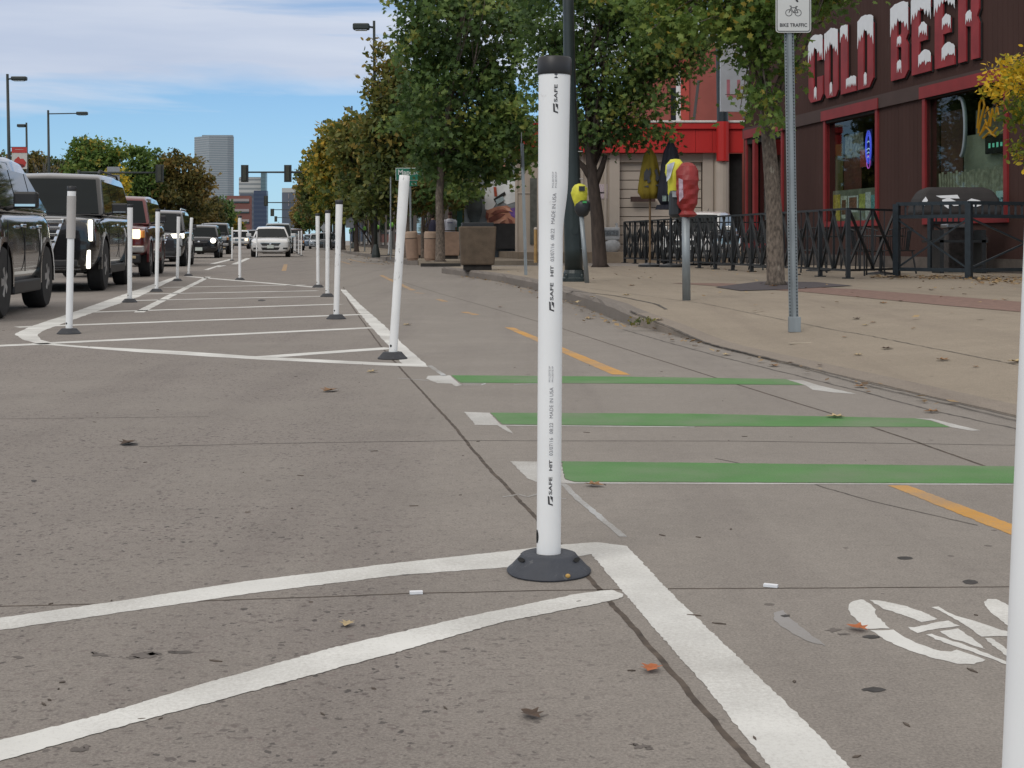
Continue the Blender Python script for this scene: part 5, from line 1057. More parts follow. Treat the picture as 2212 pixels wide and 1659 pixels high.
BARKD = mat('dark_bark', (0.045, 0.033, 0.027), .95, var=.35, scale=14, bump=.8, bscale=26, stretch=(1, 1, .3))
LOBED = np.array([(0, 0), (.10, .22), (.34, .20), (.20, .42), (.42, .60), (.18, .66), (.12, .86), (0, 1.0), (-.12, .86), (-.18, .66), (-.42, .60), (-.20, .42), (-.34, .20), (-.10, .22)])
OVAL = np.array([(0, 0), (.24, .3), (.22, .7), (0, 1), (-.22, .7), (-.24, .3)])
DIAM = np.array([(0, 0), (.36, .45), (0, 1), (-.36, .45)])
def leaves(name, parent, blobs, n, size, m, seed, shape=OVAL, clump=.35, per=26, tint=(0.45, .22), flat=.35, hollow=.5, edge=1.0):
    """blobs: (x, y, z, rx, ry, rz[, tint shift]) in world space; clumps of leaves near the surface and inside"""
    g = np.random.default_rng(seed); O = np.array(parent.location)
    vol = np.array([b[3] * b[4] * b[5] for b in blobs]) ** .8; vol /= vol.sum(); nc = max(4, n // per)
    which = g.choice(len(blobs), nc, p=vol); B = np.array([list(b[:6]) + [b[6] if len(b) > 6 else 0] for b in blobs])[which]
    d = g.normal(size=(nc, 3)); d /= np.linalg.norm(d, axis=1)[:, None]; rr = g.uniform(hollow ** 3, 1, nc) ** (1 / 3) * g.uniform(.86, 1.10, nc)
    C = B[:, :3] + d * rr[:, None] * B[:, 3:6]; ct = g.normal(0, tint[1], nc) + B[:, 6]
    k = g.integers(int(per * .5), int(per * 1.5), nc); idx = np.repeat(np.arange(nc), k); N_ = len(idx)
    cs = clump * g.uniform(.55, 1.35, nc)
    P = C[idx] + np.clip(g.normal(size=(N_, 3)), -1.7, 1.7) * np.array([1, 1, .62]) * cs[idx][:, None] * .55
    t_ = np.clip(tint[0] + ct[idx] + g.normal(0, .13, N_), 0, 1)
    ax = g.normal(size=(N_, 3)); ax[:, 2] -= .25; ax /= np.linalg.norm(ax, axis=1)[:, None]
    nn = g.normal(size=(N_, 3)) * .75; nn[:, 2] += flat * 1.6; nn += d[idx] * .4
    nn -= ax * (nn * ax).sum(1)[:, None]; nn /= np.linalg.norm(nn, axis=1)[:, None] + 1e-9; sd_ = np.cross(ax, nn)
    sz = size * g.uniform(.6, 1.25, N_); K = len(shape)
    V = P[:, None, :] + (sd_[:, None, :] * shape[None, :, 0, None] + ax[:, None, :] * shape[None, :, 1, None] - nn[:, None, :] * (np.abs(shape[:, 0]) * .35)[None, :, None]) * sz[:, None, None] - O
    me = bpy.data.meshes.new(name); me.vertices.add(N_ * K); me.vertices.foreach_set('co', V.reshape(-1).astype(np.float32))
    me.loops.add(N_ * K); me.loops.foreach_set('vertex_index', np.arange(N_ * K, dtype=np.int32)); me.polygons.add(N_); me.polygons.foreach_set('loop_start', np.arange(0, N_ * K, K, dtype=np.int32))
    me.update(calc_edges=True); at_ = me.attributes.new('tint', 'FLOAT', 'FACE'); at_.data.foreach_set('value', t_.astype(np.float32)); me.materials.append(m)
    o = bpy.data.objects.new(name, me); col.objects.link(o); o.parent = parent
    return o, C - O
def limbs(parent, base_r, pts, targets, m, seed, nl=14, fork=None, twig=.02):
    """trunk along pts (local), then limbs that reach towards clump centres"""
    r_ = random.Random(seed); mb = MB(); n = len(pts)
    rs = [base_r * (1.25 if i == 0 else 1 - .55 * i / (n - 1)) for i in range(n)]
    q = [Vector(pts[0])] + [Vector(p) for p in pts]; q[1] = q[0].lerp(q[2] if n > 1 else q[1], .06); rs = [base_r * 1.35] + [base_r * 1.02] + rs[1:]
    mb.tube(q, rs, 14)
    tr = mb.build('trunk', m, parent, smooth=True)
    mb = MB(); T = [Vector(t) for t in targets]; r_.shuffle(T)
    for i, t in enumerate(T[:nl]):
        k = r_.randint(max(1, n - 3), n - 1); u = r_.uniform(0, 1) if k < n - 1 else 1
        a = Vector(pts[k - 1]).lerp(Vector(pts[k]), max(.2, u)) if k > 0 else Vector(pts[0])
        mid = a.lerp(t, .5) + Vector((r_.uniform(-.15, .15), r_.uniform(-.15, .15), r_.uniform(0, .25))) * (t - a).length * .5
        br = base_r * r_.uniform(.18, .38); mb.tube([a, a.lerp(mid, .5) + Vector((0, 0, .05)), mid, mid.lerp(t, .6), t], [br, br * .85, br * .6, br * .35, max(.006, br * .12)], 7)
        for j in range(2):
            t2 = t + Vector((r_.uniform(-1, 1), r_.uniform(-1, 1), r_.uniform(-.4, .8))) * .5; mb.tube([mid, mid.lerp(t2, .6) + Vector((0, 0, .04)), t2], [br * .4, br * .22, .005], 5)
    mb.build('limbs', m, parent, smooth=True)
    return tr
def blob_px(px, py, rx, ry, Z, dz=0.0, depth=None, ts=0.0):
    p = at(px, py, Z + dz); s = Z / F; return (p.x, p.y, p.z, rx * s, depth or (rx * s), ry * s, ts)
def tree(name, label, base, top_r, trunk_pts, blobs, n, size, m, seed, shape=OVAL, clump=.35, bark=BARK, cat='tree', group=None, nl=16, per=26, tint=(.45, .22), hollow=.5, **kw):
    root = thing(name, label, cat, base, 0, group)
    o, C = leaves('crown', root, blobs, n, size, m, seed, shape, clump, per, tint, hollow=hollow, **kw)
    limbs(root, top_r, trunk_pts, C, bark, seed, nl)
    return root
def bl(v, z0=0): return Vector(v)
# T1: tree in the grate before the shop, crown cut by the top of the frame
b = Vector((*G(1676, 616, .15).xy, .15)); Z1 = b.y
tp = lambda px, py, Z, root: at(px, py, Z) - root
tree('oak_tree', 'pale-trunked oak growing from the dark grate before the brown shop, bright green crown', b, .125,
     [(0, 0, 0), tp(1672, 450, Z1, b), tp(1660, 300, Z1, b), tp(1652, 180, Z1, b), tp(1640, 20, Z1, b), tp(1630, -120, Z1, b)],
     [blob_px(1640, -70, 250, 120, Z1, ts=.05), blob_px(1655, 170, 66, 105, Z1, -.5), blob_px(1520, 55, 100, 52, Z1, -.6, ts=.1), blob_px(1770, 5, 48, 48, Z1, -.3, ts=.15), blob_px(1420, 20, 75, 55, Z1, -.2, ts=.08), blob_px(1680, 50, 80, 60, Z1, -.9), blob_px(1590, 90, 40, 45, Z1, -.2), blob_px(1330, -25, 70, 40, Z1, .3, ts=.1)],
     11500, .118, GREENL, 11, LOBED, .30, BARK, tint=(.48, .18), nl=20)
# T2: oak with forked dark trunk right of the big lamp post
b = Vector((*G(1296, 577, .15).xy, .15)); Z2 = b.y
tree('oak_tree', 'dark green oak with a forked dark trunk between the lamp post and the patio fence', b, .175,
     [(0, 0, 0), tp(1290, 470, Z2, b), tp(1280, 385, Z2, b), tp(1275, 330, Z2, b), tp(1272, 220, Z2, b), tp(1270, 100, Z2, b)],
     [blob_px(1330, 130, 140, 115, Z2), blob_px(1240, 40, 150, 80, Z2, .4, ts=-.03), blob_px(1430, 120, 110, 62, Z2, -.3, ts=.12), blob_px(1370, 240, 100, 62, Z2, -.2, ts=.08), blob_px(1280, 270, 95, 62, Z2, 0, ts=-.12), blob_px(1400, 292, 62, 32, Z2, .3, ts=-.12), blob_px(1180, 150, 60, 90, Z2, .2, ts=.04), blob_px(1330, -30, 150, 60, Z2), blob_px(1440, 35, 60, 45, Z2, .2), blob_px(1500, 100, 50, 38, Z2, .2), blob_px(1225, 300, 42, 30, Z2, .1, ts=-.15)],
     18000, .145, GREEN, 12, LOBED, .42, BARKD, tint=(.42, .20), nl=24)
r = sc.objects.get('oak_tree.001'); mm = MB()
for p in (((1281, 392), (1262, 362), (1238, 338)), ((1284, 400), (1300, 362), (1308, 335))): mm.tube([tp(x, y, Z2, b) for x, y in p], [.10, .075, .05], 8)
mm.build('fork', BARKD, r, smooth=True)
# T3: pair of big oaks left of the post
def ground_tree(px, Z, h0=.15): p = at(px, HY, Z); p.z = h0; return p
b = ground_tree(951, 42)
tree('oak_tree', 'large olive green oak filling the sky left of the nearest post', b, .15, [(0, 0, 0), tp(951, 500, 42, b), tp(949, 420, 42, b), tp(960, 300, 42, b), tp(985, 150, 42, b), tp(1000, 20, 42, b)],
     [blob_px(1010, 60, 150, 90, 42, ts=-.03), blob_px(930, 115, 75, 55, 42, -.4, ts=.02), blob_px(1075, 10, 120, 60, 42, .3, ts=-.03), blob_px(985, 230, 145, 110, 42, -.1, ts=-.05), blob_px(1090, 300, 88, 95, 42, -.5, ts=.12), blob_px(905, 10, 50, 45, 42, -.2), blob_px(1060, 170, 60, 60, 42, .2), blob_px(890, 60, 40, 40, 42), blob_px(1040, 345, 85, 62, 42, .2, ts=-.1), blob_px(965, 350, 70, 55, 42, .3, ts=-.1), blob_px(985, 405, 62, 32, 42, 5.5, ts=-.1), blob_px(925, 425, 60, 34, 42, 6.5, ts=-.05), blob_px(1030, 300, 70, 60, 42, 1, ts=.05)],
     17500, .21, GREEN, 13, LOBED, .50, BARK, tint=(.44, .22), nl=26)
b = ground_tree(880, 52)
tree('oak_tree', 'yellow-green oak leaning over the street beside the right-hand street light', b, .18, [(0, 0, 0), tp(880, 480, 52, b), tp(884, 380, 52, b), tp(880, 270, 52, b), tp(875, 160, 52, b)],
     [blob_px(860, 190, 58, 70, 52, ts=.18), blob_px(845, 290, 62, 70, 52, ts=.05), blob_px(900, 250, 80, 90, 52, ts=-.05), blob_px(830, 120, 30, 40, 52, ts=.25), blob_px(825, 225, 28, 55, 52, ts=.2), blob_px(890, 380, 90, 62, 52, ts=-.12), blob_px(960, 400, 70, 50, 52, ts=-.12), blob_px(812, 420, 45, 50, 52, .2, ts=-.1)],
     14500, .24, OLIVE, 14, OVAL, .52, BARK, nl=20)
b = ground_tree(914, 50)
tree('maple_tree', 'small ochre brown tree behind the green street name sign', b, .09, [(0, 0, 0), tp(914, 480, 50, b), tp(916, 420, 50, b), tp(922, 370, 50, b)],
     [blob_px(930, 400, 52, 46, 50, -1.5), blob_px(905, 425, 42, 32, 50, -1.5), blob_px(972, 410, 30, 24, 50, -1.5)], 5200, .15, OCHRE, 15, OVAL, .32, BARK, nl=14)
# street row dwindling away
rowspec = [(808, 66, [(790, 330, 60, 66, .1), (760, 300, 40, 45, .2), (800, 420, 66, 50, -.1)], OLIVE, 7500, .28, 'olive and rust street tree, nearest of the right-hand row'),
 (770, 80, [(745, 330, 52, 56, .15), (720, 300, 30, 36, .2), (750, 410, 60, 55, 0), (705, 350, 30, 40, .1)], GOLD, 7500, .30, 'golden yellow street tree in the right-hand row'),
 (742, 97, [(710, 390, 42, 40, .1), (690, 350, 28, 34, .1), (725, 440, 48, 40, -.05)], GOLD, 5500, .34, 'yellow and green street tree behind the golden one'),
 (722, 118, [(680, 385, 32, 44, 0), (690, 430, 38, 40, -.05), (668, 400, 22, 26, .05)], OLIVE, 4500, .38, 'olive street tree whose crown leans towards the traffic lights'),
 (700, 145, [(672, 420, 30, 34, .1), (690, 455, 34, 30, -.1)], OCHRE, 3200, .42, 'rust-tinged street tree beside the hanging street name sign'),
 (690, 180, [(668, 455, 22, 26, -.1), (655, 470, 16, 22, 0), (684, 480, 26, 20, -.15)], GREEN, 2600, .45, 'dark green tree low at the end of the right-hand row'),
 (668, 240, [(642, 465, 13, 22, .2), (655, 488, 18, 16, 0)], OCHRE, 1800, .5, 'small rusty tree at the far end of the right-hand row')]
for i, (px, Z, bs, m_, n_, sz, lb) in enumerate(rowspec):
    b = ground_tree(px, Z)
    tree('street_tree', lb, b, .14, [(0, 0, 0), tp(px, 490, Z, b), tp(px - 4, 440, Z, b), tp(bs[0][0] + 8, bs[0][1] + 10, Z, b)], [blob_px(x, y, rx, ry, Z, 0, max(rx, ry) * Z / F * 1.1, ts=t_) for x, y, rx, ry, t_ in bs], n_, sz, m_, 30 + i, DIAM, .6, BARKD, group='street trees along the right-hand pavement', nl=10, tint=(.42, .22))
# overhanging yellow branch at the right edge
b = Vector((*S(9.35, 14.9).xy, .15)); Zr = b.y
tree('yellow_tree', 'yellow-leaved tree reaching in from the right edge before the shop', b, .11, [(0, 0, 0), (-.02, 0, 1.4), (-.05, 0, 2.4), (-.1, 0, 3.2)],
     [blob_px(2200, 150, 48, 42, Zr, 0, .5, .25), blob_px(2165, 180, 42, 22, Zr, -.2, .4, .3), blob_px(2205, 240, 42, 36, Zr, .1, .5, -.2), blob_px(2280, 200, 80, 110, Zr, 0, .8, 0), blob_px(2212, 330, 16, 36, Zr, 0, .3, -.3), blob_px(2330, 60, 90, 90, Zr, 0, .8)], 4600, .075, YEL, 50, OVAL, .14, BARKD, nl=18, per=14, tint=(.55, .22), hollow=.2)
# left side masses
leftspec = [(205, 140, [(203, 350, 58, 52, 0), (185, 330, 38, 30, .1), (225, 330, 36, 34, .05), (205, 395, 62, 36, -.1), (232, 372, 30, 34, -.05)], GREENL, 8500, .42, 'rounded bright green tree on the left, behind the big black SUV', 'green'),
 (252, 120, [(252, 382, 24, 26, .3), (246, 405, 28, 22, .2)], YEL, 2200, .36, 'small golden tree between the two rounded green trees', 'gold'),
 (318, 150, [(320, 365, 44, 44, -.05), (300, 345, 30, 28, 0), (285, 335, 22, 20, .15), (325, 410, 58, 42, -.15), (290, 400, 36, 32, -.05)], GREENL, 7500, .44, 'broad green tree behind the left hanging traffic light', 'green'),
 (398, 150, [(395, 370, 44, 42, 0), (372, 348, 30, 24, .05), (420, 395, 36, 32, 0), (385, 420, 56, 34, -.15), (440, 405, 20, 28, .25)], OCHRE, 7500, .42, 'rusty brown tree left of the tall grey tower', 'brown'),
 (430, 190, [(430, 445, 45, 30, -.1), (460, 455, 30, 24, -.1)], OCHRE, 3500, .5, 'low dark rusty tree under the far left traffic light', 'brown'),
 (480, 230, [(478, 452, 24, 28, -.1), (492, 470, 20, 20, 0), (470, 480, 30, 16, -.2)], GREEN, 3000, .55, 'dark green tree in front of the red brick building', 'green'),
 (502, 260, [(498, 478, 16, 20, .2), (512, 490, 14, 13, 0)], GOLD, 1600, .55, 'small yellow-green tree at the foot of the red brick building', 'gold'),
 (125, 170, [(120, 362, 32, 17, -.1), (90, 355, 28, 17, 0), (150, 368, 26, 16, -.05)], OLIVE, 3600, .5, 'low hazy olive trees crown left of the rounded green tree', 'olive'),
 (60, 160, [(62, 362, 34, 20, 0), (75, 350, 18, 18, 0)], OCHRE, 2600, .5, 'thin brownish tree behind the red and white banner', 'olive'),
 (10, 130, [(5, 355, 32, 20, .1), (-30, 350, 40, 30, 0)], OCHRE, 2600, .45, 'rusty tree at the left edge behind the first light pole', 'brown')]
for i, (px, Z, bs, m_, n_, sz, lb, k_) in enumerate(leftspec):
    b = ground_tree(px, Z)
    tree('roadside_tree', lb, b, .3, [(0, 0, 0), tp(px, 470, Z, b), tp(px, 430, Z, b), tp(bs[0][0], bs[0][1], Z, b)], [blob_px(x, y, rx, ry, Z, 0, max(rx, ry) * Z / F, ts=t_) for x, y, rx, ry, t_ in bs] + ([blob_px(px, 470, 60 if px < 450 else 22, 40 if px < 450 else 24, Z, 2, 2.5, -.2)] if px not in (502,) else []), int(n_ * 1.2), sz, m_, 60 + i, DIAM, .8, BARKD, group='trees along the left side of the road', nl=10)
for i, px in enumerate((92, 112, 178 - 4)):
    b = ground_tree(px, 150); r = thing('bare_tree', ['leafless twiggy treetop above the olive trees, left one', 'leafless twiggy treetop above the olive trees, right one', 'leafless twigs poking out left of the rounded green tree'][i], 'tree', b); rr = random.Random(i)
    tb = MB(); tb.tube([(0, 0, 0), (0, 0, 6.5), (.1, 0, 8)], [.2, .1, .05], 6); tb.build('trunk', BARKD, r); tb = MB()
    for k in range(26):
        a = rr.uniform(0, 6.28); z = rr.uniform(6, 7.8); l_ = rr.uniform(1, 2.2); tb.tube([(0, 0, z), (math.cos(a) * l_ * .4, math.sin(a) * l_ * .4, z + l_ * .4), (math.cos(a) * l_ * .6, math.sin(a) * l_ * .6, z + l_)], [.04, .025, .012], 4)
    tb.build('twigs', mat('grey_twigs', (0.12, 0.11, 0.10), .9, var=.2), r)
hg = thing('hedge', 'dense dark green hedge behind the queue of cars on the far left', 'hedge', S(-22, 110, .1), TH)
leaves('foliage', hg, [(*S(-22 - 2 * (i % 2), 50 + i * 9, 2.0), 4.5, 5, 2.0, 0) for i in range(22)], 11000, .45, GREEN, 90, DIAM, .9, tint=(.35, .2))
MB().box((0, 0, .6), (1.2, 190, 1.2)).build('stems', BARKD, hg)
# ------------------------------------------------------------------ lamps
def lamp_post(label, px_b, px_t, py_t, Z, head_dx, arm=0.5, r=.085, head=(.75, .30, .20), green=True, z0=.15, two=False):
    p = at(px_b, HY, Z); p.z = z0; t = at(px_t, py_t, Z) - p; r_ = thing('street_lamp', label, 'street lamp', p, 0, 'tall street lamps')
    m_ = mat('dark_green_metal', (0.018, 0.026, 0.024), .5, var=.2)
    MB().tube([(0, 0, 0), (t.x * .5, 0, t.z * .5), (t.x, 0, t.z)], [r, r * .85, r * .65], 12).build('pole', m_, r_, smooth=True)
    MB().lathe([(r * 2.2, 0), (r * 2.2, .1), (r * 1.5, .35), (r, .5)], n=14).build('base', m_, r_)
    sg_ = 1 if head_dx > 0 else -1
    MB().bar((t.x, 0, t.z - .25), (t.x + sg_ * arm, 0, t.z - .22), .07).build('arm', m_, r_)
    cxh = t.x + sg_ * (arm + head[0] / 2 - .05)
    h_ = MB().box((cxh, 0, t.z - .22), (head[0], head[1], head[2])).build('lamp_head', m_, r_, bevel=.05)
    MB().box((cxh, 0, t.z - .22 - head[2] / 2 - .01), (head[0] * .7, head[1] * .7, .03)).build('lens', M_lamp, h_)
    return r_
lamp_post('tall lamp pole at the left edge, box head to the right, carrying the banner', 24, 16, 160, 68, 1, .25, .10)
lamp_post('short bent-top lamp with its head to the left, between two taller ones', 61, 57, 265, 105, -1, .12, .11, (.62, .3, .22))
lamp_post('lamp pole with one long horizontal arm to the right, left of the green tree', 108, 104, 238, 95, 1, 2.0, .11, (.75, .35, .22))
lamp_post('tall slim lamp pole before the right-hand trees, head to the left', 812, 808, 45, 52, -1, .22, .075, (.62, .3, .24))
lamp_post('distant lamp above the right-hand trees, head on a short arm to the left', 738, 731, 256, 100, -1, .55, .10, (.62, .3, .2))
lamp_post('distant lamp head peeping over the right-hand trees, farther of two', 764, 760, 229, 112, -1, .15, .10, (.5, .3, .25))
# near dark lamp post behind the central post
b = Vector((*G(1240, 608, .15).xy, .15)); Zl = b.y; r = thing('street_lamp', 'thick near-black lamp post with a wide cast base right behind the nearest white post', 'street lamp', b, 0, 'tall street lamps')
tl_ = at(1226, -60, Zl) - b; u = tl_.x / tl_.z; zz = lambda z: (u * z, 0, z)
M_lp = mat('green_black_paint', (0.020, 0.030, 0.030), .4, var=.2, scale=4)
MB().tube([zz(z) for z in (.16, .5, 1.0, 1.7, 2.2, 2.8, 4, 8.5)], [.142, .140, .137, .132, .118, .098, .085, .062], 24).build('pole', M_lp, r, smooth=True)
MB().lathe([(.19, 0), (.19, .05), (.17, .07), (.165, .13), (.145, .18)], n=24).build('base', M_lp, r)
for k in range(4): a = R(45 + 90 * k); MB().lathe([(.025, 0), (.025, .05), (.018, .07)], c=(.165 * math.cos(a), .165 * math.sin(a), .05), n=8).build('anchor_bolt', M_lp, r)
MB().lathe([(.055, -.004), (.05, .006), (.001, .008)], c=(0.0, -.142, .78), n=16, ax='y').build('access_cover', M_lp, r)
mb = MB()
for py in (328, 387, 537): z = at(1240, py, Zl).z - .15; mb.tube([(u * z + .10, -.06, z), (u * z + .17, -.06, z)], .008, 6)
mb.build('banner_clips', M_rim, r)
MB().box((u * 8.5 + .5, 0, 8.5), (.9, .35, .2)).build('lamp_head', M_lp, r, bevel=.05)
# banner on the far left pole
bn = thing('street_banner', 'red and white street banner with a red fruit-like print, hung on the left lamp pole', 'banner', at(42, 365, 68), 0)
s_ = 68 / F
MB().box((0, 0, 23.5 * s_), (33 * s_, .02, 47 * s_)).build('cloth', mat('banner_white', (0.50, 0.49, 0.46), .8, var=.06), bn)
MB().box((0, -.02, 41 * s_), (33 * s_, .012, 12 * s_)).build('red_header', mat('banner_red', (0.42, 0.045, 0.04), .8, var=.1), bn)
MB().prism([(x * s_, -.02, z * s_) for x, z in ((-15, 8), (-10, 20), (-2, 27), (2, 22), (9, 22), (15, 14), (12, 5), (2, 1), (-12, 2))], (0, .01, 0)).build('red_print', mat('banner_red', ()), bn)
MB().prism([(x * s_, -.035, z * s_) for x, z in ((-12, 7), (-4, 12), (8, 10), (12, 5), (2, 4), (-8, 4))], (0, .01, 0)).build('dark_print', mat('banner_dark', (0.10, 0.02, 0.02), .8, var=.3), bn)
m = MB(); text_on(m, 'EVENT', 5 * s_, (0, -.028, 40 * s_), (1, 0, 0), (0, 0, 1)) if False else m.box((0, -.028, 42 * s_), (18 * s_, .004, .6 * s_)); m.build('header_line', mat('banner_white', ()), bn)
MB().bar((-.55, 0, 47 * s_), (.37, 0, 47 * s_), .04).build('bracket', M_blk, bn)
# ------------------------------------------------------------------ traffic signals
M_sig = mat('signal_black', (0.014, 0.016, 0.014), .5, var=.2); M_arm = mat('signal_arm', (0.028, 0.036, 0.036), .5, var=.2); M_back = mat('sign_back_aluminium', (0.26, 0.27, 0.28), .5, .3, var=.12)
def head_(p, Z, w, h, parent=None, grp='traffic lights hanging from the mast arms', label=''):
    r = parent
    k = Z / F; o = MB().box((p.x, p.y, p.z), (w * k, .12, h * k)).build('signal_head', M_sig, r, bevel=.02)
    for i in (-1, 0, 1):
        MB().lathe([(.17 * h * k * .55, -.22), (.17 * h * k * .6, 0.0)], c=(p.x, p.y + .28, p.z + i * h * k * .30), n=14, ax='y').build('visor', M_sig, o)
    MB().box((p.x, p.y - .09, p.z), (w * k * .5, .08, h * k * .86)).build('housing', mat('housing_olive', (0.03, 0.032, 0.02), .5, var=.2), o, bevel=.02)
def mast(label, Z, pole_px, arm_y, x_to, heads, hw, hh, signs=(), r_=.11):
    b = at(pole_px, HY, Z); b.z = .15; root = thing('traffic_signal', label, 'traffic signal', b, 0, 'traffic signals on mast arms')
    q = lambda x, y: at(x, y, Z) - b
    MB().tube([(0, 0, 0), q(pole_px, arm_y - 6)], [r_ * 1.3, r_], 12).build('pole', M_arm, root, smooth=True)
    MB().tube([q(pole_px, arm_y), q(x_to, arm_y)], [r_ * .9, r_ * .55], 10).build('arm', M_arm, root, smooth=True)
    for x, y in heads: head_(q(x, y) - Vector((0, .16, 0)), Z, hw, hh, root)
    for x0, y0, x1, y1 in signs:
        a = q(x0, y1); c = q(x1, y0); MB().box(((a.x + c.x) / 2, .18, (a.z + c.z) / 2), (c.x - a.x, .03, c.z - a.z)).build('sign_panel', M_back, root)
    return root
mast('mast arm from the right with two dark signal heads over the street centre', 110, 712, 372, 524, [(529.5, 375), (622.5, 375)], 16, 37)
mast('mast arm from the left with one signal head and two grey sign backs', 105, 170, 373, 352, [(346, 375)], 17, 38, [(230, 360, 257, 373), (230, 377, 257, 390)])
mast('farther left mast arm with one small signal head and two pale sign panels', 190, 330, 438, 466, [(467, 435)], 11, 23, [(410, 428, 427, 436), (410, 439, 427, 449), (446, 437, 456, 444)], .13)
mast('farther right mast arm with a narrow signal head and a long pale name sign', 190, 716, 437.5, 574, [(575, 434)], 9, 22, [(656, 435, 688, 443)], .12)
mast('third mast arm down the street with a small signal head', 280, 705, 453, 588, [(588.5, 459)], 8, 16, (), .14)
mast('farthest mast arm seen, tiny signal head low over the cars', 400, 690, 470, 595, [(596, 473)], 6, 12, (), .16)
# diamond warning sign and small signs at the row of meters
def sign_on_pole(name, label, px, py_b, Z, z0, plate, top_py, cat='sign', pr=.025, m_=None, extra=None):
    b = at(px, HY, Z); b.z = z0; r = thing(name, label, cat, b, 0); t = at(px, top_py, Z) - b
    MB().tube([(0, 0, 0), (0, 0, t.z)], pr, 8).build('pole', mat('galvanised_steel', (0.27, 0.29, 0.30), .45, .5, var=.15, scale=12), r)
    if plate: MB().prism([at(x, y, Z) - b + Vector((0, -.04, 0)) for x, y in plate], (0, .012, 0)).build('plate', m_ or M_back, r)
    return r
sign_on_pole('warning_sign', 'small pale diamond sign right of the far post row', 700, 540, 95, .15, [(692, 492), (700, 502), (700, 502), (708, 492), (700, 482)][:2] + [(708, 492), (700, 482)], 480)
sign_on_pole('parking_sign', 'white rectangular sign back behind the post row of the island', 757 + 0, 540, 80, .15, [(747, 470), (765, 470), (765, 492), (747, 492)], 468)
sign_on_pole('sign_pole', 'plain thin grey pole rising behind the leaning white post', 844, 555, 47, .15, None, 424 - 42)
# street name sign
b = at(888, HY, 46); b.z = .15; r = thing('street_name_sign', 'green street name sign reading Maple on a thin pole above the leaning post', 'street sign', b, 0)
q = lambda x, y: at(x, y, 46) - b
M_sg = mat('sign_green', (0.008, 0.155, 0.095), .45, var=.08); M_sw = mat('sign_white', (0.58, 0.62, 0.60), .5, var=.05)
MB().tube([(0, 0, 0), (q(886, 364).x, 0, q(886, 364).z)], .035, 8).build('pole', mat('galvanised_steel', ()), r)
a, c = q(855, 390), q(914, 363); pl = MB().box(((a.x + c.x) / 2, -.06, (a.z + c.z) / 2), (c.x - a.x, .02, c.z - a.z)).build('name_plate', M_sw, r, bevel=.008)
MB().box(((a.x + c.x) / 2, -.072, (a.z + c.z) / 2), (c.x - a.x - .035, .012, c.z - a.z - .035)).build('green_face', M_sg, pl)
m = MB(); text_on(m, 'Maple', .235, (q(878, 0).x, -.081, a.z + .19), (1, 0, 0), (0, 0, 1), .006, sx=1.0); text_on(m, 'Ave', .12, (q(904, 0).x, -.081, a.z + .20), (1, 0, 0), (0, 0, 1), .002); m.build('lettering', M_sw, pl, fix=False)
a, c = q(876, 402), q(901, 391); MB().box(((a.x + c.x) / 2, -.03, (a.z + c.z) / 2), (c.x - a.x, .02, c.z - a.z)).build('cross_name_plate', M_sg, r)
m = MB(); text_on(m, 'S Bdwy', .10, (q(889, 0).x, -.044, a.z + .04), (1, 0, 0), (0, 0, 1), .002) if False else text_on(m, 'n  s', .11, (q(894, 0).x, -.044, a.z + .04), (1, 0, 0), (0, 0, 1), .002); m.build('lettering', M_sw, r, fix=False)
# ------------------------------------------------------------------ near sign pole "BIKE TRAFFIC"
M_galv = mat('galvanised_post', (0.26, 0.29, 0.305), .5, .4, var=.16, scale=14, stretch=(1, 1, .25), bump=.15, bscale=60)
Zs = 10.9; b = at(1715, HY, Zs); b.z = walk_h(*st(b)); r = thing('bike_traffic_sign', 'perforated grey steel post with a white sign reading BIKE TRAFFIC at the top', 'road sign', b, 0)
tp_ = at(1704, 40, Zs) - b; ln = math.atan(tp_.x / tp_.z); hh = tp_.z
ux = MB(); pw, dp = .075, .038
prof = [(-pw / 2, 0), (-pw / 2 + .02, 0), (-pw / 2 + .026, -dp), (pw / 2 - .026, -dp), (pw / 2 - .02, 0), (pw / 2, 0), (pw / 2, .004), (pw / 2 - .017, .004), (pw / 2 - .023, -dp + .004), (-pw / 2 + .023, -dp + .004), (-pw / 2 + .017, .004), (-pw / 2, .004)]
n = len(prof); ux.add([(x, y, z) for z in (0, hh) for x, y in prof], [(k, (k + 1) % n, n + (k + 1) % n, n + k) for k in range(n)] + [(0, 1, 10, 11), (1, 2, 9, 10), (2, 3, 8, 9), (3, 4, 7, 8), (4, 5, 6, 7)] + [tuple(n + i for i in q) for q in ((0, 11, 10, 1), (1, 10, 9, 2), (2, 9, 8, 3), (3, 8, 7, 4), (4, 7, 6, 5))])
po = ux.build('pole', M_galv, r); po.rotation_euler = (0, ln, 0)
ho = MB()
for i in range(int(hh / .0254) - 1):
    z = .03 + i * .0254
    for x in (-.028, .028): ho.prism([(x + .0045 * math.cos(a), -.0006 - .0015, z + .0055 * math.sin(a)) for a in [2 * math.pi * k / 6 for k in range(6)]], (0, .0012, 0))
ho = ho.build('hole_rows', M_hole, po)
MB().box((0, -.02, .06), (.092, .05, .12)).build('foot_sleeve', M_galv, r, bevel=.003)
k = Zs / F; sx0, sx1, sy1 = 1673, 1749, 72.5
sgn = bpy.data.objects.new('sign_face', None); 
cxs = (sx0 + sx1) / 2; c0 = at(cxs, sy1, Zs) - b; w_ = (sx1 - sx0) * k; h_ = .42
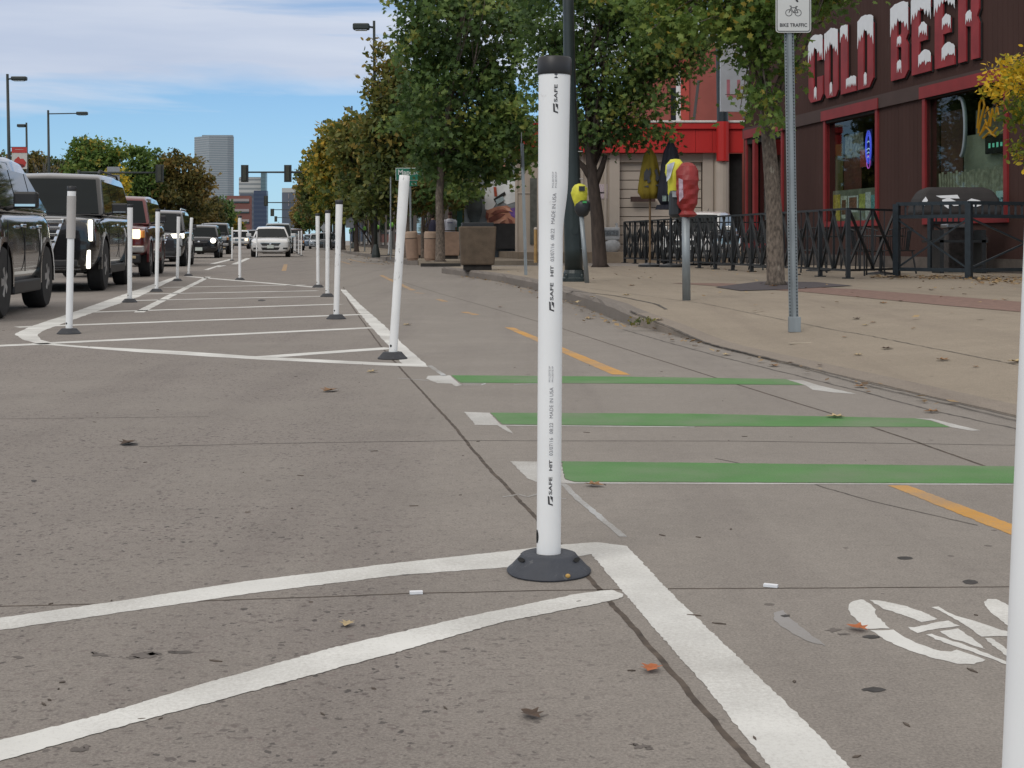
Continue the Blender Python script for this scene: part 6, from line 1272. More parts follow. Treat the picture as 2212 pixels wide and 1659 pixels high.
def rrect(w, h, rr, y, cz, cx=0):
    out = []
    for (qx, qz, a0) in ((w / 2 - rr, h / 2 - rr, 0), (-w / 2 + rr, h / 2 - rr, 90), (-w / 2 + rr, -h / 2 + rr, 180), (w / 2 - rr, -h / 2 + rr, 270)):
        for i in range(5): a = R(a0 + i * 22.5); out.append((cx + qx + rr * math.cos(a), y, cz + qz + rr * math.sin(a)))
    return out
pc = MB().prism(rrect(w_, h_, .025, -.052, c0.z + h_ / 2, c0.x), (0, .004, 0)).build('sign_plate', mat('sign_sheet_white', (0.56, 0.57, 0.56), .45, var=.04), r)
ib = []
bo_ = rrect(w_ - .014, h_ - .014, .020, -.0535, c0.z + h_ / 2, c0.x); bi_ = rrect(w_ - .026, h_ - .026, .015, -.0535, c0.z + h_ / 2, c0.x)
nb = len(bo_); MB().add(bo_ + bi_, [(i, (i + 1) % nb, nb + (i + 1) % nb, nb + i) for i in range(nb)]).build('sign_border', M_ink, pc)
m = MB(); text_on(m, 'BIKE TRAFFIC', .0385, (c0.x, -.0538, at(0, 60, Zs).z - b.z), (1, 0, 0), (0, 0, 1), .0008, sx=.93); m.build('lettering', M_ink, pc, fix=False)
bk_ = MB(); gx, gz0 = c0.x, at(0, 30, Zs).z - b.z
def ringxz(cx, cz, rad, wd, mbx):
    for i in range(24):
        a, e = 2 * math.pi * i / 24, 2 * math.pi * (i + 1) / 24
        mbx.face([(cx + rad * math.cos(a), -.0538, cz + rad * math.sin(a)), (cx + rad * math.cos(e), -.0538, cz + rad * math.sin(e)), (cx + (rad - wd) * math.cos(e), -.0538, cz + (rad - wd) * math.sin(e)), (cx + (rad - wd) * math.cos(a), -.0538, cz + (rad - wd) * math.sin(a))])
def seg(x0, z0, x1, z1, wd, mbx):
    d = Vector((x1 - x0, 0, z1 - z0)).normalized(); nn = Vector((-d.z, 0, d.x)) * wd / 2; mbx.face([(x0 + nn.x, -.0539, z0 + nn.z), (x1 + nn.x, -.0539, z1 + nn.z), (x1 - nn.x, -.0539, z1 - nn.z), (x0 - nn.x, -.0539, z0 - nn.z)])
s1 = .001 * 1.0
ringxz(gx - .036, gz0, .027, .0045, bk_); ringxz(gx + .036, gz0, .027, .0045, bk_)
for a in ((-.036, 0, -.018, .040), (-.018, .040, .020, .040), (.020, .040, .036, 0), (.020, .040, .0, .002), (-.018, .034, .0, .002), (.0, .002, .036, 0), (-.018, .040, -.022, .052), (-.030, .054, -.014, .052), (.022, .040, .024, .048), (.016, .049, .034, .049)): seg(gx + a[0], gz0 + a[1], gx + a[2], gz0 + a[3], .005, bk_)
for a in ((.02, .095, .035, .085), (.035, .085, .03, .10), (.0, .12, .032, .09)): seg(gx + a[0], gz0 + a[1], gx + a[2], gz0 + a[3], .008, bk_)
bk_.build('bicycle_symbol', M_ink, pc, fix=False)
# sign pole seen edge-on, mid distance
b = Vector((*G(1136, 594, .15).xy, .15)); r = thing('sign_pole', 'thin steel sign post seen with its dark sign edge-on, left of the nearest white post', 'road sign', b, 0)
t = at(1128, 310, b.y) - b; an = math.atan(t.x / t.z)
po = MB().box((-.012, 0, t.z / 2), (.035, .03, t.z)).box((.017, .01, t.z / 2), (.022, .05, t.z)).build('pole', M_galv, r); po.rotation_euler = (0, an, 0)
o8 = [(.0, .34 * math.cos(R(22.5 + 45 * i)), .34 * math.sin(R(22.5 + 45 * i))) for i in range(8)]
sp = MB().prism([(t.x - .02 - x, y, z + t.z - .12) for x, y, z in o8], (.012, 0, 0)).build('sign_plate', mat('dark_sign_back', (0.06, 0.065, 0.075), .5, var=.2), r); sp.location = (0, 0, 0)
# ------------------------------------------------------------------ parking meters
M_mt = mat('meter_dark', (0.020, 0.023, 0.026), .45, var=.2); M_hv = mat('yellow_hood', (0.62, 0.60, 0.05), .6, var=.12, scale=12, bump=.3, bscale=20); M_rv = mat('red_hood', (0.25, 0.017, 0.016), .5, var=.15, scale=9, bump=.5, bscale=16)
def wrapm(pr, c, seed, amp=.08, n=26, sq=1.0):
    rr = random.Random(seed); ph = [rr.uniform(0, 6.28) for _ in range(6)]
    return MB().lathe(pr, c=c, n=n, wob=lambda a, z: 1 + amp * math.sin(3 * a + ph[0] + z * 22) + amp * .6 * math.sin(5 * a + ph[1] - z * 34) + amp * .4 * math.sin(8 * a + ph[2] + z * 12))
b = Vector((*G(1268, 611, .15).xy, .15)); Zm = b.y; r = thing('parking_meter', 'grey parking meter with a yellow hood, right beside the dark lamp post', 'parking meter', b, 0, 'hooded parking meters')
q = lambda x, y: at(x, y, Zm) - b
MB().tube([(0, 0, 0), q(1256, 466)], [.037, .034], 14).build('pole', M_galv, r, smooth=True)
c = q(1258, 452); wrapm([(.05, -.11), (.085, -.08), (.115, -.02), (.12, .08), (.10, .13)], (c.x, c.y, c.z), 2, .02).build('housing', M_mt, r, smooth=True)
c = q(1252, 424); wrapm([(.080, -.15), (.088, -.11), (.112, -.03), (.125, .05), (.112, .12), (.075, .17), (.02, .19)], (c.x, c.y, c.z), 5, .07).build('hood', M_hv, r, smooth=True)
MB().box((q(1256, 408).x, -.14, q(1256, 408).z), (.09, .02, .07)).build('hood_window', M_mt, r)
MB().box((q(1262, 437).x, -.13, q(1262, 437).z), (.06, .02, .03)).build('green_label', mat('label_green', (0.05, 0.35, 0.10), .5, var=.1), r)
b = Vector((*G(1483, 649, .15).xy, .15)); Zm2 = b.y; r = thing('parking_meter', 'parking meter double head under a crumpled red bag with a yellow hood behind it', 'parking meter', b, 0, 'hooded parking meters')
q = lambda x, y: at(x, y, Zm2) - b; k = Zm2 / F
MB().tube([(0, 0, 0), q(1481, 455)], [.044, .042], 16).build('pole', M_galv, r, smooth=True)
c = q(1484, 410)
rc = random.Random(4); bagp = [(.02, -.29), (.065, -.285), (.090, -.262), (.076, -.24), (.064, -.222), (.076, -.19), (.092, -.15), (.102, -.10), (.107, -.05), (.110, 0), (.112, .05), (.113, .10), (.110, .15), (.103, .20), (.084, .25), (.05, .282), (.02, .29)]
fold = [(rc.uniform(0, 6.28), rc.choice((2, 3, 4, 5)), rc.uniform(-40, 40), rc.uniform(.04, .09)) for _ in range(7)]
MB().lathe(bagp, c=(c.x, c.y, c.z), n=30, wob=lambda a, z: 1 + sum(m_ * (abs(math.sin(a * k_ / 2 + p_ + z * f_)) - .5) for p_, k_, f_, m_ in fold) + .10 * math.cos(a + (.5 if z > -.2 else -.3)) * (1 if z < -.21 else .3)).build('red_bag', M_rv, r)
MB().prism([(c.x - .098, -.088, c.z + .12), (c.x - .058, -.112, c.z + .10), (c.x - .052, -.108, c.z - .08), (c.x - .092, -.082, c.z - .13)], (0, .012, 0)).build('bag_label', mat('faded_label', (0.40, 0.30, 0.36), .6, var=.3, scale=25), r)
c = q(1462, 388); wrapm([(.04, -.24), (.075, -.14), (.085, .0), (.11, .08), (.10, .16), (.05, .22), (.01, .225)], (c.x, .12, c.z), 4, .06).build('yellow_hood', M_hv, r, smooth=True)
MB().prism([(c.x - .10, .01, c.z + .16), (c.x - .02, .01, c.z + .19), (c.x - .07, .005, c.z + .02), (c.x - .105, .02, c.z - .02)], (0, .02, 0)).build('silver_patch', mat('silver_patch', (0.45, 0.48, 0.55), .4, var=.3, scale=20), r)
c = q(1463, 440); MB().box((c.x - .01, .10, c.z), (.13, .14, .30)).build('housing', M_mt, r, bevel=.04)
MB().box((c.x - .02, .02, c.z + .10), (.06, .02, .06)).build('dial', mat('dial_grey', (0.35, 0.40, 0.42), .4, var=.3), r)
for i, (px, pb, pt) in enumerate(((816, 546, 487), (788, 543, 489), (768, 540, 491), (757, 537, 492), (846, 549, 480))):
    Z = 1.45 / ((pb - pt) / F); p = at(px, HY, Z); p.z = .15; k_ = ['nearest of the far hooded meters left of the bins', 'second of the far hooded meters under the street trees', 'third of the far hooded meters under the street trees', 'farthest hooded meter under the street trees', 'far meter with a green hood beside the short white post'][i]
    r = thing('parking_meter', k_, 'parking meter', p, 0, 'hooded parking meters')
    MB().tube([(0, 0, 0), (0, 0, 1.1)], .035, 8).build('pole', M_galv, r); MB().ell((0, 0, 1.22), (.10, .09, .16), 12, 8).build('housing', M_mt, r); MB().ell((0, -.04, 1.34), (.11, .10, .13), 12, 8).build('hood', mat('green_hood', (0.16, 0.42, 0.06), .6, var=.15), r)
# ------------------------------------------------------------------ planters and bins
def planter(label, px0, px1, py0, py1, Z, m_, rim=None, foot=.75, lean=0, z0=.15):
    a = at(px0, py1, Z); c = at(px1, py0, Z); w = c.x - a.x; hgt = c.z - a.z; b_ = Vector(((a.x + c.x) / 2, Z + w / 2, z0)); r = thing('planter', label, 'planter', b_, R(4), 'square concrete planters')
    fh = .12 * hgt; mm = MB(); w2 = w * .90
    mm.add([(sx_ * ww / 2, sy_ * ww / 2, z) for z, ww in ((fh, w2), (hgt, w)) for sx_, sy_ in ((-1, -1), (1, -1), (1, 1), (-1, 1))], [(3, 2, 1, 0), (0, 1, 5, 4), (1, 2, 6, 5), (2, 3, 7, 6), (3, 0, 4, 7), (4, 5, 6, 7)]); mm.build('body', m_, r, bevel=.03)
    MB().box((0, 0, fh / 2), (w * foot, w * foot, fh + .02)).build('foot', mat('dark_foot', (0.025, 0.022, 0.02), .9, var=.3), r)
    MB().box((0, 0, hgt + .035), (w * (.86 if rim else .8), w * (.86 if rim else .8), .09 if rim else .03)).build('rim' if rim else 'soil', rim or mat('soil', (0.03, 0.022, 0.015), .95, var=.4), r, bevel=.01)
    return r
M_agg = mat('brown_aggregate', (0.105, 0.078, 0.055), .95, var=.2, scale=6, bump=.6, bscale=70, dirt=((0.14, 0.115, 0.085), 60, .58, .6)); M_aggt = mat('tan_aggregate', (0.30, 0.205, 0.15), .95, var=.12, scale=8, bump=.5, bscale=80)
Zp = 29.6; pr_ = planter('dark brown square concrete planter with a black liner rim, nearest on the corner', 990, 1070, 487, 582, Zp, M_agg, M_blk)
planter('tan square planter with the white-shirted person behind it', 954, 993, 497, 556, 48, M_aggt)
planter('tan planter half hidden between the two round bins', 893, 914, 501, 552, 50, M_aggt)
def bin_(label, px0, px1, py0, py1, Z, lean):
    a = at(px0, py1, Z); c = at(px1, py0, Z); w = (c.x - a.x) / 2; hgt = c.z - a.z; r = thing('litter_bin', label, 'litter bin', Vector(((a.x + c.x) / 2, Z + w, .15)), 0, 'round concrete litter bins'); r.rotation_euler = (0, R(lean), 0)
    MB().lathe([(w * .80, 0), (w * .80, .04), (w * .92, .06), (w * .97, hgt * .74)], n=28).build('body', M_aggt, r)
    MB().lathe([(w * .9, hgt * .74), (w * .9, hgt * .77)], n=28).build('gap_ring', M_tand, r)
    MB().lathe([(w, hgt * .77), (w, hgt * .93), (w * .94, hgt * .975), (w * .8, hgt), (.02, hgt)], n=28).build('lid', mat('tan_lid', (0.37, 0.27, 0.20), .9, var=.1, scale=9), r)
bin_('round tan concrete litter bin leaning slightly to the left', 876, 905, 499, 562, 44.5, -4); bin_('upright round tan concrete litter bin, right of the leaning one', 914, 942, 501, 564, 44, 1)
kb = tag(MB().box((0, 0, .05), (1.2, .16, .1)).build('wheel_stop', mat('black_kerb_stop', (0.03, 0.028, 0.026), .9, var=.3)), 'long low dark kerb strip in front of the bins and tan planter', 'kerb strip'); kb.location = G(952, 576); 
yb = thing('yellow_bollard', 'thin ochre yellow bollard between the mural and the nearest white post', 'bollard', at(1157, 560, 40) * 1, 0); yb.location.z = .15
MB().tube([(0, 0, 0), (0, 0, .95)], .05, 12).build('tube', mat('ochre_paint', (0.36, 0.22, 0.08), .6, var=.2), yb); MB().ell((0, 0, .97), (.055, .055, .05), 12, 8).build('cap', M_tan2, yb)
# ------------------------------------------------------------------ patio fence
def run(name, label, pts, h, kind, m_, post_w=.06, cat='fence'):
    P = [Vector(p) for p in pts]; o0 = P[0].copy(); r = thing(name, label, cat, o0, 0)
    loc = [p - o0 for p in P]
    for a, c in zip(loc, loc[1:]):
        L = (c - a).length; n = max(1, round(L / (1.25 if kind == 'x' else L))); u = (c - a) / L
        for zz_, nm in ((h, 'top_rail'), (.14, 'bottom_rail')) + (((h - .22, 'mid_rail'),) if kind == 'heavy' else ()):
            MB().bar(a + Vector((0, 0, zz_)), c + Vector((0, 0, zz_)), .045 if kind == 'x' else .06, .035 if kind == 'x' else .06).build(nm, m_, r)
        for i in range(n + 1):
            p = a + u * (L * i / n)
            if i == 0 and a is not loc[0]: continue
            o = MB().box((p.x, p.y, h / 2), (post_w, post_w, h), math.atan2(u.y, u.x)).box((p.x, p.y, .01), (post_w * 2.4, post_w * 2.4, .02), math.atan2(u.y, u.x)).build('post', m_, r)
        for i in range(n):
            p0 = a + u * (L * i / n); p1 = a + u * (L * (i + 1) / n); mm = MB(); zt = h - .02 if kind == 'x' else h - .25; zb_ = .16
            if kind == 'x':
                hf = (p0 + p1) / 2; mm.bar(hf + Vector((0, 0, zb_)), hf + Vector((0, 0, zt)), .035)
                for s0_, s1_ in ((p0, hf), (hf, p1)):
                    e = Vector((-u.y, u.x, 0)) * .018
                    mm.bar(s0_ + Vector((0, 0, zb_)) + e, s1_ + Vector((0, 0, zt)) + e, .036); mm.bar(s0_ + Vector((0, 0, zt)) - e, s1_ + Vector((0, 0, zb_)) - e, .036)
                for f_ in (.25, .75): pf = p0.lerp(p1, f_); mm.bar(pf + Vector((0, 0, zb_)), pf + Vector((0, 0, zt)), .016)
            else:
                e = Vector((-u.y, u.x, 0)) * .012
                mm.bar(p0 + Vector((0, 0, zb_)) + e, p1 + Vector((0, 0, zt)) + e, .028); mm.bar(p0 + Vector((0, 0, zt)) - e, p1 + Vector((0, 0, zb_)) - e, .028)
                nb_ = max(3, round((p1 - p0).length / .155))
                for k_ in range(1, nb_): pf = p0.lerp(p1, k_ / nb_); mm.bar(pf + Vector((0, 0, h - .20)), pf + Vector((0, 0, h - .02)), .028)
            mm.build('lattice', m_, r)
    return r
fA = S(9.2, st(G(1354, 568, .15))[1], .15); fB = Vector((*G(1832, 602, .15).xy, .15)); fC = Vector((*G(1935, 598, .15).xy, .15))
run('patio_fence', 'black steel patio fence with crossed bars along the pavement before the shop', [S(13.6, st(fA)[1] + .3, .15), fA, fB, fC], 1.16, 'x', M_blk, .065)
gA = Vector((*G(1937, 599, .15).xy, .15)); gB = Vector((*G(2093, 602, .15).xy, .15)); gC = Vector((*G(2330, 598, .15).xy, .15))
run('heavy_fence', 'heavier blue-black railing with short top bars and a big X, right of the patio fence', [gA, gB, gC], 1.26, 'heavy', M_blkblue, .10)
run('side_railing', 'blue-black railing panel running back towards the shop wall behind the heavier fence', [Vector((*G(2010, 586, .15).xy, .15)), Vector((*G(2165, 584, .15).xy, .15))], 1.22, 'heavy', M_blkblue, .09)
# patio furniture
def chair(label, p, rz):
    r = thing('patio_chair', label, 'chair', p, rz, 'black wire patio chairs')
    m = MB()
    for i in range(9): x = -.2 + .05 * i; m.bar((x, -.2, .44), (x, .2, .44), .014)
    m.tube([(-.22, -.2, .44), (.22, -.2, .44), (.24, .2, .44), (-.24, .2, .44), (-.22, -.2, .44)], .012, 6); m.build('seat', M_blk, r)
    m = MB(); arc = [(.28 * math.cos(R(a)), .02 + .24 * math.sin(R(a)), .82 + .06 * math.sin(R(a))) for a in range(-10, 191, 20)]; m.tube(arc, .013, 6)
    for a in range(0, 181, 12): m.bar((.27 * math.cos(R(a)), .02 + .23 * math.sin(R(a)), .82 + .06 * math.sin(R(a))), (.22 * math.cos(R(a)), .19 * math.sin(R(a)), .45), .012)
    m.build('backrest', M_blk, r)
    for sx in (-1, 1):
        for sy in (-1, 1): MB().tube([(sx * .20, sy * .18, .44), (sx * .25, sy * .24, 0)], .016, 6).build('leg', M_blk, r)
    return r
def table(label, p):
    r = thing('patio_table', label, 'table', p, 0, 'round patio tables')
    MB().lathe([(.02, .70), (.42, .70), (.43, .715), (.42, .73), (.02, .73)], n=28).build('tabletop', M_blk, r); MB().tube([(0, 0, .02), (0, 0, .7)], .03, 10).build('stem', M_blk, r); MB().lathe([(.26, 0), (.24, .03), (.03, .06)], n=16).build('foot', M_blk, r)
cl = ['patio chair nearest the heavy fence, backrest towards the pavement', 'patio chair second from the heavy fence, by the poster window', 'patio chair behind the tree trunk on the patio', 'patio chair left of the tree trunk near the wall', 'patio chair behind the middle of the crossed-bar fence', 'patio chair just right of the red-bagged meter beyond the fence', 'patio chair just left of the red-bagged meter beyond the fence', 'patio chair under the navy umbrella', 'patio chair under the yellow umbrella', 'patio chair nearest the left end of the patio fence']
for i, (t_, s_, a) in enumerate(((10.2, 23.9, 20), (11.4, 25.2, 200), (10.1, 26.2, 160), (11.6, 27.6, 30), (10.0, 28.8, 200), (11.2, 30.5, 10), (10.0, 31.8, 170), (11.5, 33.4, 40), (10.1, 35.0, 190), (10.3, 37.2, 60))): chair(cl[i], S(t_, s_, .15), TH + R(a))
for i, (t_, s_) in enumerate(((10.8, 24.6), (10.7, 27.5), (10.7, 31.0), (10.8, 34.2))): table(['patio table nearest the heavy fence', 'patio table behind the pale tree trunk', 'patio table behind the red-bagged meter', 'patio table between the folded umbrellas'][i], S(t_, s_, .15))
def umbrella(label, px, Z, ytop, ybot, w, m_, mp=M_blk):
    b_ = at(px, HY, Z); b_.z = .15; r = thing('folded_umbrella', label, 'umbrella', b_, 0); k_ = Z / F; zt = at(px, ytop, Z).z - .15; zb_ = at(px, ybot, Z).z - .15; H_ = zt - zb_
    MB().tube([(0, 0, 0), (0, 0, zt)], .025, 8).build('pole', mp, r); MB().lathe([(.28, 0), (.28, .05), (.05, .1)], n=16).build('foot', M_blk, r)
    pr_ = [(.05, zb_ + .02), (w * .30, zb_ + .01), (w * .46, zb_ + H_ * .14), (w * .44, zb_ + H_ * .28), (w * .34, zb_ + H_ * .6), (w * .24, zb_ + H_ * .85), (w * .10, zt - .03), (.01, zt + .03)]
    MB().lathe(pr_, n=48, wob=lambda a, z: 1 + .16 * abs(math.sin(a * 4)) - .06 + .03 * math.sin(a * 7 + z * 5)).build('canopy', m_, r, smooth=True); return r, zb_, H_
M_uy = mat('olive_yellow_cloth', (0.225, 0.165, 0.012), .8, var=.18, scale=5, stretch=(1, 1, .4)); M_un = mat('navy_cloth', (0.009, 0.010, 0.020), .8, var=.3, scale=5)
r, zb_, H_ = umbrella('folded olive-yellow patio umbrella with black print', 1404, 33.5, 322, 430, .62, M_uy, mat('wood_pole', (0.16, 0.10, 0.05), .7, var=.2))
for pts in (((-.16, .52), (-.10, .60), (-.05, .55), (-.02, .62), (.0, .50), (-.04, .42), (-.01, .34), (-.08, .30), (-.10, .38), (-.17, .36)), ((.08, .56), (.14, .60), (.17, .5), (.20, .42), (.16, .34), (.10, .38), (.12, .46)), ((-.17, .24), (-.06, .22), (-.07, .27)), ((.10, .26), (.2, .24), (.18, .30))):
    MB().prism([(x, -.325 + .07 * z + .02 * abs(x), zb_ + z * H_ * 1.0) for x, z in pts], (0, .10, 0)).build('print', M_ink, r)
r, zb_, H_ = umbrella('folded navy blue patio umbrella with a pale printed hem', 1449, 33.0, 306, 448, .66, M_un)
for x in (-.19, -.06, .08): MB().box((x, -.325, zb_ + H_ * .13), (.085, .10, .13)).build('hem_print', mat('pale_print', (0.20, 0.27, 0.25), .8, var=.4, scale=20), r)
MB().lathe([(.34, zb_ - .05), (.30, zb_ + .06)], n=40, wob=lambda a, z: 1 + .1 * math.sin(a * 9) if z > 0 else 1).build('fringe', M_un, r)
# covered grill, ash bin, pipe, crate
p = S(12.6, 25.4, .15); r = thing('covered_grill', 'big barbecue grill under a grey cover with white markings, right of the patio', 'grill', p, 0)
k = p.y / F; gx0 = at(1972 + 0, 0, p.y).x - p.x; gx1 = at(2152, 0, p.y).x - p.x; zt = at(0, 405, p.y).z - .15; zm = at(0, 455, p.y).z - .15
MB().add([(x, y, z) for (z, sx_, sy_) in ((zm - .10, 1.0, .42), (zm, 1.0, .42), ((zm + zt) / 2, .93, .36), (zt - .06, .82, .28), (zt, .66, .16)) for x, y in ((gx0 * sx_ + (1 - sx_) * (gx0 + gx1) / 2, -sy_), (gx1 * sx_ + (1 - sx_) * (gx0 + gx1) / 2, -sy_), (gx1 * sx_ + (1 - sx_) * (gx0 + gx1) / 2, sy_), (gx0 * sx_ + (1 - sx_) * (gx0 + gx1) / 2, sy_))],
    [(3, 2, 1, 0), (16, 17, 18, 19)] + [(4 * j + i, 4 * j + (i + 1) % 4, 4 * j + 4 + (i + 1) % 4, 4 * j + 4 + i) for j in range(4) for i in range(4)]).build('cover', mat('grey_cover', (0.030, 0.027, 0.027), .8, var=.15, scale=5), r, bevel=.06)
qg = lambda x, y: (at(x, y, p.y).x - p.x, 0, at(x, y, p.y).z - .15)
for pts in (((2022, 433), (2036, 428), (2052, 436), (2060, 445), (2046, 446), (2036, 440), (2034, 452), (2026, 446)), ((2066, 440), (2085, 430), (2102, 434), (2112, 442), (2094, 448), (2078, 446)), ((2010, 424), (2056, 422), (2060, 430), (2020, 429)), ((1980, 436), (1988, 426), (1992, 434), (1984, 446))):
    MB().prism([(qg(x, y)[0], -.44 + (qg(x, y)[2] - zm) * .33, qg(x, y)[2]) for x, y in pts], (0, .03, 0)).build('white_marking', M_snow, r)
for sx in (gx0 * .7 + gx1 * .3, gx0 * .2 + gx1 * .8): MB().box((sx, 0, .42), (.08, .5, .84)).build('leg', M_blk, r)
MB().box(((gx0 + gx1) / 2, 0, .62), ((gx1 - gx0) * .7, .5, .05)).build('shelf', M_blk, r)
p = S(12.4, 26.2, .15); p = at(2062, HY, 28.0); p.z = .15; r = thing('ash_bin', 'worn dark square litter bin standing behind the heavy fence', 'litter bin', p, 0)
MB().box((0, 0, .45), (.36, .36, .9)).build('body', mat('worn_metal', (0.075, 0.065, 0.06), .8, var=.4, scale=14, dirt=((0.2, 0.19, 0.18), 16, .6, .6)), r, bevel=.02); MB().box((0, 0, .93), (.44, .44, .08)).build('lid', M_rim, r, bevel=.02)
p = at(2118, HY, 27.5); p.z = .15; r = thing('white_pipe', 'short fat white vent pipe behind the right part of the heavy fence', 'pipe', p, 0)
MB().tube([(0, 0, 0), (0, 0, .55), (0, -.03, .64), (0, -.14, .66)], [.125, .115, .11, .10], 18).build('tube', mat('dirty_white', (0.36, 0.35, 0.33), .7, var=.15), r, smooth=True); MB().lathe([(.06, -.0), (.06, .01)], c=(0, -.16, .66), n=14, ax='y').build('mouth', M_hole, r)
# ------------------------------------------------------------------ people
def person(label, px, Z, top, bot, shirt, pants, hair, face_away=True, z0=.15, turn=0):
    k_ = Z / F; hgt = 1.74; p = at(px, HY, Z); p.z = z0; r = thing('person', label, 'person', p, R(turn))
    me = bpy.data.meshes.new('body'); V = [(0, 0, .95), (0, 0, 1.18), (0, .01, 1.40), (0, .0, 1.50), (0, -.02, 1.56), (0, -.01, 1.68), (-.19, 0, 1.40), (-.25, .02, 1.14), (-.24, -.05, .90), (.19, 0, 1.40), (.25, .02, 1.14), (.24, -.05, .90), (-.10, 0, .88), (-.11, -.01, .48), (-.11, .02, .08), (.10, 0, .88), (.12, .03, .48), (.12, .05, .08), (-.12, -.12, .04), (.13, -.09, .04)]
    E = [(0, 1), (1, 2), (2, 3), (3, 4), (4, 5), (2, 6), (6, 7), (7, 8), (2, 9), (9, 10), (10, 11), (0, 12), (12, 13), (13, 14), (0, 15), (15, 16), (16, 17), (14, 18), (17, 19)]
    Rr = [.15, .14, .16, .06, .085, .10, .065, .05, .035, .065, .05, .035, .10, .07, .05, .10, .07, .05, .04, .04]
    me.from_pydata(V, E, []); o = bpy.data.objects.new('body', me); col.objects.link(o); o.parent = r; sk = o.modifiers.new('s', 'SKIN'); 
    for i, v in enumerate(me.skin_vertices[0].data): v.radius = (Rr[i], Rr[i] * .8); v.use_root = (i == 0)
    o.modifiers.new('u', 'SUBSURF').levels = 1; o.modifiers['u'].render_levels = 2; solid(o); o.data.materials.clear(); o.data.materials.append(mat('skin_tone', (0.30, 0.17, 0.12), .6, var=.08)); o.data.shade_smooth()
    MB().lathe([(.205, .86), (.215, .95), (.205, 1.15), (.225, 1.36), (.17, 1.46), (.075, 1.51)], n=20, wob=lambda a, z: 1 - .28 * abs(math.sin(a)) + .02 * math.sin(a * 6 + z * 9)).build('shirt', shirt, r, smooth=True)
    for sx in (-1, 1): MB().tube([(sx * .14, 0, 1.42), (sx * .23, .01, 1.33), (sx * .275, .02, 1.18)], [.085, .10, .10], 12).build('sleeve', shirt, r, smooth=True)
    for sx in (-1, 1): MB().tube([(sx * .09, 0, .92), (sx * .11, 0, .5), (sx * .115, .02, .08)], [.125, .10, .085], 12).build('trouser_leg', pants, r, smooth=True)
    MB().ell((0, .03 if face_away else .02, 1.685), (.095, .11, .115), 14, 10).build('hair', hair, r, smooth=True); return r
person('person seen from behind in a loose white T-shirt with back print', 972, 55, 0, 0, mat('white_cotton', (0.85, 0.83, 0.90), .8, var=.06), mat('dark_trousers', (0.02, 0.02, 0.025), .8, var=.2), mat('auburn_hair', (0.09, 0.03, 0.02), .7, var=.3))
r = [o for o in sc.objects if o.get('category') == 'person'][-1]
MB().box((0, -.165, 1.34), (.20, .02, .03)).build('back_print', mat('lilac_print', (0.22, 0.20, 0.34), .8, var=.2), r)
person('person in a dark navy top standing in the shade under the street trees', 935, 58, 0, 0, mat('navy_cotton', (0.014, 0.014, 0.035), .8, var=.2), mat('dark_trousers', ()), mat('black_hair', (0.02, 0.015, 0.012), .7, var=.3), turn=150)
# ------------------------------------------------------------------ leaves and small litter
def leafy(px, py, sz, m_, z0=0.0, label='', name='fallen_leaf', curl=.35, rz=None):
    p = G(px, py, z0); p.z = (walk_h(*st(p)) if z0 > .01 else 0) + .004; r_ = rng
    s_ = sz; a = rz if rz is not None else r_.uniform(0, 6.28); pts = LOBED * s_; vs = []
    for x, y in pts: X = x * math.cos(a) - (y - s_ * .5) * math.sin(a); Y = x * math.sin(a) + (y - s_ * .5) * math.cos(a); vs.append((X, Y, curl * (abs(x) * .9 + abs(y - s_ * .5) * .35 * r_.uniform(.4, 1.2)) + .001))
    n_ = len(vs); vs.append((0, 0, 0.002)); me = MB().add(vs, [(i, (i + 1) % n_, n_) for i in range(n_)]); o = me.build(name, m_); o.location = p
    return tag(o, label, 'leaf', 'fallen leaves on the road and pavement')
M_l1 = mat('dry_brown_leaf', (0.22, 0.12, 0.055), .8, var=.3, scale=40); M_l2 = mat('orange_leaf', (0.38, 0.11, 0.03), .7, var=.25, scale=40); M_l3 = mat('pale_leaf', (0.40, 0.31, 0.17), .8, var=.2, scale=40); M_l4 = mat('dark_leaf', (0.07, 0.045, 0.03), .8, var=.3, scale=40)
near = [(1407, 1450, .05, M_l2, 'small orange leaf beside the tar joint near the bottom'), (713, 846, .12, M_l1, 'dry brown leaf on the road below the hatched island'), (804, 805, .08, M_l3, 'pale leaf by the joint below the leaning post'), (1283, 1051, .07, M_l1, 'brown leaf just under the nearest green bar'), (1805, 903, .09, M_l3, 'pale yellow leaf on the middle green bar'), (750, 1353, .04, M_l3, 'tiny yellow-green leaf between the two near white lines'), (1852, 1362, .05, M_l2, 'tiny red leaf inside the painted bicycle wheel'),
        (1671, 792, .09, M_l1, 'leaf by the gutter below the steel sign post'), (1570, 768, .09, M_l3, 'pale leaf in the gutter left of the steel sign post'), (1272, 690, .10, M_l3, 'leaf on the road near the kerb right of the nearest post'), (1080, 664, .1, M_l1, 'curled leaf on the bike lane left of the nearest post'), (1858, 837, .08, M_l1, 'leaf lying at the dark gutter patch'), (277, 960, .09, M_l4, 'dark curled leaf alone on the left roadway'), (880, 703, .10, M_l3, 'pale leaf near the yellow dashes'), (2013, 892, .08, M_l1, 'leaf in the gutter behind the middle green bar'), (1147, 1550, .05, M_l4, 'thin dark leaf scrap near the bottom centre')]
for px, py, sz, m_, lb in near: leafy(px, py, sz, m_, 0, lb)
pav = [(1730, 742, .0), ]
pv = [(1816, 968, 'brown curled leaf on the pavement behind the steel post'), (1729, 1006, 'tiny brown leaf low right of the steel post'), (1827, 1071, 'rust leaf by the red paving strip'), ]
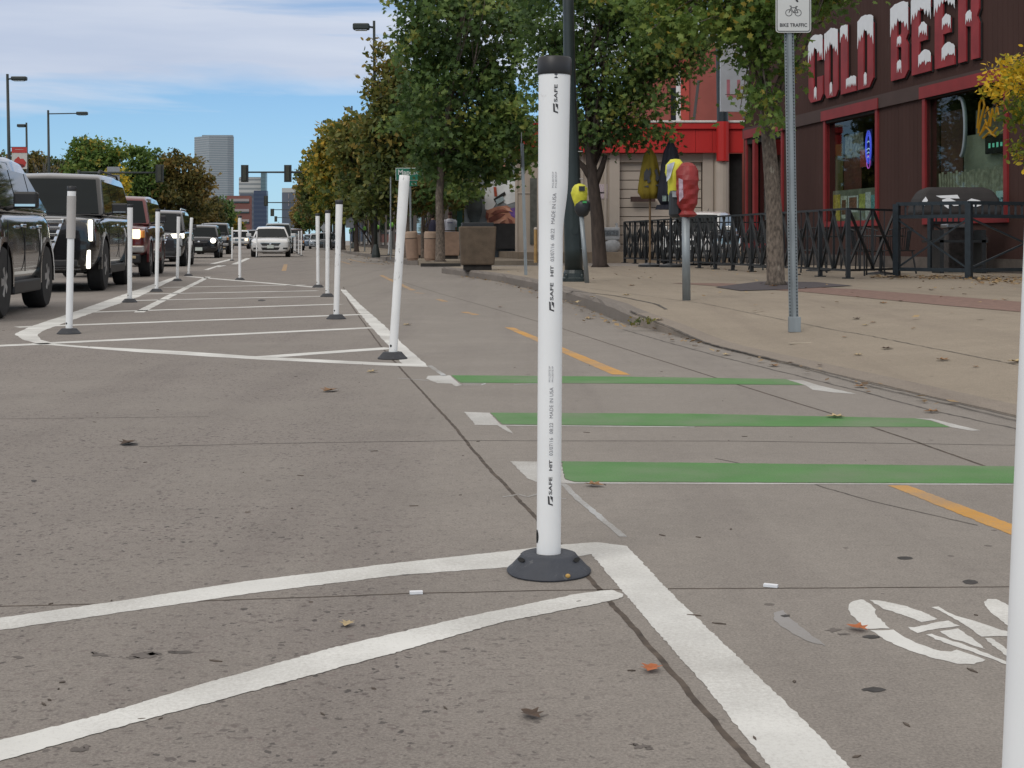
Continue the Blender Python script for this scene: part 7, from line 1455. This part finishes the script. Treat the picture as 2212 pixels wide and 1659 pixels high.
for i, (zx, zy, sz) in enumerate(((1180, 1075, .12), (985, 1160, .10), (1050, 1190, .07), (1108, 1180, .06), (1210, 1308, .09), (1000, 1330, .07), (1620, 1378, .10), (1535, 978, .14), (1820, 960, .12), (2070, 1050, .12), (1310, 1058, .08), (1690, 968, .08), (900, 1240, .06), (722, 1370, .05), (2160, 1408, .12), (1860, 1420, .05))):
    px = .6777 * (2300 + zx / 2.295); py = .6777 * (500 + zy / 2.295); leafy(px, py, sz, (M_l1, M_l4, M_l3)[i % 3], .15, 'dry leaf lying on the tan pavement between the steel post and the right edge')
for i, (zx, zy, sz) in enumerate(((1030, 1345, .12), (865, 1415, .12), (820, 1500, .12), (518, 1515, .08), (1410, 1468, .06), (1105, 1650, .1), (370, 1565, .16), (2120, 1420, .14))):
    px = .6777 * (1700 + zx / 2.765); py = .6777 * (400 + zy / 2.765); leafy(px, py, sz, (M_l3, M_l1, M_l3)[i % 3], .15, 'dry leaf lying on the pavement between the nearest post and the pale tree trunk')
# wind-blown drift along the heavy fence and gutter: one mass
mb = MB()
def scat(p, sz):
    a = rng.uniform(0, 6.28); til = rng.uniform(-.5, .5); u_ = Vector((math.cos(a), math.sin(a), til * .5)); v_ = Vector((-math.sin(a), math.cos(a), rng.uniform(-.4, .4))); z = rng.uniform(.008, .035)
    mb.face([p + Vector((0, 0, z)) + u_ * x * sz + v_ * (y - .5) * sz for x, y in DIAM])
for i in range(520):
    f_ = rng.random(); px = 1880 + 330 * f_ ** .8 * 1.1; py = 600 + rng.gauss(0, 2.0) + f_ * 3 + (rng.uniform(-2, 12) if px > 2100 else 0); p = G(px, min(py, 622), .15); p.z = .15; scat(p, rng.uniform(.04, .1))
for i in range(260):
    s_ = rng.uniform(6, 30); t_ = kerb_t(s_) - abs(rng.gauss(0, .14)) - .03; scat(S(t_, s_, 0), rng.uniform(.02, .07))
for i in range(160):
    s_ = rng.uniform(10, 38); t_ = rng.uniform(4, 9.5); p = S(t_, s_); 
    if s_ < SEND - .5: p.z = walk_h(t_, s_); scat(p, rng.uniform(.03, .08))
for i in range(120): s_ = rng.uniform(44, 75); p = S(3.3 - abs(rng.gauss(0, .5)), s_, 0); scat(p, rng.uniform(.05, .10))
lm = leaf_mat('drift_leaves', [(0, (0.10, 0.06, 0.03)), (.5, (0.26, 0.16, 0.07)), (1, (0.40, 0.29, 0.15))], .1)
dr = mb.build('leaf_litter', lm, fix=False); ta = dr.data.attributes.new('tint', 'FLOAT', 'FACE'); ta.data.foreach_set('value', [rng.random() for _ in dr.data.polygons])
tag(dr, 'drift of small dry leaves along the fence foot, gutter and pavement', 'leaf litter', kind='stuff')
# twigs and grit on the road
mb = MB()
for i in range(70):
    px = rng.uniform(0, 2212); py = 700 + 950 * rng.random() ** 1.2; p = G(px, py); sz = rng.uniform(.002, .0065); a = rng.uniform(0, 6.28); d = Vector((math.cos(a), math.sin(a), 0)); e = Vector((-d.y, d.x, 0)); L = sz * rng.uniform(1, 3.5)
    mb.prism([p + d * L, p + e * sz * .5, p - d * L * .8, p - e * sz * .6], (0, 0, .0022))
tag(mb.build('road_grit', mat('dark_grit', (0.095, 0.075, 0.060), .9, var=.4)), 'scattered dark grit and twig scraps on the roadway', 'grit', kind='stuff')
for i, (x0, y0, x1, y1, lb) in enumerate(((885, 1284, 913, 1283, 'small white pavement marker tab on the cross joint left of the nearest post'), (1650, 1267, 1680, 1270, 'small white marker tab on the cross joint right of the nearest post'))):
    a, c = G(x0, y0), G(x1, y1); o = MB().bar(Vector((0, 0, .004)), (c - a) + Vector((0, 0, .004)), .012, .006).build('marker_tab', M_snow); o.location = a; tag(o, lb, 'marker tab', 'white marker tabs')
o = MB().prism([(0, 0, 0), (.34, .12, 0), (.33, .15, 0), (-.01, .035, 0)], (0, 0, .006)).build('wood_sliver', mat('pale_wood', (0.42, 0.36, 0.28), .8, var=.1)); o.location = G(1708, 747, .03); o.location.z = walk_h(*st(o.location)) + .004; tag(o, 'pale sliver lying at the foot of the steel sign post', 'wood piece')
# weeds in the kerb seam
w = thing('weed', 'small green weed growing in the pavement seam near the ramp', 'plant', Vector((*G(1385, 668 + 22, .1).xy, .1)), 0)
leaves('foliage', w, [(w.location.x, w.location.y, .09, .13, .07, .012)], 60, .035, OLIVE, 99, DIAM, .05, 9)
